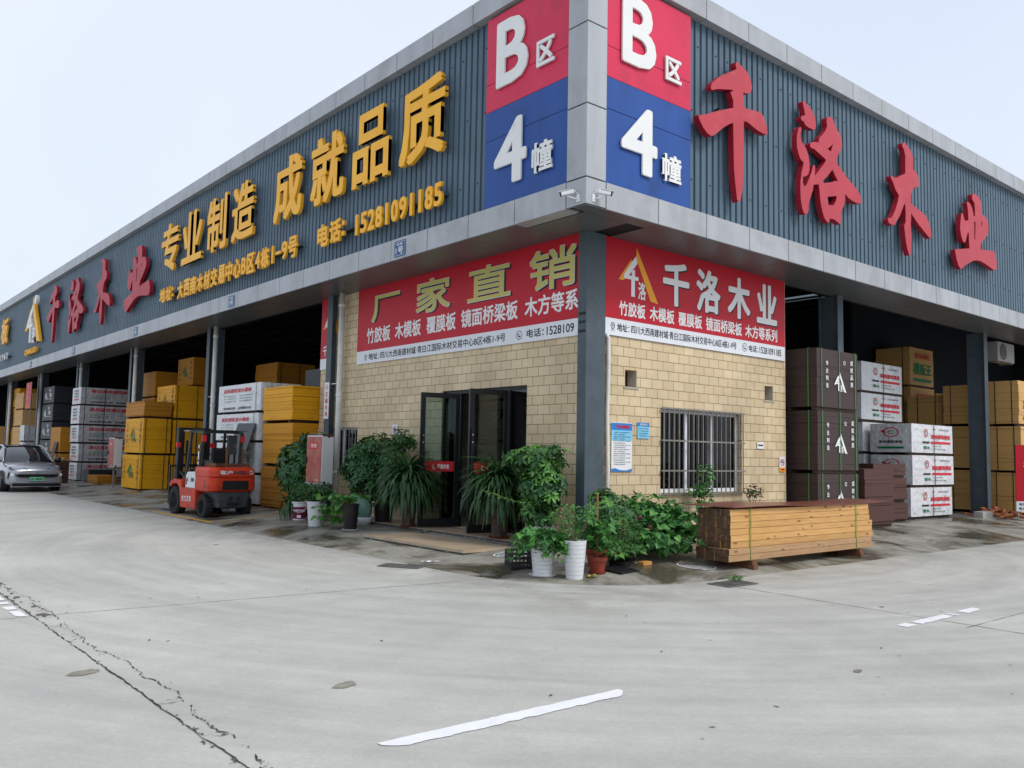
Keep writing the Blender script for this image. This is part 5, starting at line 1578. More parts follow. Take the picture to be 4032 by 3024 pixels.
# ---------------------------------------------------------------- odds and ends at the right edge
t = thing('brick_heap', 'tumbled heap of orange bricks at the foot of the right-hand column', 'brick heap', (17.3, .75, .2))
rr = random.Random(8)
for i in range(46):
    lx = rr.gauss(0, .38); ly = rr.gauss(0, .38); lay = max(0, 4-int(3.2*math.hypot(lx, ly)+rr.random()))
    lv = rr.randint(0, lay)
    c = Vector((17.45+lx, .62+ly, gz(17.4, .62+ly)+.03+.058*lv)); a = rr.uniform(0, pi)
    dx = Vector((cos(a), sin(a), rr.uniform(-.12, .12)))*.11; dy = Vector((-sin(a), cos(a), 0))*.055; dz = Vector((0, 0, .027))
    P = [c+i_*dx+j_*dy+k_*dz for k_ in (-1, 1) for i_, j_ in ((-1, -1), (1, -1), (1, 1), (-1, 1))]
    MB().add(P, [(0,3,2,1),(4,5,6,7),(0,1,5,4),(1,2,6,5),(2,3,7,6),(3,0,4,7)]).build('brick', 'brick_orange', t)
t = thing('kerb_block', 'long low concrete block lying in front of the right-hand column', 'concrete block', (16.5, .8, .2))
MB().box(16.3, 17.0, .55, .8, gz(16, .6)-.01, .36).build('block', 'concrete_kerb', t, bevel=.01)
t = thing('standing_sign', 'red standing sign with a white foot panel cut by the right edge', 'sign', (17.2, -.1, .12), 0)
F = Fr((17.0, -.05, .2), (.6, -.75, 0), (0.02, 0, 1))
MB().fbox(F, 0, .9, .48, 2.05, 0, .04).build('red_panel', 'banner_red', t)
MB().fbox(F, 0, .9, .20, .479, 0, .04).build('white_panel', 'banner_white', t)
MB().text(F, '地址：', .06, .3, .36, .44, .043, None, .02).text(F, '电话：', .06, .3, .24, .32, .043, None, .02).build('lettering', 'print_black', t)
MB().text(F, '千洛木业', .2, .8, 1.3, 1.6, .043, None, .02).build('lettering', 'print_white', t)
MB().fbox(F, .03, .07, -.12, .2, 0, .03).fbox(F, .83, .87, -.12, .2, 0, .03).build('leg', 'bar_steel', t)
t = thing('air_conditioner', 'white air conditioner outdoor unit under the soffit at the right edge', 'air conditioner', (20.0, 1.5, 5.0))
MB().box(19.75, 21.1, 1.32, 1.70, 4.98, 5.60).build('cabinet', 'ac_white_shaded', t, bevel=.02)
m = MB(); F = FR(19.75, 1.312, 4.98)
for r_ in (.06, .11, .16, .21, .27): ring(m, F, .42, .31, r_-.008, r_, .004)
m.build('fan_guard', 'ac_white_shaded', t)
m = MB(); disc(m, F, .42, .31, .27, .002); m.build('fan_opening', 'black_plastic', t)
MB().bar((19.85, 1.35, 4.96), (19.85, 1.75, 4.96), .04).bar((21.0, 1.35, 4.96), (21.0, 1.75, 4.96), .04).bar((19.85, 1.74, 4.96), (19.85, 1.74, 5.66), .04).bar((21.0, 1.74, 4.96), (21.0, 1.74, 5.66), .04).build('bracket', 'bar_steel', t)

# ---------------------------------------------------------------- fire cabinets
def fire_cabinet(x, y, z0, label, post=True):
    """near corner at (x, y): red door towards -X, white side towards -Y"""
    t = thing('fire_cabinet', label, 'fire cabinet', (x+.15, y+.36, gz(x, y)), 0, 'fire cabinets on posts')
    H, W, D = 1.12, .74, .29
    MB().box(x, x+D, y, y+W, z0, z0+H).build('cabinet', 'hydrant_white', t, bevel=.006)
    d = MB().box(x-.016, x-.002, y+.025, y+W-.02, z0+.03, z0+H-.04).build('door', 'hydrant_red', t, bevel=.003)
    F = FL(x-.017, y+W, z0)
    MB().fquad(F, .20, .54, .80, .955, .002).build('label', 'print_red', d)
    MB().text(F, '消火栓', .23, .51, .83, .93, .004, None, .02).text(F, '119', .42, .62, .07, .11, .004, None, .02).build('lettering', 'print_white', d)
    MB().fbox(F, .03, .06, .47, .62, 0, .03).build('handle', 'black_plastic', d)
    MB().box(x-.01, x+D+.01, y-.01, y+W+.01, z0+H+.001, z0+H+.02).build('lid', 'rust', t)
    m = MB(); rr = random.Random(4)
    pts = [(0, 0)]+[(D*i/12, -.015-.05*rr.random()) for i in range(13)]+[(D, 0)]
    m.poly(FR(x, y-.003, z0+H-.001), pts, 0); m.build('rust_run', 'rust', t)
    m = MB(); disc(m, FR(x, y-.004, z0), .08, .04, .035, 0); m.build('port', 'black_plastic', t)
    MB().box(x+.10, x+.16, y+W/2-.03, y+W/2+.03, gz(x, y), z0-.002).box(x+.02, x+D-.02, y+.05, y+W-.05, z0-.05, z0-.002).build('post', 'bar_steel', t)
    return t
fire_cabinet(-.08, 8.28, .95, 'faded red fire hydrant cabinet with a rusty white side beside the white downpipe')
fire_cabinet(.16, 25.35, .95, 'small red and white fire cabinet on a post by the far yellow bundles')
t = thing('water_tap_pipe', 'bent white water pipe under the near fire cabinet', 'pipe', (.0, 9.0, .2))
MB().tube([(-.02, 9.1, .35), (-.02, 9.05, .6), (0, 8.95, .85), (.05, 8.7, .9), (.1, 8.5, .92)], .025, 8).build('pipe', 'pipe_white', t, smooth=True)

# ---------------------------------------------------------------- covers, grates, litter
def grate(x, y, a, L_, W, label, group):
    t = thing('drain_grate', label, 'drain grate', (x, y, gz(x, y)), a, group)
    m = MB(); n = int(L_/.05)
    for s in (-1, 1): m.box(-L_/2, L_/2, s*W/2-.012, s*W/2+.012, .004, .014); m.box(s*L_/2-.012, s*L_/2+.012, -W/2+.012, W/2-.012, .004, .014)
    for i in range(n): m.box(-L_/2+.03+i*(L_-.06)/(n-1)-.008, -L_/2+.03+i*(L_-.06)/(n-1)+.008, -W/2+.012, W/2-.012, .004, .0125)
    m.box(-.01, .01, -W/2+.012, W/2-.012, .0045, .013)
    m.build('grate', 'grate_iron', t, world=False)
    MB().box(-L_/2+.01, L_/2-.01, -W/2+.01, W/2-.01, .002, .0035).build('pit', 'crack_soil', t, world=False)
grate(-2.2, 1.6, radians(122), .64, .34, 'iron drain grate in the pavement before the door step', 'iron drain grates')
grate(.62, -2.3, radians(-2), .62, .36, 'iron drain grate at the ramp edge near the timber bundle', 'iron drain grates')
def manhole(x, y, r, label):
    z = gz(x, y)
    t = thing('manhole_cover', label, 'manhole cover', (x, y, z), 0, 'round manhole covers')
    # tilt with the ramp
    n = 28
    def zz(a, q): return gz(x+q*cos(a), y+q*sin(a))
    def ann(m, r0, r1, h):
        P = [(x+q*cos(2*pi*k/n), y+q*sin(2*pi*k/n), zz(2*pi*k/n, q)+h) for q in (r0, r1) for k in range(n)]
        m.add(P, [(k, n+k, n+(k+1) % n, (k+1) % n) for k in range(n)])
    m = MB(); ann(m, .001, r*.84, .012); m.build('lid', 'cover_grey', t)
    m = MB(); ann(m, r*.9, r, .014); m.build('rim', 'paint_white', t)
    m = MB(); ann(m, r*.84, r*.9, .009); m.build('gap', 'crack_dark', t)
    m = MB(); m.add([(x+a, y+b, gz(x+a, y+b)+.015) for a, b in ((-.12, .16), (.14, .05), (.15, .07), (-.11, .18))], [(0, 1, 2, 3)]); m.build('slot', 'crack_dark', t)
manhole(-.42, 1.15, .30, 'round concrete manhole cover in front of the corner column')
manhole(1.35, -1.12, .30, 'round manhole cover with a white rim beside the timber bundle')
t = thing('foil_scrap', 'flat white scrap of packaging on the pavement near the drain grate', 'litter', (-1.66, 1.55, .02))
m = MB(); P = [(-1.66+.12*cos(a)*(1+.25*sin(3*a)), 1.62+.045*sin(a)-.5*(.12*cos(a)), gz(-1.6, 1.6)+.012+.012*(k % 2)) for k, a in enumerate([2*pi*i/12 for i in range(12)])]
m.add(P, [tuple(range(12))]).build('scrap', 'paper_white', t)
m = MB(); rr = random.Random(77)
for _ in range(150):
    x = rr.uniform(-8.5, 4); y = rr.uniform(-7.5, 9)
    if gd(x, y) > -1.0: continue
    s_ = rr.uniform(.006, .016)
    a = rr.uniform(0, 6)
    m.poly(FU(x, y, .006+gz(x, y), a), [(-s_*2, 0), (0, -s_*.6), (s_*1.6, -s_*.2), (s_*1.2, s_*.6), (-s_*.5, s_*.5)])
o = m.build('leaf_litter', 'stem'); o['kind'] = 'stuff'; o['label'] = 'small dead leaf bits scattered over the concrete'; o['category'] = 'leaf litter'
t = thing('loose_brick', 'single ochre brick lying among the pots', 'brick', (.62, -.72, .08))
z = gz(.6, -.7)
F = FU(.62, -.72, z, .15); MB().fbox(F, -.12, .12, -.057, .057, 0, .053).build('brick', 'brick_yellow', t, bevel=.004)
F = FU(.60, -.71, z+.054, .02); 
t = thing('rubber_mat', 'square black studded plastic grid lying by the red pot', 'mat', (-.08, -.86, .05))
m = MB(); F = Fr((-.08, -.86, gz(-.08, -.86)+.03), (1, .1, .0), (-.1, 1, .095))
m.fbox(F, -.22, .22, -.2, .2, -.03, .004)
for i in range(8):
    for j in range(7): m.fbox(F, -.2+.053*i, -.175+.053*i, -.18+.053*j, -.155+.053*j, .004, .012)
m.build('mat', 'black_plastic', t)
t = thing('old_pan', 'wide shallow black pan lying among the flowers', 'pan', (.45, -.42, .08))
m = MB(); m.lathe([(.05, .02), (.16, .03), (.23, .07), (.27, .115), (.285, .12), (.27, .105), (.22, .055), (.0, .035)], (.45, -.42, gz(.45, -.42)-.01), 28); m.build('pan', 'black_plastic', t, smooth=True)
# black plastic crate
t = thing('plastic_crate', 'black slatted plastic crate beside the white ivy pot', 'crate', (-1.0, .28, gz(-1.0, .28)), radians(62))
m = MB(); W, D, H = .5, .34, .25
for z in (.0, .07, .14, .205):
    for s in (-1, 1):
        m.box(-W/2, W/2, s*D/2-.008, s*D/2+.008, z, z+.03); m.box(s*W/2-.008, s*W/2+.008, -D/2+.008, D/2-.008, z, z+.03)
for i in range(9):
    x = -W/2+W*i/8
    for s in (-1, 1): m.box(x-.008, x+.008, s*D/2-.006, s*D/2+.006, .001, H-.02)
for i in range(1, 6):
    y = -D/2+D*i/6
    for s in (-1, 1): m.box(s*W/2-.006, s*W/2+.006, y-.008, y+.008, .001, H-.02)
m.box(-W/2+.01, W/2-.01, -D/2+.01, D/2-.01, .004, .012)
m.build('crate', 'black_plastic', t, world=False)

# ---------------------------------------------------------------- forklift (local: forward = +Y, origin on the ground under the rear axle)
fk = thing('forklift', 'red and black diesel forklift parked facing the bays inside yellow floor lines', 'forklift', (-.97, 11.58, .02), radians(2.5))
def wheel(mbt, mbr, x, y, z, r, w, rim):
    s = -1 if x < 0 else 1
    mbt.lathe([(r*.62, -w/2), (r*.93, -w/2), (r, -w*.36), (r, w*.36), (r*.93, w/2), (r*.62, w/2), (r*.62, -w/2)], (x, y, z), 26, 'x')
    for k in range(22):
        a = 2*pi*k/22
        c = Vector((x, y+(r+.004)*cos(a), z+(r+.004)*sin(a)))
        tx = Vector((1, 0, 0))*w*.40; ty = Vector((0, -sin(a), cos(a)))*.022; tz = Vector((0, cos(a), sin(a)))*.014
        P = [c+i*tx+j*ty+k_*tz for k_ in (-1, 1) for i, j in ((-1, -1), (1, -1), (1, 1), (-1, 1))]
        mbt.add(P, [(0,3,2,1),(4,5,6,7),(0,1,5,4),(1,2,6,5),(2,3,7,6),(3,0,4,7)])
    mbr.lathe([(.001, s*w*.20), (r*.22, s*w*.22), (r*.25, s*w*.30), (r*.35, s*w*.30), (r*.38, s*w*.14), (r*.55, s*w*.12), (r*.60, s*w*.45), (r*.63, s*w*.46)], (x, y, z), 20, 'x')
    for k in range(6):
        a = 2*pi*k/6
        mbr.lathe([(.018, s*w*.30), (.018, s*w*.36)], (x, y+r*.30*cos(a), z+r*.30*sin(a)), 6, 'x')
for x, y, r, w in ((-.50, 0, .285, .19), (.50, 0, .285, .19), (-.49, 1.70, .355, .24), (.49, 1.70, .355, .24)):
    a, b = MB(), MB()
    wheel(a, b, x, y, r, r, w, None)
    wh = a.build('wheel', 'rubber', fk, world=False, smooth=False)
    b.build('rim', 'lift_black', wh, world=False, smooth=False)
def loft(m, secs, close=True):
    """secs: list of equal-length loops of points"""
    n = len(secs[0])
    V = [p for s in secs for p in s]
    Fc = []
    for i in range(len(secs)-1):
        for k in range(n):
            Fc.append((i*n+k, i*n+(k+1) % n, (i+1)*n+(k+1) % n, (i+1)*n+k))
    if close:
        Fc.append(tuple(range(n-1, -1, -1))); Fc.append(tuple(range((len(secs)-1)*n, len(secs)*n)))
    return m.add(V, Fc)
def prof_x(pts, x0, x1, m=None):
    """side outline (y, z) carried from x0 to x1"""
    m = m or MB()
    n = len(pts)
    V = [(x0, y, z) for y, z in pts]+[(x1, y, z) for y, z in pts]
    Fc = [tuple(range(n)), tuple(range(2*n-1, n-1, -1))]+[(i, n+i, n+(i+1) % n, (i+1) % n) for i in range(n)]
    return m.add(V, Fc)
# chassis with wheel arch cut, both sides
ch = MB()
side = [(.36, .20), (1.28, .20), (1.33, .50), (1.40, .70), (1.56, .79), (1.80, .78), (2.02, .68), (2.06, .75), (1.98, .84), (1.70, .90), (1.30, .88), (1.22, .70), (.36, .70)]
prof_x(side, -.60, -.34, ch); prof_x(side, .34, .60, ch)
ch.box(-.339, .339, .30, 1.75, .22, .68)
ch.build('chassis', 'lift_red', fk, world=False, bevel=.012)
# counterweight: upper red body, wrapped round the back
def rr_loop(x, y0, y1, z, cr, n=5):
    """plan loop: rounded rear corners, flat front"""
    P = [(x, y1, z), (-x, y1, z)]
    for k in range(n+1):
        a = pi+0.5*pi*k/n; P.append((-x+cr+cr*cos(a), y0+cr+cr*sin(a), z))
    for k in range(n+1):
        a = 1.5*pi+0.5*pi*k/n; P.append((x-cr+cr*cos(a), y0+cr+cr*sin(a), z))
    return P
cw = MB()
loft(cw, [rr_loop(.565, -.44, .40, .64, .2), rr_loop(.60, -.50, .40, .68, .2), rr_loop(.605, -.52, .40, .84, .2), rr_loop(.60, -.52, .40, .98, .2), rr_loop(.59, -.50, .42, 1.0, .2)])
loft(cw, [rr_loop(.595, -.52, .40, 1.005, .2), rr_loop(.60, -.53, .42, 1.03, .2), rr_loop(.59, -.50, .46, 1.16, .2), rr_loop(.55, -.44, .50, 1.235, .2), rr_loop(.50, -.38, .50, 1.25, .2)])
cwo = cw.build('counterweight', 'lift_red', fk, world=False, smooth=False)
FB = Fr((-.60, -.525, 0), (1, 0, 0), (0, 0, 1))
MB().fbox(FB, .30, .96, .70, .92, -.15, .006).build('vent_slot', 'black_plastic', cwo, world=False)
lw = MB()
loft(lw, [rr_loop(.26, -.40, .30, .24, .06), rr_loop(.40, -.46, .30, .28, .08), rr_loop(.42, -.48, .30, .44, .08), rr_loop(.54, -.47, .02, .639, .18)])
lw.build('lower_weight', 'lift_grey', cwo, world=False)
tw = MB(); tw.fbox(FB, .45, .75, .34, .39, -.02, .06); tw.lathe([(.025, -.62), (.025, -.50)], (-.09, 0, .50), 10, 'y'); tw.lathe([(.025, -.62), (.025, -.50)], (.09, 0, .50), 10, 'y')
tw.build('tow_pin', 'lift_black', cwo, world=False)
FB2 = Fr((-.60, -.536, 1.03), (1, 0, 0), (0, .23, 1)); FB2.o = FB2.p(0, -1.03)
b1 = MB().text(FB2, 'HELI', .58, .98, 1.075, 1.165, .006, .014, .03); b1.build('raised_lettering', 'lift_grey', cwo, world=False)
b2 = MB().text(FB2, '客户', .22, .54, 1.065, 1.17, .012, None, .02); ring(b2, FB2, 1.02, 1.12, .035, .05, .012); b2.build('sprayed_lettering', 'print_white', cwo, world=False)
FS = Fr((-.605, 1.24, 0), (0, -1, 0), (0, 0, 1))
MB().text(FS, '合力叉车', .06, .66, .36, .52, .004, None, .02).build('side_lettering', 'print_white', fk, world=False)
# hood, white side panel
hd = MB(); prof_x([(-.30, 1.252), (.30, 1.252), (.98, 1.02), (1.0, .705), (.42, .705), (.40, 1.1)], -.40, .40, hd)
hd.build('engine_hood', 'lift_black', fk, world=False, bevel=.02)
pn = MB(); prof_x([(.44, .705), (1.04, .705), (1.02, 1.02), (.94, 1.10), (.44, 1.12)], -.585, -.405, pn); prof_x([(.44, .705), (1.04, .705), (1.02, 1.02), (.94, 1.10), (.44, 1.12)], .405, .585, pn)
po = pn.build('side_panel', 'hydrant_panel', fk, world=False, bevel=.015)
FP = Fr((-.592, 1.02, 0), (0, -1, 0), (0, 0, 1))
MB().text(FP, '30', .32, .52, .86, .96, .002, None, .04).fquad(FP, .04, .08, .78, .92, .002).build('panel_lettering', 'print_black', po, world=False)
MB().text(FP, 'K', .10, .18, .87, .96, .002, None, .03).build('panel_mark', 'print_red', po, world=False)
rf = MB()
for x0, x1 in ((-.45, -.42), (.42, .45)): rf.box(x0, x1, -.36, .12, 1.255, 1.34)
rf.box(-.42, .42, .10, .12, 1.255, 1.33)
for x in (-.12, .30): rf.box(x-.02, x+.02, -.30, -.26, 1.25, 1.70)
rf.build('rear_rack', 'scrap_brown', fk, world=False)
st = MB(); st.box(-.25, .25, .45, .95, 1.12, 1.22); prof_x([(.34, 1.2), (.48, 1.2), (.42, 1.72), (.30, 1.70)], -.24, .24, st)
st.build('seat', 'lift_black', fk, world=False, bevel=.04)
# overhead guard
gd_ = MB()
for s in (-1, 1):
    gd_.bar((s*.52, .40, 1.0), (s*.50, .24, 2.08), .075, .06)
    gd_.bar((s*.47, 1.30, .9), (s*.44, 1.12, 2.10), .06, .05)
    gd_.bar((s*.50, .22, 2.10), (s*.44, 1.32, 2.13), .06, .05)
gd_.bar((-.52, .24, 2.10), (.52, .24, 2.10), .06, .05); gd_.bar((-.46, 1.30, 2.12), (.46, 1.30, 2.12), .06, .05)
for i in range(5): gd_.bar((-.40+.2*i, .26, 2.11), (-.36+.18*i, 1.30, 2.13), .03, .05)
go = gd_.build('overhead_guard', 'lift_grey', fk, world=False)
MB().box(-.54, .56, .12, 1.34, 2.145, 2.16).build('guard_roof', 'lift_black', go, world=False)
MB().box(-.56, -.20, 1.0, 1.36, 2.13, 2.144).build('roof_paper', 'scrap_pale', go, world=False)
stk = MB(); FG = Fr((-.56, .36, 0), (0, -1, .0), (0, 0.0, 1))
for a, b in ((1.42, 1.62), (1.70, 1.78), (1.30, 1.37)): stk.add([(-.572, .30+.1*(2.08-z)*.15, z) for z in (a, b)]+[(-.572, .36+.1*(2.08-z)*.15, z) for z in (b, a)], [(0, 1, 2, 3)])
stk.build('pasted_label', 'print_white', go, world=False)
hs = MB()
for x in (-.14, .0, .14): hs.tube([(x, 1.45, .7), (x, 1.75, 1.0+abs(x)), (x*1.2, 2.0, .95), (x, 2.06, .6)], .016, 6)
hs.build('hydraulic_hose', 'rubber', fk, world=False)
for s in (-1, 1):
    tl = MB(); tl.box(s*.50-.05, s*.50+.05, .19, .215, 1.86, 2.02); tl.build('tail_lamp', 'print_red', go, world=False)
sw = MB(); sw.tube([(-.1, 1.15, 1.05), (-.1, 1.02, 1.42)], .025, 8)
for k in range(16):
    a, b = 2*pi*k/16, 2*pi*(k+1)/16
    sw.bar((-.1+.16*cos(a), 1.02-.05*sin(a), 1.43+.15*sin(a)), (-.1+.16*cos(b), 1.02-.05*sin(b), 1.43+.15*sin(b)), .025)
for x in (.1, .17, .24): sw.tube([(x, 1.2, 1.0), (x, 1.08, 1.38)], .012, 6); sw.lathe([(.022, 0), (.022, .04)], (x, 1.08, 1.38), 8)
sw.build('steering_wheel', 'lift_black', fk, world=False)
# mast, carriage, forks
ms = MB()
for s in (-1, 1):
    ms.box(s*.38-.05, s*.38+.05, 2.00, 2.16, .12, 2.24); ms.box(s*.29-.03, s*.29+.03, 2.03, 2.13, .14, 2.20)
    ms.tube([(s*.20, 2.0, .2), (s*.20, 2.0, 1.9)], .035, 10)
    ms.bar((s*.30, 1.25, .8), (s*.36, 2.02, 1.1), .07)
ms.box(-.43, .43, 2.02, 2.10, 2.16, 2.24); ms.box(-.32, .32, 2.0, 2.04, 1.2, 1.28); ms.box(-.36, .36, 2.03, 2.11, .2, .3)
for x in (-.06, .06): ms.bar((x, 2.05, .4), (x, 2.05, 2.2), .03)
mo = ms.build('mast', 'lift_black', fk, world=False)
lp = MB()
for s in (-1, 1): lp.box(s*.46-.05, s*.46+.05, 1.88, 1.98, 1.72, 1.84)
lp.build('front_lamp', 'print_red', mo, world=False)
cg = MB()
for z in (.25, .62): cg.box(-.55, .55, 2.18, 2.24, z, z+.09)
for x in (-.55, .52): cg.box(x, x+.04, 2.19, 2.25, .25, 1.22)
cg.box(-.55, .56, 2.19, 2.25, 1.20, 1.25)
for i in range(6): cg.box(-.40+.16*i-.012, -.40+.16*i+.012, 2.20, 2.23, .7, 1.20)
cg.build('load_backrest', 'lift_black', fk, world=False)
for x in (-.34, .26):
    prof_x([(2.25, .70), (2.29, .70), (2.30, .09), (3.25, .06), (3.25, .045), (2.25, .05)], x-.06, x+.06).build('fork', 'lift_grey', fk, world=False)
MB().box(-.26, -.16, .2, .7, 1.26, 1.40).build('battery_box', 'lift_black', fk, world=False)
FXH = MB(); FXH.tube([(.42, .48, 1.1), (.42, .46, 1.9)], .03, 8); FXH.build('exhaust_pipe', 'lift_black', fk, world=False)
MB().box(.18, .40, .30, .42, 1.55, 2.04).build('document_holder', 'lift_grey', fk, world=False)

# ---------------------------------------------------------------- car (local: nose towards -Y, origin on the ground under the middle of the nose)
car = thing('parked_car', 'silver grey SUV parked nose-on with a green number plate at the left edge', 'car', (-2.27, 26.05, 0), radians(1.5))
def csec(y, w, zb, zt, sh=.5):
    """one body section: half width w, bottom zb, top zt (belt), slightly tumbled sides"""
    pts = [(-.94*w, zb), (-w, zb+.12), (-1.0*w, zb+(zt-zb)*.55), (-.95*w, zt-.06), (-.80*w, zt), (-.4*w, zt+.022), (0, zt+.03)]
    pts = pts+[(-a, b) for a, b in pts[-2::-1]]
    return [(a, y, b) for a, b in pts]
body = MB()
S_ = [(-.02, .66, .30, .70), (.00, .80, .26, .80), (.10, .90, .22, .90), (.35, .95, .20, .97), (.75, .96, .22, 1.03), (1.35, .96, .24, 1.08), (1.75, .955, .24, 1.09), (3.2, .96, .24, 1.10), (4.2, .95, .26, 1.12), (4.65, .90, .30, 1.10), (4.82, .78, .36, 1.0)]
loft(body, [csec(*s) for s in S_])
bo = body.build('body', 'car_silver', car, world=False, smooth=True)
sub = bo.modifiers.new('round', 'SUBSURF'); sub.levels = 1; sub.render_levels = 2
def cab(y, w, z0, z1, wt):
    pts = [(-w, z0), (-w*.5-wt*.5, (z0+z1)/2+.02), (-wt, z1-.07), (-wt*.8, z1-.01), (0, z1+.015)]
    pts = pts+[(-a, b) for a, b in pts[-2::-1]]
    return [(a, y, b) for a, b in pts]
gh = MB()
loft(gh, [cab(1.32, .84, 1.05, 1.09, .80), cab(1.75, .82, 1.06, 1.36, .72), cab(2.15, .83, 1.07, 1.62, .66), cab(2.55, .84, 1.07, 1.70, .66), cab(3.3, .84, 1.08, 1.70, .65), cab(4.0, .82, 1.09, 1.58, .60), cab(4.6, .74, 1.09, 1.15, .56)])
g_o = gh.build('cabin_glass', 'car_glass', car, world=False, smooth=True)
rfm = MB()
loft(rfm, [[(x, y, z) for x, z in ((-.60, z1), (0, z1+.022), (.60, z1), (.60, z1-.02), (0, z1), (-.60, z1-.02))] for y, z1 in ((2.25, 1.665), (2.6, 1.712), (3.3, 1.714), (4.0, 1.60))])
rfm.build('roof', 'car_black', car, world=False, smooth=False)
pil = MB()
for s in (-1, 1):
    pil.tube([(s*.85, 1.36, 1.07), (s*.77, 1.78, 1.36), (s*.68, 2.2, 1.63), (s*.66, 2.7, 1.70), (s*.65, 3.4, 1.69), (s*.62, 4.0, 1.58), (s*.74, 4.6, 1.14)], .035, 8)
    pil.bar((s*.67, 3.0, 1.68), (s*.855, 2.95, 1.08), .05)
pil.build('roof_pillar', 'car_silver', car, world=False, smooth=True)
FC = Fr((-.96, -.035, 0), (1, 0, 0), (0, 0, 1))
fa = MB()
fa.poly(Fr((0, 0, 0), (1, 0, 0), (0, 0, 1)), [(-.62, .66), (.62, .66), (.72, .60), (.52, .545), (-.52, .545), (-.72, .60)], .02, .05)
fa.poly(Fr((0, 0, 0), (1, 0, 0), (0, 0, 1)), [(-.78, .33), (.78, .33), (.80, .23), (-.80, .23)], .03, .06)
fa.build('grille', 'car_black', car, world=False)
for s in (-1, 1):
    F0 = Fr((0, .02, 0), (1, 0, 0), (0, 0, 1))
    lm = MB(); lm.add([(s*.30, .03, .80), (s*.80, .12, .83), (s*.90, .24, .87), (s*.84, .30, .905), (s*.40, .085, .875), (s*.30, -.005, .80), (s*.80, .06, .83), (s*.925, .2, .87), (s*.85, .26, .915), (s*.40, .05, .885)], [(0,1,2,3,4),(9,8,7,6,5),(0,5,6,1),(1,6,7,2),(2,7,8,3),(3,8,9,4),(4,9,5,0)])
    lm.build('daytime_lamp', 'car_black', car, world=False)
    h = MB(); h.add([(s*.66, .02, .70), (s*.90, .20, .72), (s*.92, .22, .50), (s*.74, .06, .44), (s*.66, -.025, .70), (s*.915, .13, .72), (s*.935, .15, .50), (s*.74, -.0, .44)], [(0,1,2,3),(7,6,5,4),(0,4,5,1),(1,5,6,2),(2,6,7,3),(3,7,4,0)])
    ho = h.build('headlight', 'car_black', car, world=False)
    l2 = MB(); l2.lathe([(.001, -.06), (.055, -.055), (.06, 0)], (s*.80, .07, .64), 12, 'y'); l2.build('lamp', 'car_lamp', ho, world=False)
    mr = MB(); mr.lathe([(.02, -.11), (.09, -.09), (.11, 0), (.10, .08), (.02, .10)], (s*1.06, 1.55, 1.17), 12, 'x'); mr.bar((s*.86, 1.58, 1.1), (s*1.0, 1.57, 1.13), .05)
    mr.build('wing_mirror', 'car_black', car, world=False, smooth=True)
    MB().box(s*.95, s*.985, 1.0, 3.9, .22, .36).build('side_sill', 'car_black', car, world=False)
MB().add([(-.86, -.02, .245), (.86, -.02, .245), (.84, -.06, .225), (-.84, -.06, .225)], [(0, 1, 2, 3)]).box(-.80, .80, -.055, -.03, .205, .225).build('chin_trim', 'car_chrome', car, world=False)
pl = MB().box(-.24, .24, -.075, -.06, .42, .56).build('number_plate', 'plate_green', car, world=False)
F = Fr((-.24, -.076, .42), (1, 0, 0), (0, 0, 1))
MB().text(F, '川A', .03, .14, .03, .11, .002, None, .03).text(F, 'D80337', .18, .46, .03, .11, .002, None, .03).build('lettering', 'print_black', pl, world=False)
m = MB(); disc(m, Fr((0, -.05, .745), (1, 0, 0), (0, 0, 1)), 0, 0, .045, .03, 14); m.build('badge', 'car_chrome', car, world=False)
for x, y in ((-.82, .95), (.82, .95), (-.82, 3.85), (.82, 3.85)):
    a, b = MB(), MB()
    s = -1 if x < 0 else 1
    a.lathe([(.25, -.12), (.34, -.12), (.36, -.09), (.36, .09), (.34, .12), (.25, .12), (.25, -.12)], (x, y, .36), 28, 'x')
    for k in range(5):
        an = 2*pi*k/5
        b.bar((x+s*.10, y, .36), (x+s*.11, y+.25*cos(an), .36+.25*sin(an)), .06, .05)
    b.lathe([(.23, s*.10), (.26, s*.115), (.26, s*.08)], (x, y, .36), 24, 'x')
    wo = a.build('wheel', 'rubber', car, world=False, smooth=False); b.build('rim', 'car_chrome', wo, world=False)
    arch = MB(); arch.lathe([(.36, -.06), (.42, -.06), (.42, .06), (.36, .06)], (s*.90, y, .37), 28, 'x'); arch.build('wheel_arch', 'car_black', car, world=False)
    MB().lathe([(.001, -.14), (.40, -.14), (.40, .035), (.001, .035)], (s*.90, y, .37), 24, 'x').build('wheel_well', 'black_plastic', car, world=False)
wp = MB(); wp.bar((-.6, 1.36, 1.105), (.1, 1.34, 1.11), .02); wp.bar((.0, 1.33, 1.11), (.65, 1.36, 1.10), .02); wp.build('wiper', 'black_plastic', car, world=False)

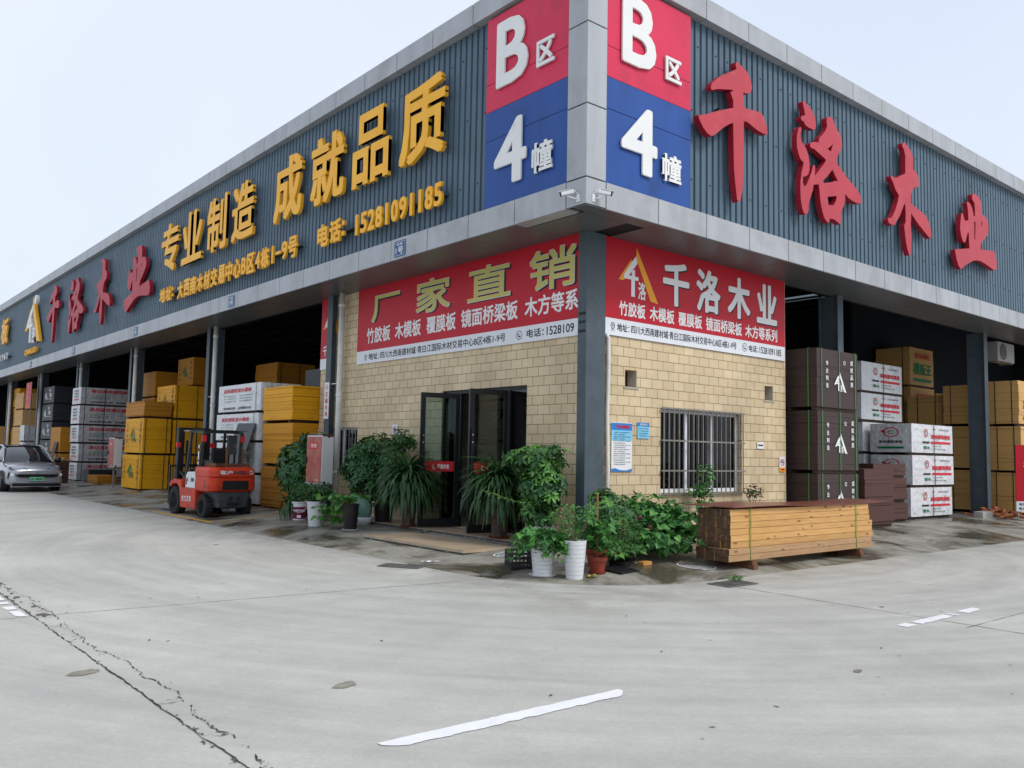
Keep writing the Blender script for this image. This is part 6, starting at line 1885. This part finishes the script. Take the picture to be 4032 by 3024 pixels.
# ---------------------------------------------------------------- plants
def leaflet(m, c, d, up, l, w, fold=.25, droop=.25, n=2):
    """long leaf: folded along the middle, bent down towards the tip"""
    d = d.normalized(); s = d.cross(up)
    if s.length < 1e-3: s = Vector((1, 0, 0))
    s.normalize(); u = s.cross(d).normalized()
    a = c; b = c+d*l*.5+u*w*.1; e = c+d*l-u*l*droop
    lw = b+s*w/2+u*w*fold; rw = b-s*w/2+u*w*fold
    if w/l > .3:       # oblong leaflet, widest past the middle
        q = c+d*l*.22+u*w*.05; f = c+d*l*.82-u*l*droop*.55
        m.add([a, q-s*w*.26, b+s*0-s*w*.5+u*w*fold, f-s*w*.40+u*w*fold*.6, e, f+s*w*.40+u*w*fold*.6, b+s*w*.5+u*w*fold, q+s*w*.26, b, f],
              [(0, 8, 2, 1), (0, 7, 6, 8), (8, 9, 3, 2), (8, 6, 5, 9), (9, 4, 3), (9, 5, 4)])
        return
    m.add([a, lw, b, rw, e], [(0, 2, 1), (0, 3, 2), (1, 2, 4), (2, 3, 4)])
def rosette(m, c, axis, r, rng, n=7, w=.34):
    """palmate leaf: leaflets spreading round the tip of a stalk"""
    axis = axis.normalized()
    t = axis.cross(Vector((0, 0, 1)))
    if t.length < .1: t = Vector((1, 0, 0))
    t.normalize(); b = axis.cross(t)
    ph = rng.uniform(0, 6.28)
    for k in range(n):
        a = ph+2*pi*k/n+rng.uniform(-.15, .15)
        d = (t*cos(a)+b*sin(a))+axis*.12
        l = r*rng.uniform(.8, 1.1)
        leaflet(m, c, d, axis, l, l*w, .12, rng.uniform(.15, .4))
def broad(m, c, d, up, l, w, lobes=0, rng=None):
    """broad leaf: heart shaped, or with pointed lobes"""
    d = d.normalized(); s = d.cross(up)
    if s.length < 1e-3: s = Vector((1, 0, 0))
    s.normalize(); u = s.cross(d).normalized()
    if lobes:
        out = [(0, 0), (.28, -.12), (.52, .10), (.34, .30), (.50, .52), (.26, .50), (0, 1.0), (-.26, .50), (-.50, .52), (-.34, .30), (-.52, .10), (-.28, -.12)]
    else:
        out = [(0, .05), (.26, -.10), (.48, .10), (.50, .38), (.32, .70), (0, 1.0), (-.32, .70), (-.50, .38), (-.48, .10), (-.26, -.10)]
    P = [c+d*.35*l]
    for a, b in out: P.append(c+s*a*w+d*b*l+u*(abs(a)*w*.28-max(0, b-.5)*l*.35))
    n = len(out)
    m.add(P, [(0, 1+i, 1+(i+1) % n) for i in range(n)])

def pot_mesh(kind, c, r, h, t):
    x, y, z = c
    if kind == 'ribbed':
        prof = [(.001, 0), (r*.70, 0), (r*.71, .01)]
        n = 9
        for i in range(n):
            z0 = h*(i+.06)/n; z1 = h*(i+.95)/n; q = r*(.71+.27*i/n); q2 = r*(.71+.27*(i+1)/n)
            prof += [(q, z0), (q2+.001, z1), (q2-.008, z1+.001), (q2-.008, z1+h*.10/n)]
        prof += [(r*.99, h*.985), (r, h), (r*.93, h), (r*.92, h*.93), (.001, h*.93)]
        o = MB().lathe(prof, c, 32).build('pot', 'pot_white', t, smooth=False)
    else:
        mats = {'black': 'pot_black', 'speckle': 'pot_speckle', 'terra': 'pot_terracotta', 'celadon': 'pot_celadon', 'white': 'pot_white'}
        if kind == 'terra': prof = [(.001, 0), (r*.66, 0), (r*.86, h*.74), (r*.88, h*.75), (r*1.0, h*.77), (r*1.02, h), (r*.92, h), (r*.9, h*.86), (.001, h*.86)]
        elif kind == 'celadon': prof = [(.001, 0), (r*.8, 0), (r*.98, h*.25), (r, h*.6), (r*.86, h*.88), (r*.92, h*.94), (r*.96, h), (r*.85, h), (r*.8, h*.9), (.001, h*.9)]
        elif kind == 'speckle': prof = [(.001, 0), (r*.84, 0), (r*.88, h*.3), (r*.97, h*.9), (r, h), (r*.92, h), (r*.9, h*.92), (.001, h*.92)]
        else: prof = [(.001, 0), (r*.76, 0), (r*.95, h*.92), (r*1.0, h*.94), (r*1.02, h), (r*.94, h), (r*.92, h*.9), (.001, h*.9)]
        o = MB().lathe(prof, c, 28).build('pot', mats[kind], t, smooth=kind in ('celadon',))
    MB().lathe([(r*.88, h*.92), (r*.4, h*.95), (.001, h*.955)], c, 20).build('soil', 'soil', t, smooth=True)
    return o
def saucer(c, r, mat, t):
    MB().lathe([(.001, .004), (r*.9, .004), (r*1.04, .028), (r, .030), (r*.86, .012), (.001, .012)], c, 26).build('saucer', mat, t)

def potted(name, label, x, y, z=None, group=None):
    z = gz(x, y) if z is None else z
    return thing(name, label, 'potted plant', (x, y, z), 0, group), Vector((x, y, z))

def scheff(t, base, blobs, n, r, seed, light=.12, stems=6):
    """umbrella plant: stalks from the pot to palmate leaves spread over the given blobs (centre, radii)"""
    rg = random.Random(seed)
    dk, lt, sm = MB(), MB(), MB()
    vol = [b[1][0]*b[1][1]*b[1][2] for b in blobs]
    for i in range(stems):
        b = rg.choices(blobs, vol)[0]
        e = Vector(b[0])+Vector((rg.gauss(0, .3)*b[1][0], rg.gauss(0, .3)*b[1][1], rg.uniform(.1, .7)*b[1][2]))
        mid = base.lerp(e, .5)+Vector((rg.gauss(0, .05), rg.gauss(0, .05), .05))
        s0 = base+Vector((rg.gauss(0, .04), rg.gauss(0, .04), 0))
        sm.tube([s0, mid, e], [.016, .012, .006], 6)
    for i in range(n):
        b = rg.choices(blobs, vol)[0]
        while True:
            p = Vector((rg.uniform(-1, 1), rg.uniform(-1, 1), rg.uniform(-1, 1)))
            if .30 < p.length < 1: break
        if rg.random() < .6: p = p.normalized()*rg.uniform(.8, 1.05)
        c = Vector((b[0][0]+p.x*b[1][0], b[0][1]+p.y*b[1][1], b[0][2]+p.z*b[1][2]))
        ax = Vector((p.x, p.y, p.z*.6+.75))
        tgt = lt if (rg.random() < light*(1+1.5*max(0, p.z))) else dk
        rosette(tgt, c, ax+Vector((rg.gauss(0, .3), rg.gauss(0, .3), rg.gauss(0, .2))), r*rg.uniform(.75, 1.15), rg, rg.choice([6, 7, 8]))
        if rg.random() < .35:
            q = c-ax.normalized()*r*.9-Vector((p.x*b[1][0], p.y*b[1][1], 0))*.15
            sm.tube([q, c], [.005, .003], 4, False)
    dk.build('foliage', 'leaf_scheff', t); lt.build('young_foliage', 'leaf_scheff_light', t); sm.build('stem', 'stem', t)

def dracaena(t, base, h, R_, n, seed):
    """fountain of strap leaves bending over on all sides"""
    rg = random.Random(seed)
    m = MB()
    for i in range(n):
        a = rg.uniform(0, 2*pi)
        z0 = base.z+rg.uniform(.0, h)*rg.uniform(.5, 1)
        p = Vector((base.x+rg.gauss(0, .05), base.y+rg.gauss(0, .05), z0))
        el = rg.uniform(.15, 1.5)
        L_ = rg.uniform(.7, 1.05)*R_*1.5
        w = rg.uniform(.024, .04)
        hd_ = Vector((cos(a), sin(a), 0))
        s = Vector((-sin(a), cos(a), 0))
        k = 7; pts = []
        cur = p.copy(); e = el
        bend = rg.uniform(.20, .36)*(.75+.4*(1.45-el)/1.2)
        for j in range(k+1):
            pts.append(cur.copy())
            cur += (hd_*cos(e)+Vector((0, 0, sin(e))))*L_/k
            e -= bend*(1+.12*j)
            e = max(e, -1.45)
        V = []
        for j, q in enumerate(pts):
            f = j/k
            ww = w*(.55+.9*f*(1-f)*2)*(1-f**4)+.001
            tang = (pts[min(j+1, k)]-pts[max(j-1, 0)]).normalized()
            up = s.cross(tang)
            V += [q-s*ww+up*ww*.3, q, q+s*ww+up*ww*.3]
        Fc = []
        for j in range(k):
            Fc += [(3*j, 3*j+1, 3*j+4, 3*j+3), (3*j+1, 3*j+2, 3*j+5, 3*j+4)]
        m.add(V, Fc)
    m.build('foliage', 'leaf_drac', t)
    MB().tube([base-Vector((0, 0, .12)), base+Vector((.01, 0, h*.5)), base+Vector((0, .01, h))], [.035, .03, .02], 8).build('stem', 'stem', t)

def vines(t, starts, n, seed, length=.6, leaf=.09, lobes=5, mats=('leaf_vine', 'leaf_vine_dark'), hang=.5, lift=.3, per=9, zmin=None, spread=1.0):
    """trailing stems set with broad leaves"""
    rg = random.Random(seed)
    a_, b_, sm = MB(), MB(), MB()
    for i in range(n):
        p = Vector(rg.choice(starts))+Vector((rg.gauss(0, .05), rg.gauss(0, .05), 0))
        az = rg.uniform(0, 2*pi)
        d = Vector((cos(az)*spread, sin(az)*spread, lift+rg.uniform(-.1, .5))).normalized()
        L_ = length*rg.uniform(.45, 1.1)
        path = [p.copy()]
        for j in range(per):
            d = (d+Vector((rg.gauss(0, .12), rg.gauss(0, .12), -hang*.25))).normalized()
            p = p+d*L_/per
            g = gz(p.x, p.y)+.03 if zmin is None else zmin
            if p.z < g: p.z = g; d.z = abs(d.z)*.2
            path.append(p.copy())
            for _ in range(rg.choice([1, 1, 2])):
                az2 = rg.uniform(0, 2*pi)
                o = Vector((cos(az2), sin(az2), rg.uniform(.1, .9)))
                c = p+o*leaf*rg.uniform(.2, .9)
                up = Vector((rg.gauss(0, .45), rg.gauss(0, .45), 1))
                ld = Vector((cos(az2+rg.gauss(0, .5)), sin(az2+rg.gauss(0, .5)), rg.uniform(-.7, .15)))
                l = leaf*rg.uniform(.6, 1.25)
                broad(a_ if rg.random() < .55 else b_, c, ld, up, l, l*1.0, lobes, rg)
        sm.tube(path, .004, 4, False)
    a_.build('foliage', mats[0], t); b_.build('foliage', mats[1], t); sm.build('stem', 'stem_green', t)

def small_leaf_bush(t, blobs, n, leaf, seed, mats=('leaf_vine_dark', 'leaf_scheff'), base=None, stems=10, narrow=.5):
    rg = random.Random(seed)
    a_, b_, sm = MB(), MB(), MB()
    for i in range(n):
        b = rg.choice(blobs)
        p = Vector((rg.gauss(0, .45), rg.gauss(0, .45), rg.gauss(0, .45)))
        if p.length > 1.1: p = p.normalized()*rg.uniform(.7, 1.1)
        c = Vector((b[0][0]+p.x*b[1][0], b[0][1]+p.y*b[1][1], b[0][2]+p.z*b[1][2]))
        d = Vector((p.x+rg.gauss(0, .5), p.y+rg.gauss(0, .5), rg.uniform(-.3, .6)))
        leaflet(a_ if rg.random() < .5 else b_, c, d, Vector((rg.gauss(0, .4), rg.gauss(0, .4), 1)), leaf*rg.uniform(.7, 1.3), leaf*narrow*rg.uniform(.8, 1.2), .1, .2)
    if base is not None:
        for i in range(stems):
            b = rg.choice(blobs)
            e = Vector((b[0][0]+rg.gauss(0, .5)*b[1][0], b[0][1]+rg.gauss(0, .5)*b[1][1], b[0][2]+rg.uniform(-.2, .9)*b[1][2]))
            sm.tube([base, base.lerp(e, .5)+Vector((rg.gauss(0, .03), rg.gauss(0, .03), .04)), e], [.007, .005, .003], 5, False)
        sm.build('stem', 'stem', t)
    a_.build('foliage', mats[0], t); b_.build('foliage', mats[1], t)

def flowers(t, pts, r, mat='flower_pink'):
    for p in pts:
        m = MB(); rg = random.Random(int(p[0]*1000))
        for k in range(9):
            a = 2*pi*k/9+rg.uniform(-.2, .2)
            d = Vector((cos(a), sin(a), .5+.4*(k % 2)))
            leaflet(m, Vector(p), d, Vector((0, 0, 1)), r, r*.8, .2, -.1)
        m.build('flower', mat, t)

# bucket with a spider plant
t, b = potted('bucket_plant', 'plum red and white plastic bucket with spidery leaves beside the yellow boards', -.26, 8.94)
MB().lathe([(.001, 0), (.135, 0), (.142, .05), (.165, .30)], b, 26).build('bucket', 'bucket_plum', t)
MB().lathe([(.165, .301), (.172, .31), (.172, .36), (.168, .365), (.178, .40), (.178, .42), (.16, .42), (.155, .34), (.001, .34)], b, 26).build('bucket_rim', 'pot_white', t)
MB().lathe([(.137, .0), (.146, .0), (.148, .03), (.142, .03)], b, 26).build('foot_ring', 'pot_white', t)
F = FR(b.x-.12, b.y-.162, b.z)
F = Fr((b.x-.15, b.y-.05, b.z), (.78, -.62, 0), (0, 0, 1))
MB().text(F, '内墙乳胶漆', .0, .24, .20, .25, .055, None, .02).fquad(F, .08, .17, .06, .12, .052).build('lettering', 'print_white', t)
m = MB(); m.tube([b+Vector((-.13, .12, .33)), b+Vector((-.17, -.02, .24)), b+Vector((-.10, -.16, .17)), b+Vector((.03, -.19, .2)), b+Vector((.13, -.12, .33))], .006, 6); m.build('handle', 'pot_white', t)
dracaena(t, b+Vector((-.05, .25, .25)), .12, .42, 60, 41)
# white ribbed pot, left
t, b = potted('ribbed_pot_plant', 'white ribbed pot with a dense small-leaved bush below the fire cabinet', -.58, 7.51)
pot_mesh('ribbed', b, .205, .53, t)
small_leaf_bush(t, [(b+Vector((0, .1, .74)), (.42, .40, .24)), (b+Vector((-.05, .35, .68)), (.34, .3, .2)), (b+Vector((.05, -.15, .66)), (.25, .25, .16))], 1100, .075, 5, ('leaf_vine_dark', 'leaf_scheff'), b+Vector((0, 0, .5)), 14, .55)
# black pot with squash vine
t, b = potted('black_pot_vine', 'tall black pot with a trailing heart-leaved vine left of the door step', -.47, 6.21)
pot_mesh('black', b, .17, .54, t); saucer(b, .17, 'pot_white', t)
vines(t, [b+Vector((0, .06, .56)), b+Vector((-.05, .42, .55)), b+Vector((-.08, .46, .30)), b+Vector((-.1, .50, .12))], 24, 6, .40, .13, 0, ('leaf_vine', 'leaf_scheff_light'), .5, .55, 6)
# celadon vase on a white bowl, umbrella plant
t, b = potted('celadon_pot_plant', 'celadon green glazed vase on a white bowl with a leggy umbrella plant', .16, 6.78)
MB().lathe([(.001, 0), (.14, 0), (.2, .1), (.205, .17), (.18, .17), (.001, .165)], b, 26).build('bowl', 'pot_white', t, smooth=True)
pot_mesh('celadon', b+Vector((0, 0, .172)), .19, .46, t)
scheff(t, b+Vector((0, 0, .6)), [(b+Vector((.1, .35, 1.25)), (.32, .5, .45)), (b+Vector((-.1, -.1, .85)), (.25, .35, .18))], 105, .17, 7, .06)
# big black pot, umbrella plant
t, b = potted('umbrella_plant', 'large dark umbrella plant in a black pot on a white saucer against the brick', .62, 6.72)
pot_mesh('black', b, .23, .42, t); saucer(b, .25, 'pot_white', t)
scheff(t, b+Vector((0, 0, .4)), [(b+Vector((0, .2, 1.45)), (.42, .85, .50)), (b+Vector((-.1, -.35, 1.15)), (.36, .5, .50)), (b+Vector((.1, -.55, 1.75)), (.25, .30, .30)), (b+Vector((-.15, .1, .75)), (.40, .7, .32)), (b+Vector((-.3, .9, 1.2)), (.2, .3, .3)), (b+Vector((-.1, -.75, 1.35)), (.16, .2, .14))], 440, .15, 8, .07, 12)
# umbrella plant behind the fire cabinet
t, b = potted('umbrella_plant', 'umbrella plant crowding behind the left side of the fire cabinet', .12, 9.55)
pot_mesh('black', b, .2, .3, t)
scheff(t, b+Vector((0, 0, .3)), [(b+Vector((-.12, .15, 1.15)), (.42, .62, .52)), (b+Vector((-.05, .3, 1.5)), (.30, .45, .28)), (b+Vector((.2, -.2, 1.85)), (.30, .45, .14))], 170, .18, 9, .10, 8)
# two fountain plants at the doors
t, b = potted('fountain_dracaena', 'fountain of drooping strap leaves in a dark pot left of the glass doors', .42, 5.42, .206, 'dracaenas by the doors')
pot_mesh('speckle', b, .15, .52, t); saucer(b, .165, 'pot_terracotta', t)
dracaena(t, b+Vector((0, 0, .62)), .46, .66, 430, 51)
t, b = potted('fountain_dracaena', 'fountain of drooping strap leaves in a dark pot in front of the right glass door', .30, 2.36, .141, 'dracaenas by the doors')
b.z = .206; b.x = .52; b.y = 2.62; t.location = b; BASE[t.name] = b.copy()
pot_mesh('speckle', b, .165, .56, t); saucer(b, .19, 'pot_terracotta', t)
dracaena(t, b+Vector((0, 0, .66)), .44, .64, 430, 52)
# tall umbrella plant by the column
t, b = potted('umbrella_plant', 'tall bright umbrella plant against the left face of the corner column', .52, 1.50)
pot_mesh('white', b, .2, .34, t)
scheff(t, b+Vector((0, 0, .3)), [(b+Vector((-.05, .10, 1.45)), (.36, .40, .26)), (b+Vector((0, -.06, 1.05)), (.38, .40, .34)), (b+Vector((-.05, 0, .62)), (.32, .32, .26)), (b+Vector((.05, -.34, 1.55)), (.16, .18, .2)), (b+Vector((-.2, .46, 1.5)), (.16, .22, .12)), (b+Vector((-.12, -.3, .8)), (.18, .2, .2))], 330, .145, 10, .34, 11)
# pots at the very corner
t, b = potted('ivy_pot', 'white ribbed pot nearly hidden by pointed ivy-like leaves at the corner', -1.22, -.46)
pot_mesh('ribbed', b, .185, .50, t); saucer(b, .19, 'pot_white', t)
vines(t, [b+Vector((-.06, -.08, .52)), b+Vector((0, .02, .54)), b+Vector((.08, -.10, .54))], 40, 12, .50, .12, 5, ('leaf_vine', 'leaf_vine_dark'), 1.15, .40, 8)
t, b = potted('ribbed_pot_plant', 'bare white ribbed pot with thin twigs and a pink flower, foremost at the corner', -.99, -.86)
pot_mesh('ribbed', b, .165, .52, t)
rg = random.Random(3); m = MB()
tw = []
for k in range(9):
    e = b+Vector((rg.uniform(-.25, .3), rg.uniform(-.2, .3), rg.uniform(.65, .98))); tw.append(e)
    m.tube([b+Vector((rg.uniform(-.05, .05), rg.uniform(-.05, .05), .5)), b.lerp(e, .6)+Vector((0, 0, .12)), e], [.006, .005, .003], 5, False)
m.build('stem', 'stem', t)
small_leaf_bush(t, [(e, (.10, .10, .10)) for e in tw]+[(b+Vector((0, 0, .62)), (.18, .18, .08))], 330, .06, 13, ('leaf_vine', 'leaf_fine'), None, 0, .5)
flowers(t, [tw[0]+Vector((0, 0, .03)), tw[3]], .035)
t, b = potted('white_pot_plant', 'short white pot holding low leaves behind the black crate', -.35, .42)
pot_mesh('white', b, .16, .36, t)
vines(t, [b+Vector((0, 0, .36))], 10, 14, .35, .09, 5, ('leaf_vine', 'leaf_vine_dark'), .6, .6, 6)
t, b = potted('red_pot_plant', 'round red clay pot with a staked leafy plant right of the white pots', -.48, -.80)
pot_mesh('terra', b, .145, .24, t); saucer(b, .125, 'pot_terracotta', t)
MB().tube([b+Vector((.03, .03, .22)), b+Vector((.05, .06, 1.12))], .014, 8).build('stake', 'bamboo', t)
vines(t, [b+Vector((0, 0, .3)), b+Vector((.02, .05, .45)), b+Vector((.04, .1, .58))], 26, 15, .32, .105, 5, ('leaf_vine', 'leaf_vine_dark'), .35, .9, 7)
t, b = potted('red_pot_plant', 'second red clay pot half hidden behind the staked one', -.12, -.42)
pot_mesh('terra', b, .17, .26, t)
vines(t, [b+Vector((0, 0, .28)), b+Vector((-.1, .15, .4))], 14, 16, .36, .11, 5, ('leaf_vine_dark', 'leaf_vine'), .35, 1.0, 7)
t, b = potted('umbrella_plant', 'low umbrella plant right of the corner column in front of the brick', .95, .25)
pot_mesh('black', b, .2, .45, t)
scheff(t, b+Vector((0, 0, .4)), [(b+Vector((0, .05, .72)), (.40, .34, .26)), (b+Vector((.1, -.1, .55)), (.36, .34, .16)), (b+Vector((-.1, .1, .92)), (.2, .2, .10))], 90, .15, 17, .14, 7)
t, b = potted('leafy_shrub', 'light green upright shrub beside the low umbrella plant', 1.75, .42)
pot_mesh('white', b, .2, .3, t)
vines(t, [b+Vector((0, 0, .35)), b+Vector((.05, 0, .5)), b+Vector((-.1, .05, .6))], 20, 18, .42, .10, 0, ('leaf_vine', 'leaf_scheff_light'), .25, 1.2, 7)
t, b = potted('rose_bush', 'fine-leaved bush dotted with pink flowers between the pots and the vine', .62, -.22)
pot_mesh('black', b, .16, .22, t)
small_leaf_bush(t, [(b+Vector((.05, 0, .50)), (.42, .36, .34)), (b+Vector((.0, -.1, .25)), (.35, .3, .18))], 2400, .04, 19, ('leaf_fine', 'leaf_vine'), b+Vector((0, 0, .15)), 26, .3)
rg = random.Random(9)
flowers(t, [b+Vector((rg.uniform(-.4, .4), rg.uniform(-.36, .0), rg.uniform(.1, .82))) for _ in range(9)], .034)
t, b = potted('flower_tray', 'low tray of ivy leaves with two magenta flowers in front of the fine bush', .18, -.62)
MB().lathe([(.001, 0), (.15, 0), (.18, .08), (.16, .08), (.001, .07)], b, 20).build('tray', 'pot_black', t)
vines(t, [b+Vector((0, 0, .1)), b+Vector((-.15, 0, .12)), b+Vector((.15, .05, .12))], 24, 20, .34, .085, 5, ('leaf_vine_dark', 'leaf_scheff_light'), .4, .8, 5)
flowers(t, [b+Vector((-.12, -.1, .18)), b+Vector((.17, -.12, .16))], .04)
t = thing('squash_vine', 'mass of broad-leaved squash vine spreading beside the timber bundle', 'vine', (1.5, -.2, gz(1.5, -.2)))
bb = Vector((1.55, -.05, gz(1.5, 0)))
vines(t, [bb+Vector((dx, dy, dz)) for dx, dy, dz in ((0, .3, .55), (.4, .3, .6), (-.3, .2, .5), (.1, 0, .4), (-.2, -.3, .2), (.0, -.4, .15), (.5, .1, .5), (-.45, -.2, .12), (-.1, -.5, .1), (.25, -.25, .3))], 135, 23, .62, .15, 0, ('leaf_vine_dark', 'leaf_vine'), .5, .55, 8, None)
t = thing('climbing_shoot', 'thin light green shoot reaching left from the plants in front of the dark door', 'vine', (-.6, .75, gz(-.6, .75)))
m = MB(); a_ = MB(); rg = random.Random(6)
P = [Vector((-.35, .5, .35)), Vector((-.45, .62, .75)), Vector((-.55, .80, .95)), Vector((-.66, 1.05, 1.02)), Vector((-.72, 1.3, 1.08)), Vector((-.76, 1.5, 1.12))]
m.tube(P, .006, 5, False)
for i in range(1, 5):
    for f in (0, .33, .66):
        c = P[i].lerp(P[i+1], f); 
        for s in (-1, 1): broad(a_, c, Vector((rg.uniform(-1, 1), s*.5+rg.uniform(-.5, .5), rg.uniform(-.6, .3))), Vector((rg.gauss(0, .4), rg.gauss(0, .4), 1)), .075, .065, 0)
m.build('stem', 'stem_green', t); a_.build('foliage', 'leaf_scheff_light', t)
# planter behind the timber with two young shrubs
t = thing('brick_planter', 'low beige brick planter along the foot of the office wall', 'planter', (2.3, .7, .2))
m = MB(); z = gz(2.3, .6)
m.box(1.95, 7.2, .50, .57, z-.1, .62).box(1.95, 2.02, .571, YW-.02, z-.1, .62).box(7.13, 7.2, .571, YW-.02, z-.1, .62); m.build('planter_wall', 'wall_brick', t)
MB().box(2.021, 7.129, .571, YW-.02, .1, .56).build('soil', 'soil', t)
for (x, lab, mats, sd, pal) in ((4.05, 'young green shrub standing up behind the left half of the timber bundle', ('leaf_vine_dark', 'leaf_vine'), 24, .12), (5.62, 'small reddish sparse shrub behind the right half of the timber bundle', ('leaf_red', 'leaf_scheff'), 25, .10)):
    t = thing('young_shrub', lab, 'shrub', (x, .8, .56))
    b = Vector((x, .8, .56))
    if sd == 24: small_leaf_bush(t, [(b+Vector((0, 0, .45)), (.16, .16, .3)), (b+Vector((-.12, 0, .50)), (.18, .14, .12)), (b+Vector((.06, 0, .82)), (.14, .12, .22))], 210, .10, sd, mats, b, 7, .6)
    else: small_leaf_bush(t, [(b+Vector((0, 0, .5)), (.2, .16, .16)), (b+Vector((.18, 0, .45)), (.16, .14, .10))], 90, .09, sd, mats, b, 7, .5)
t = thing('fallen_leaf', 'yellow fallen leaf by the foot of the foremost white pot', 'leaf', (-.82, -1.0, .03))
m = MB(); c = Vector((-.80, -.98, gz(-.8, -1)+.012))
for k in range(4): broad(m, c+Vector((.02*k, .01*k, .008*k)), Vector((cos(k*1.7), sin(k*1.7), .15)), Vector((0, 0, 1)), .08, .07, 0)
m.build('leaf', 'leaf_yellow', t)
t = thing('weed_tuft', 'small green weed tuft growing at the drain grate by the ramp edge', 'weed', (.95, -2.12, 0))
small_leaf_bush(t, [(Vector((.95, -2.12, .03)), (.14, .06, .04))], 90, .05, 30, ('leaf_vine', 'leaf_fine'), None, 0, .4)

bpy.data.objects.remove(_to)
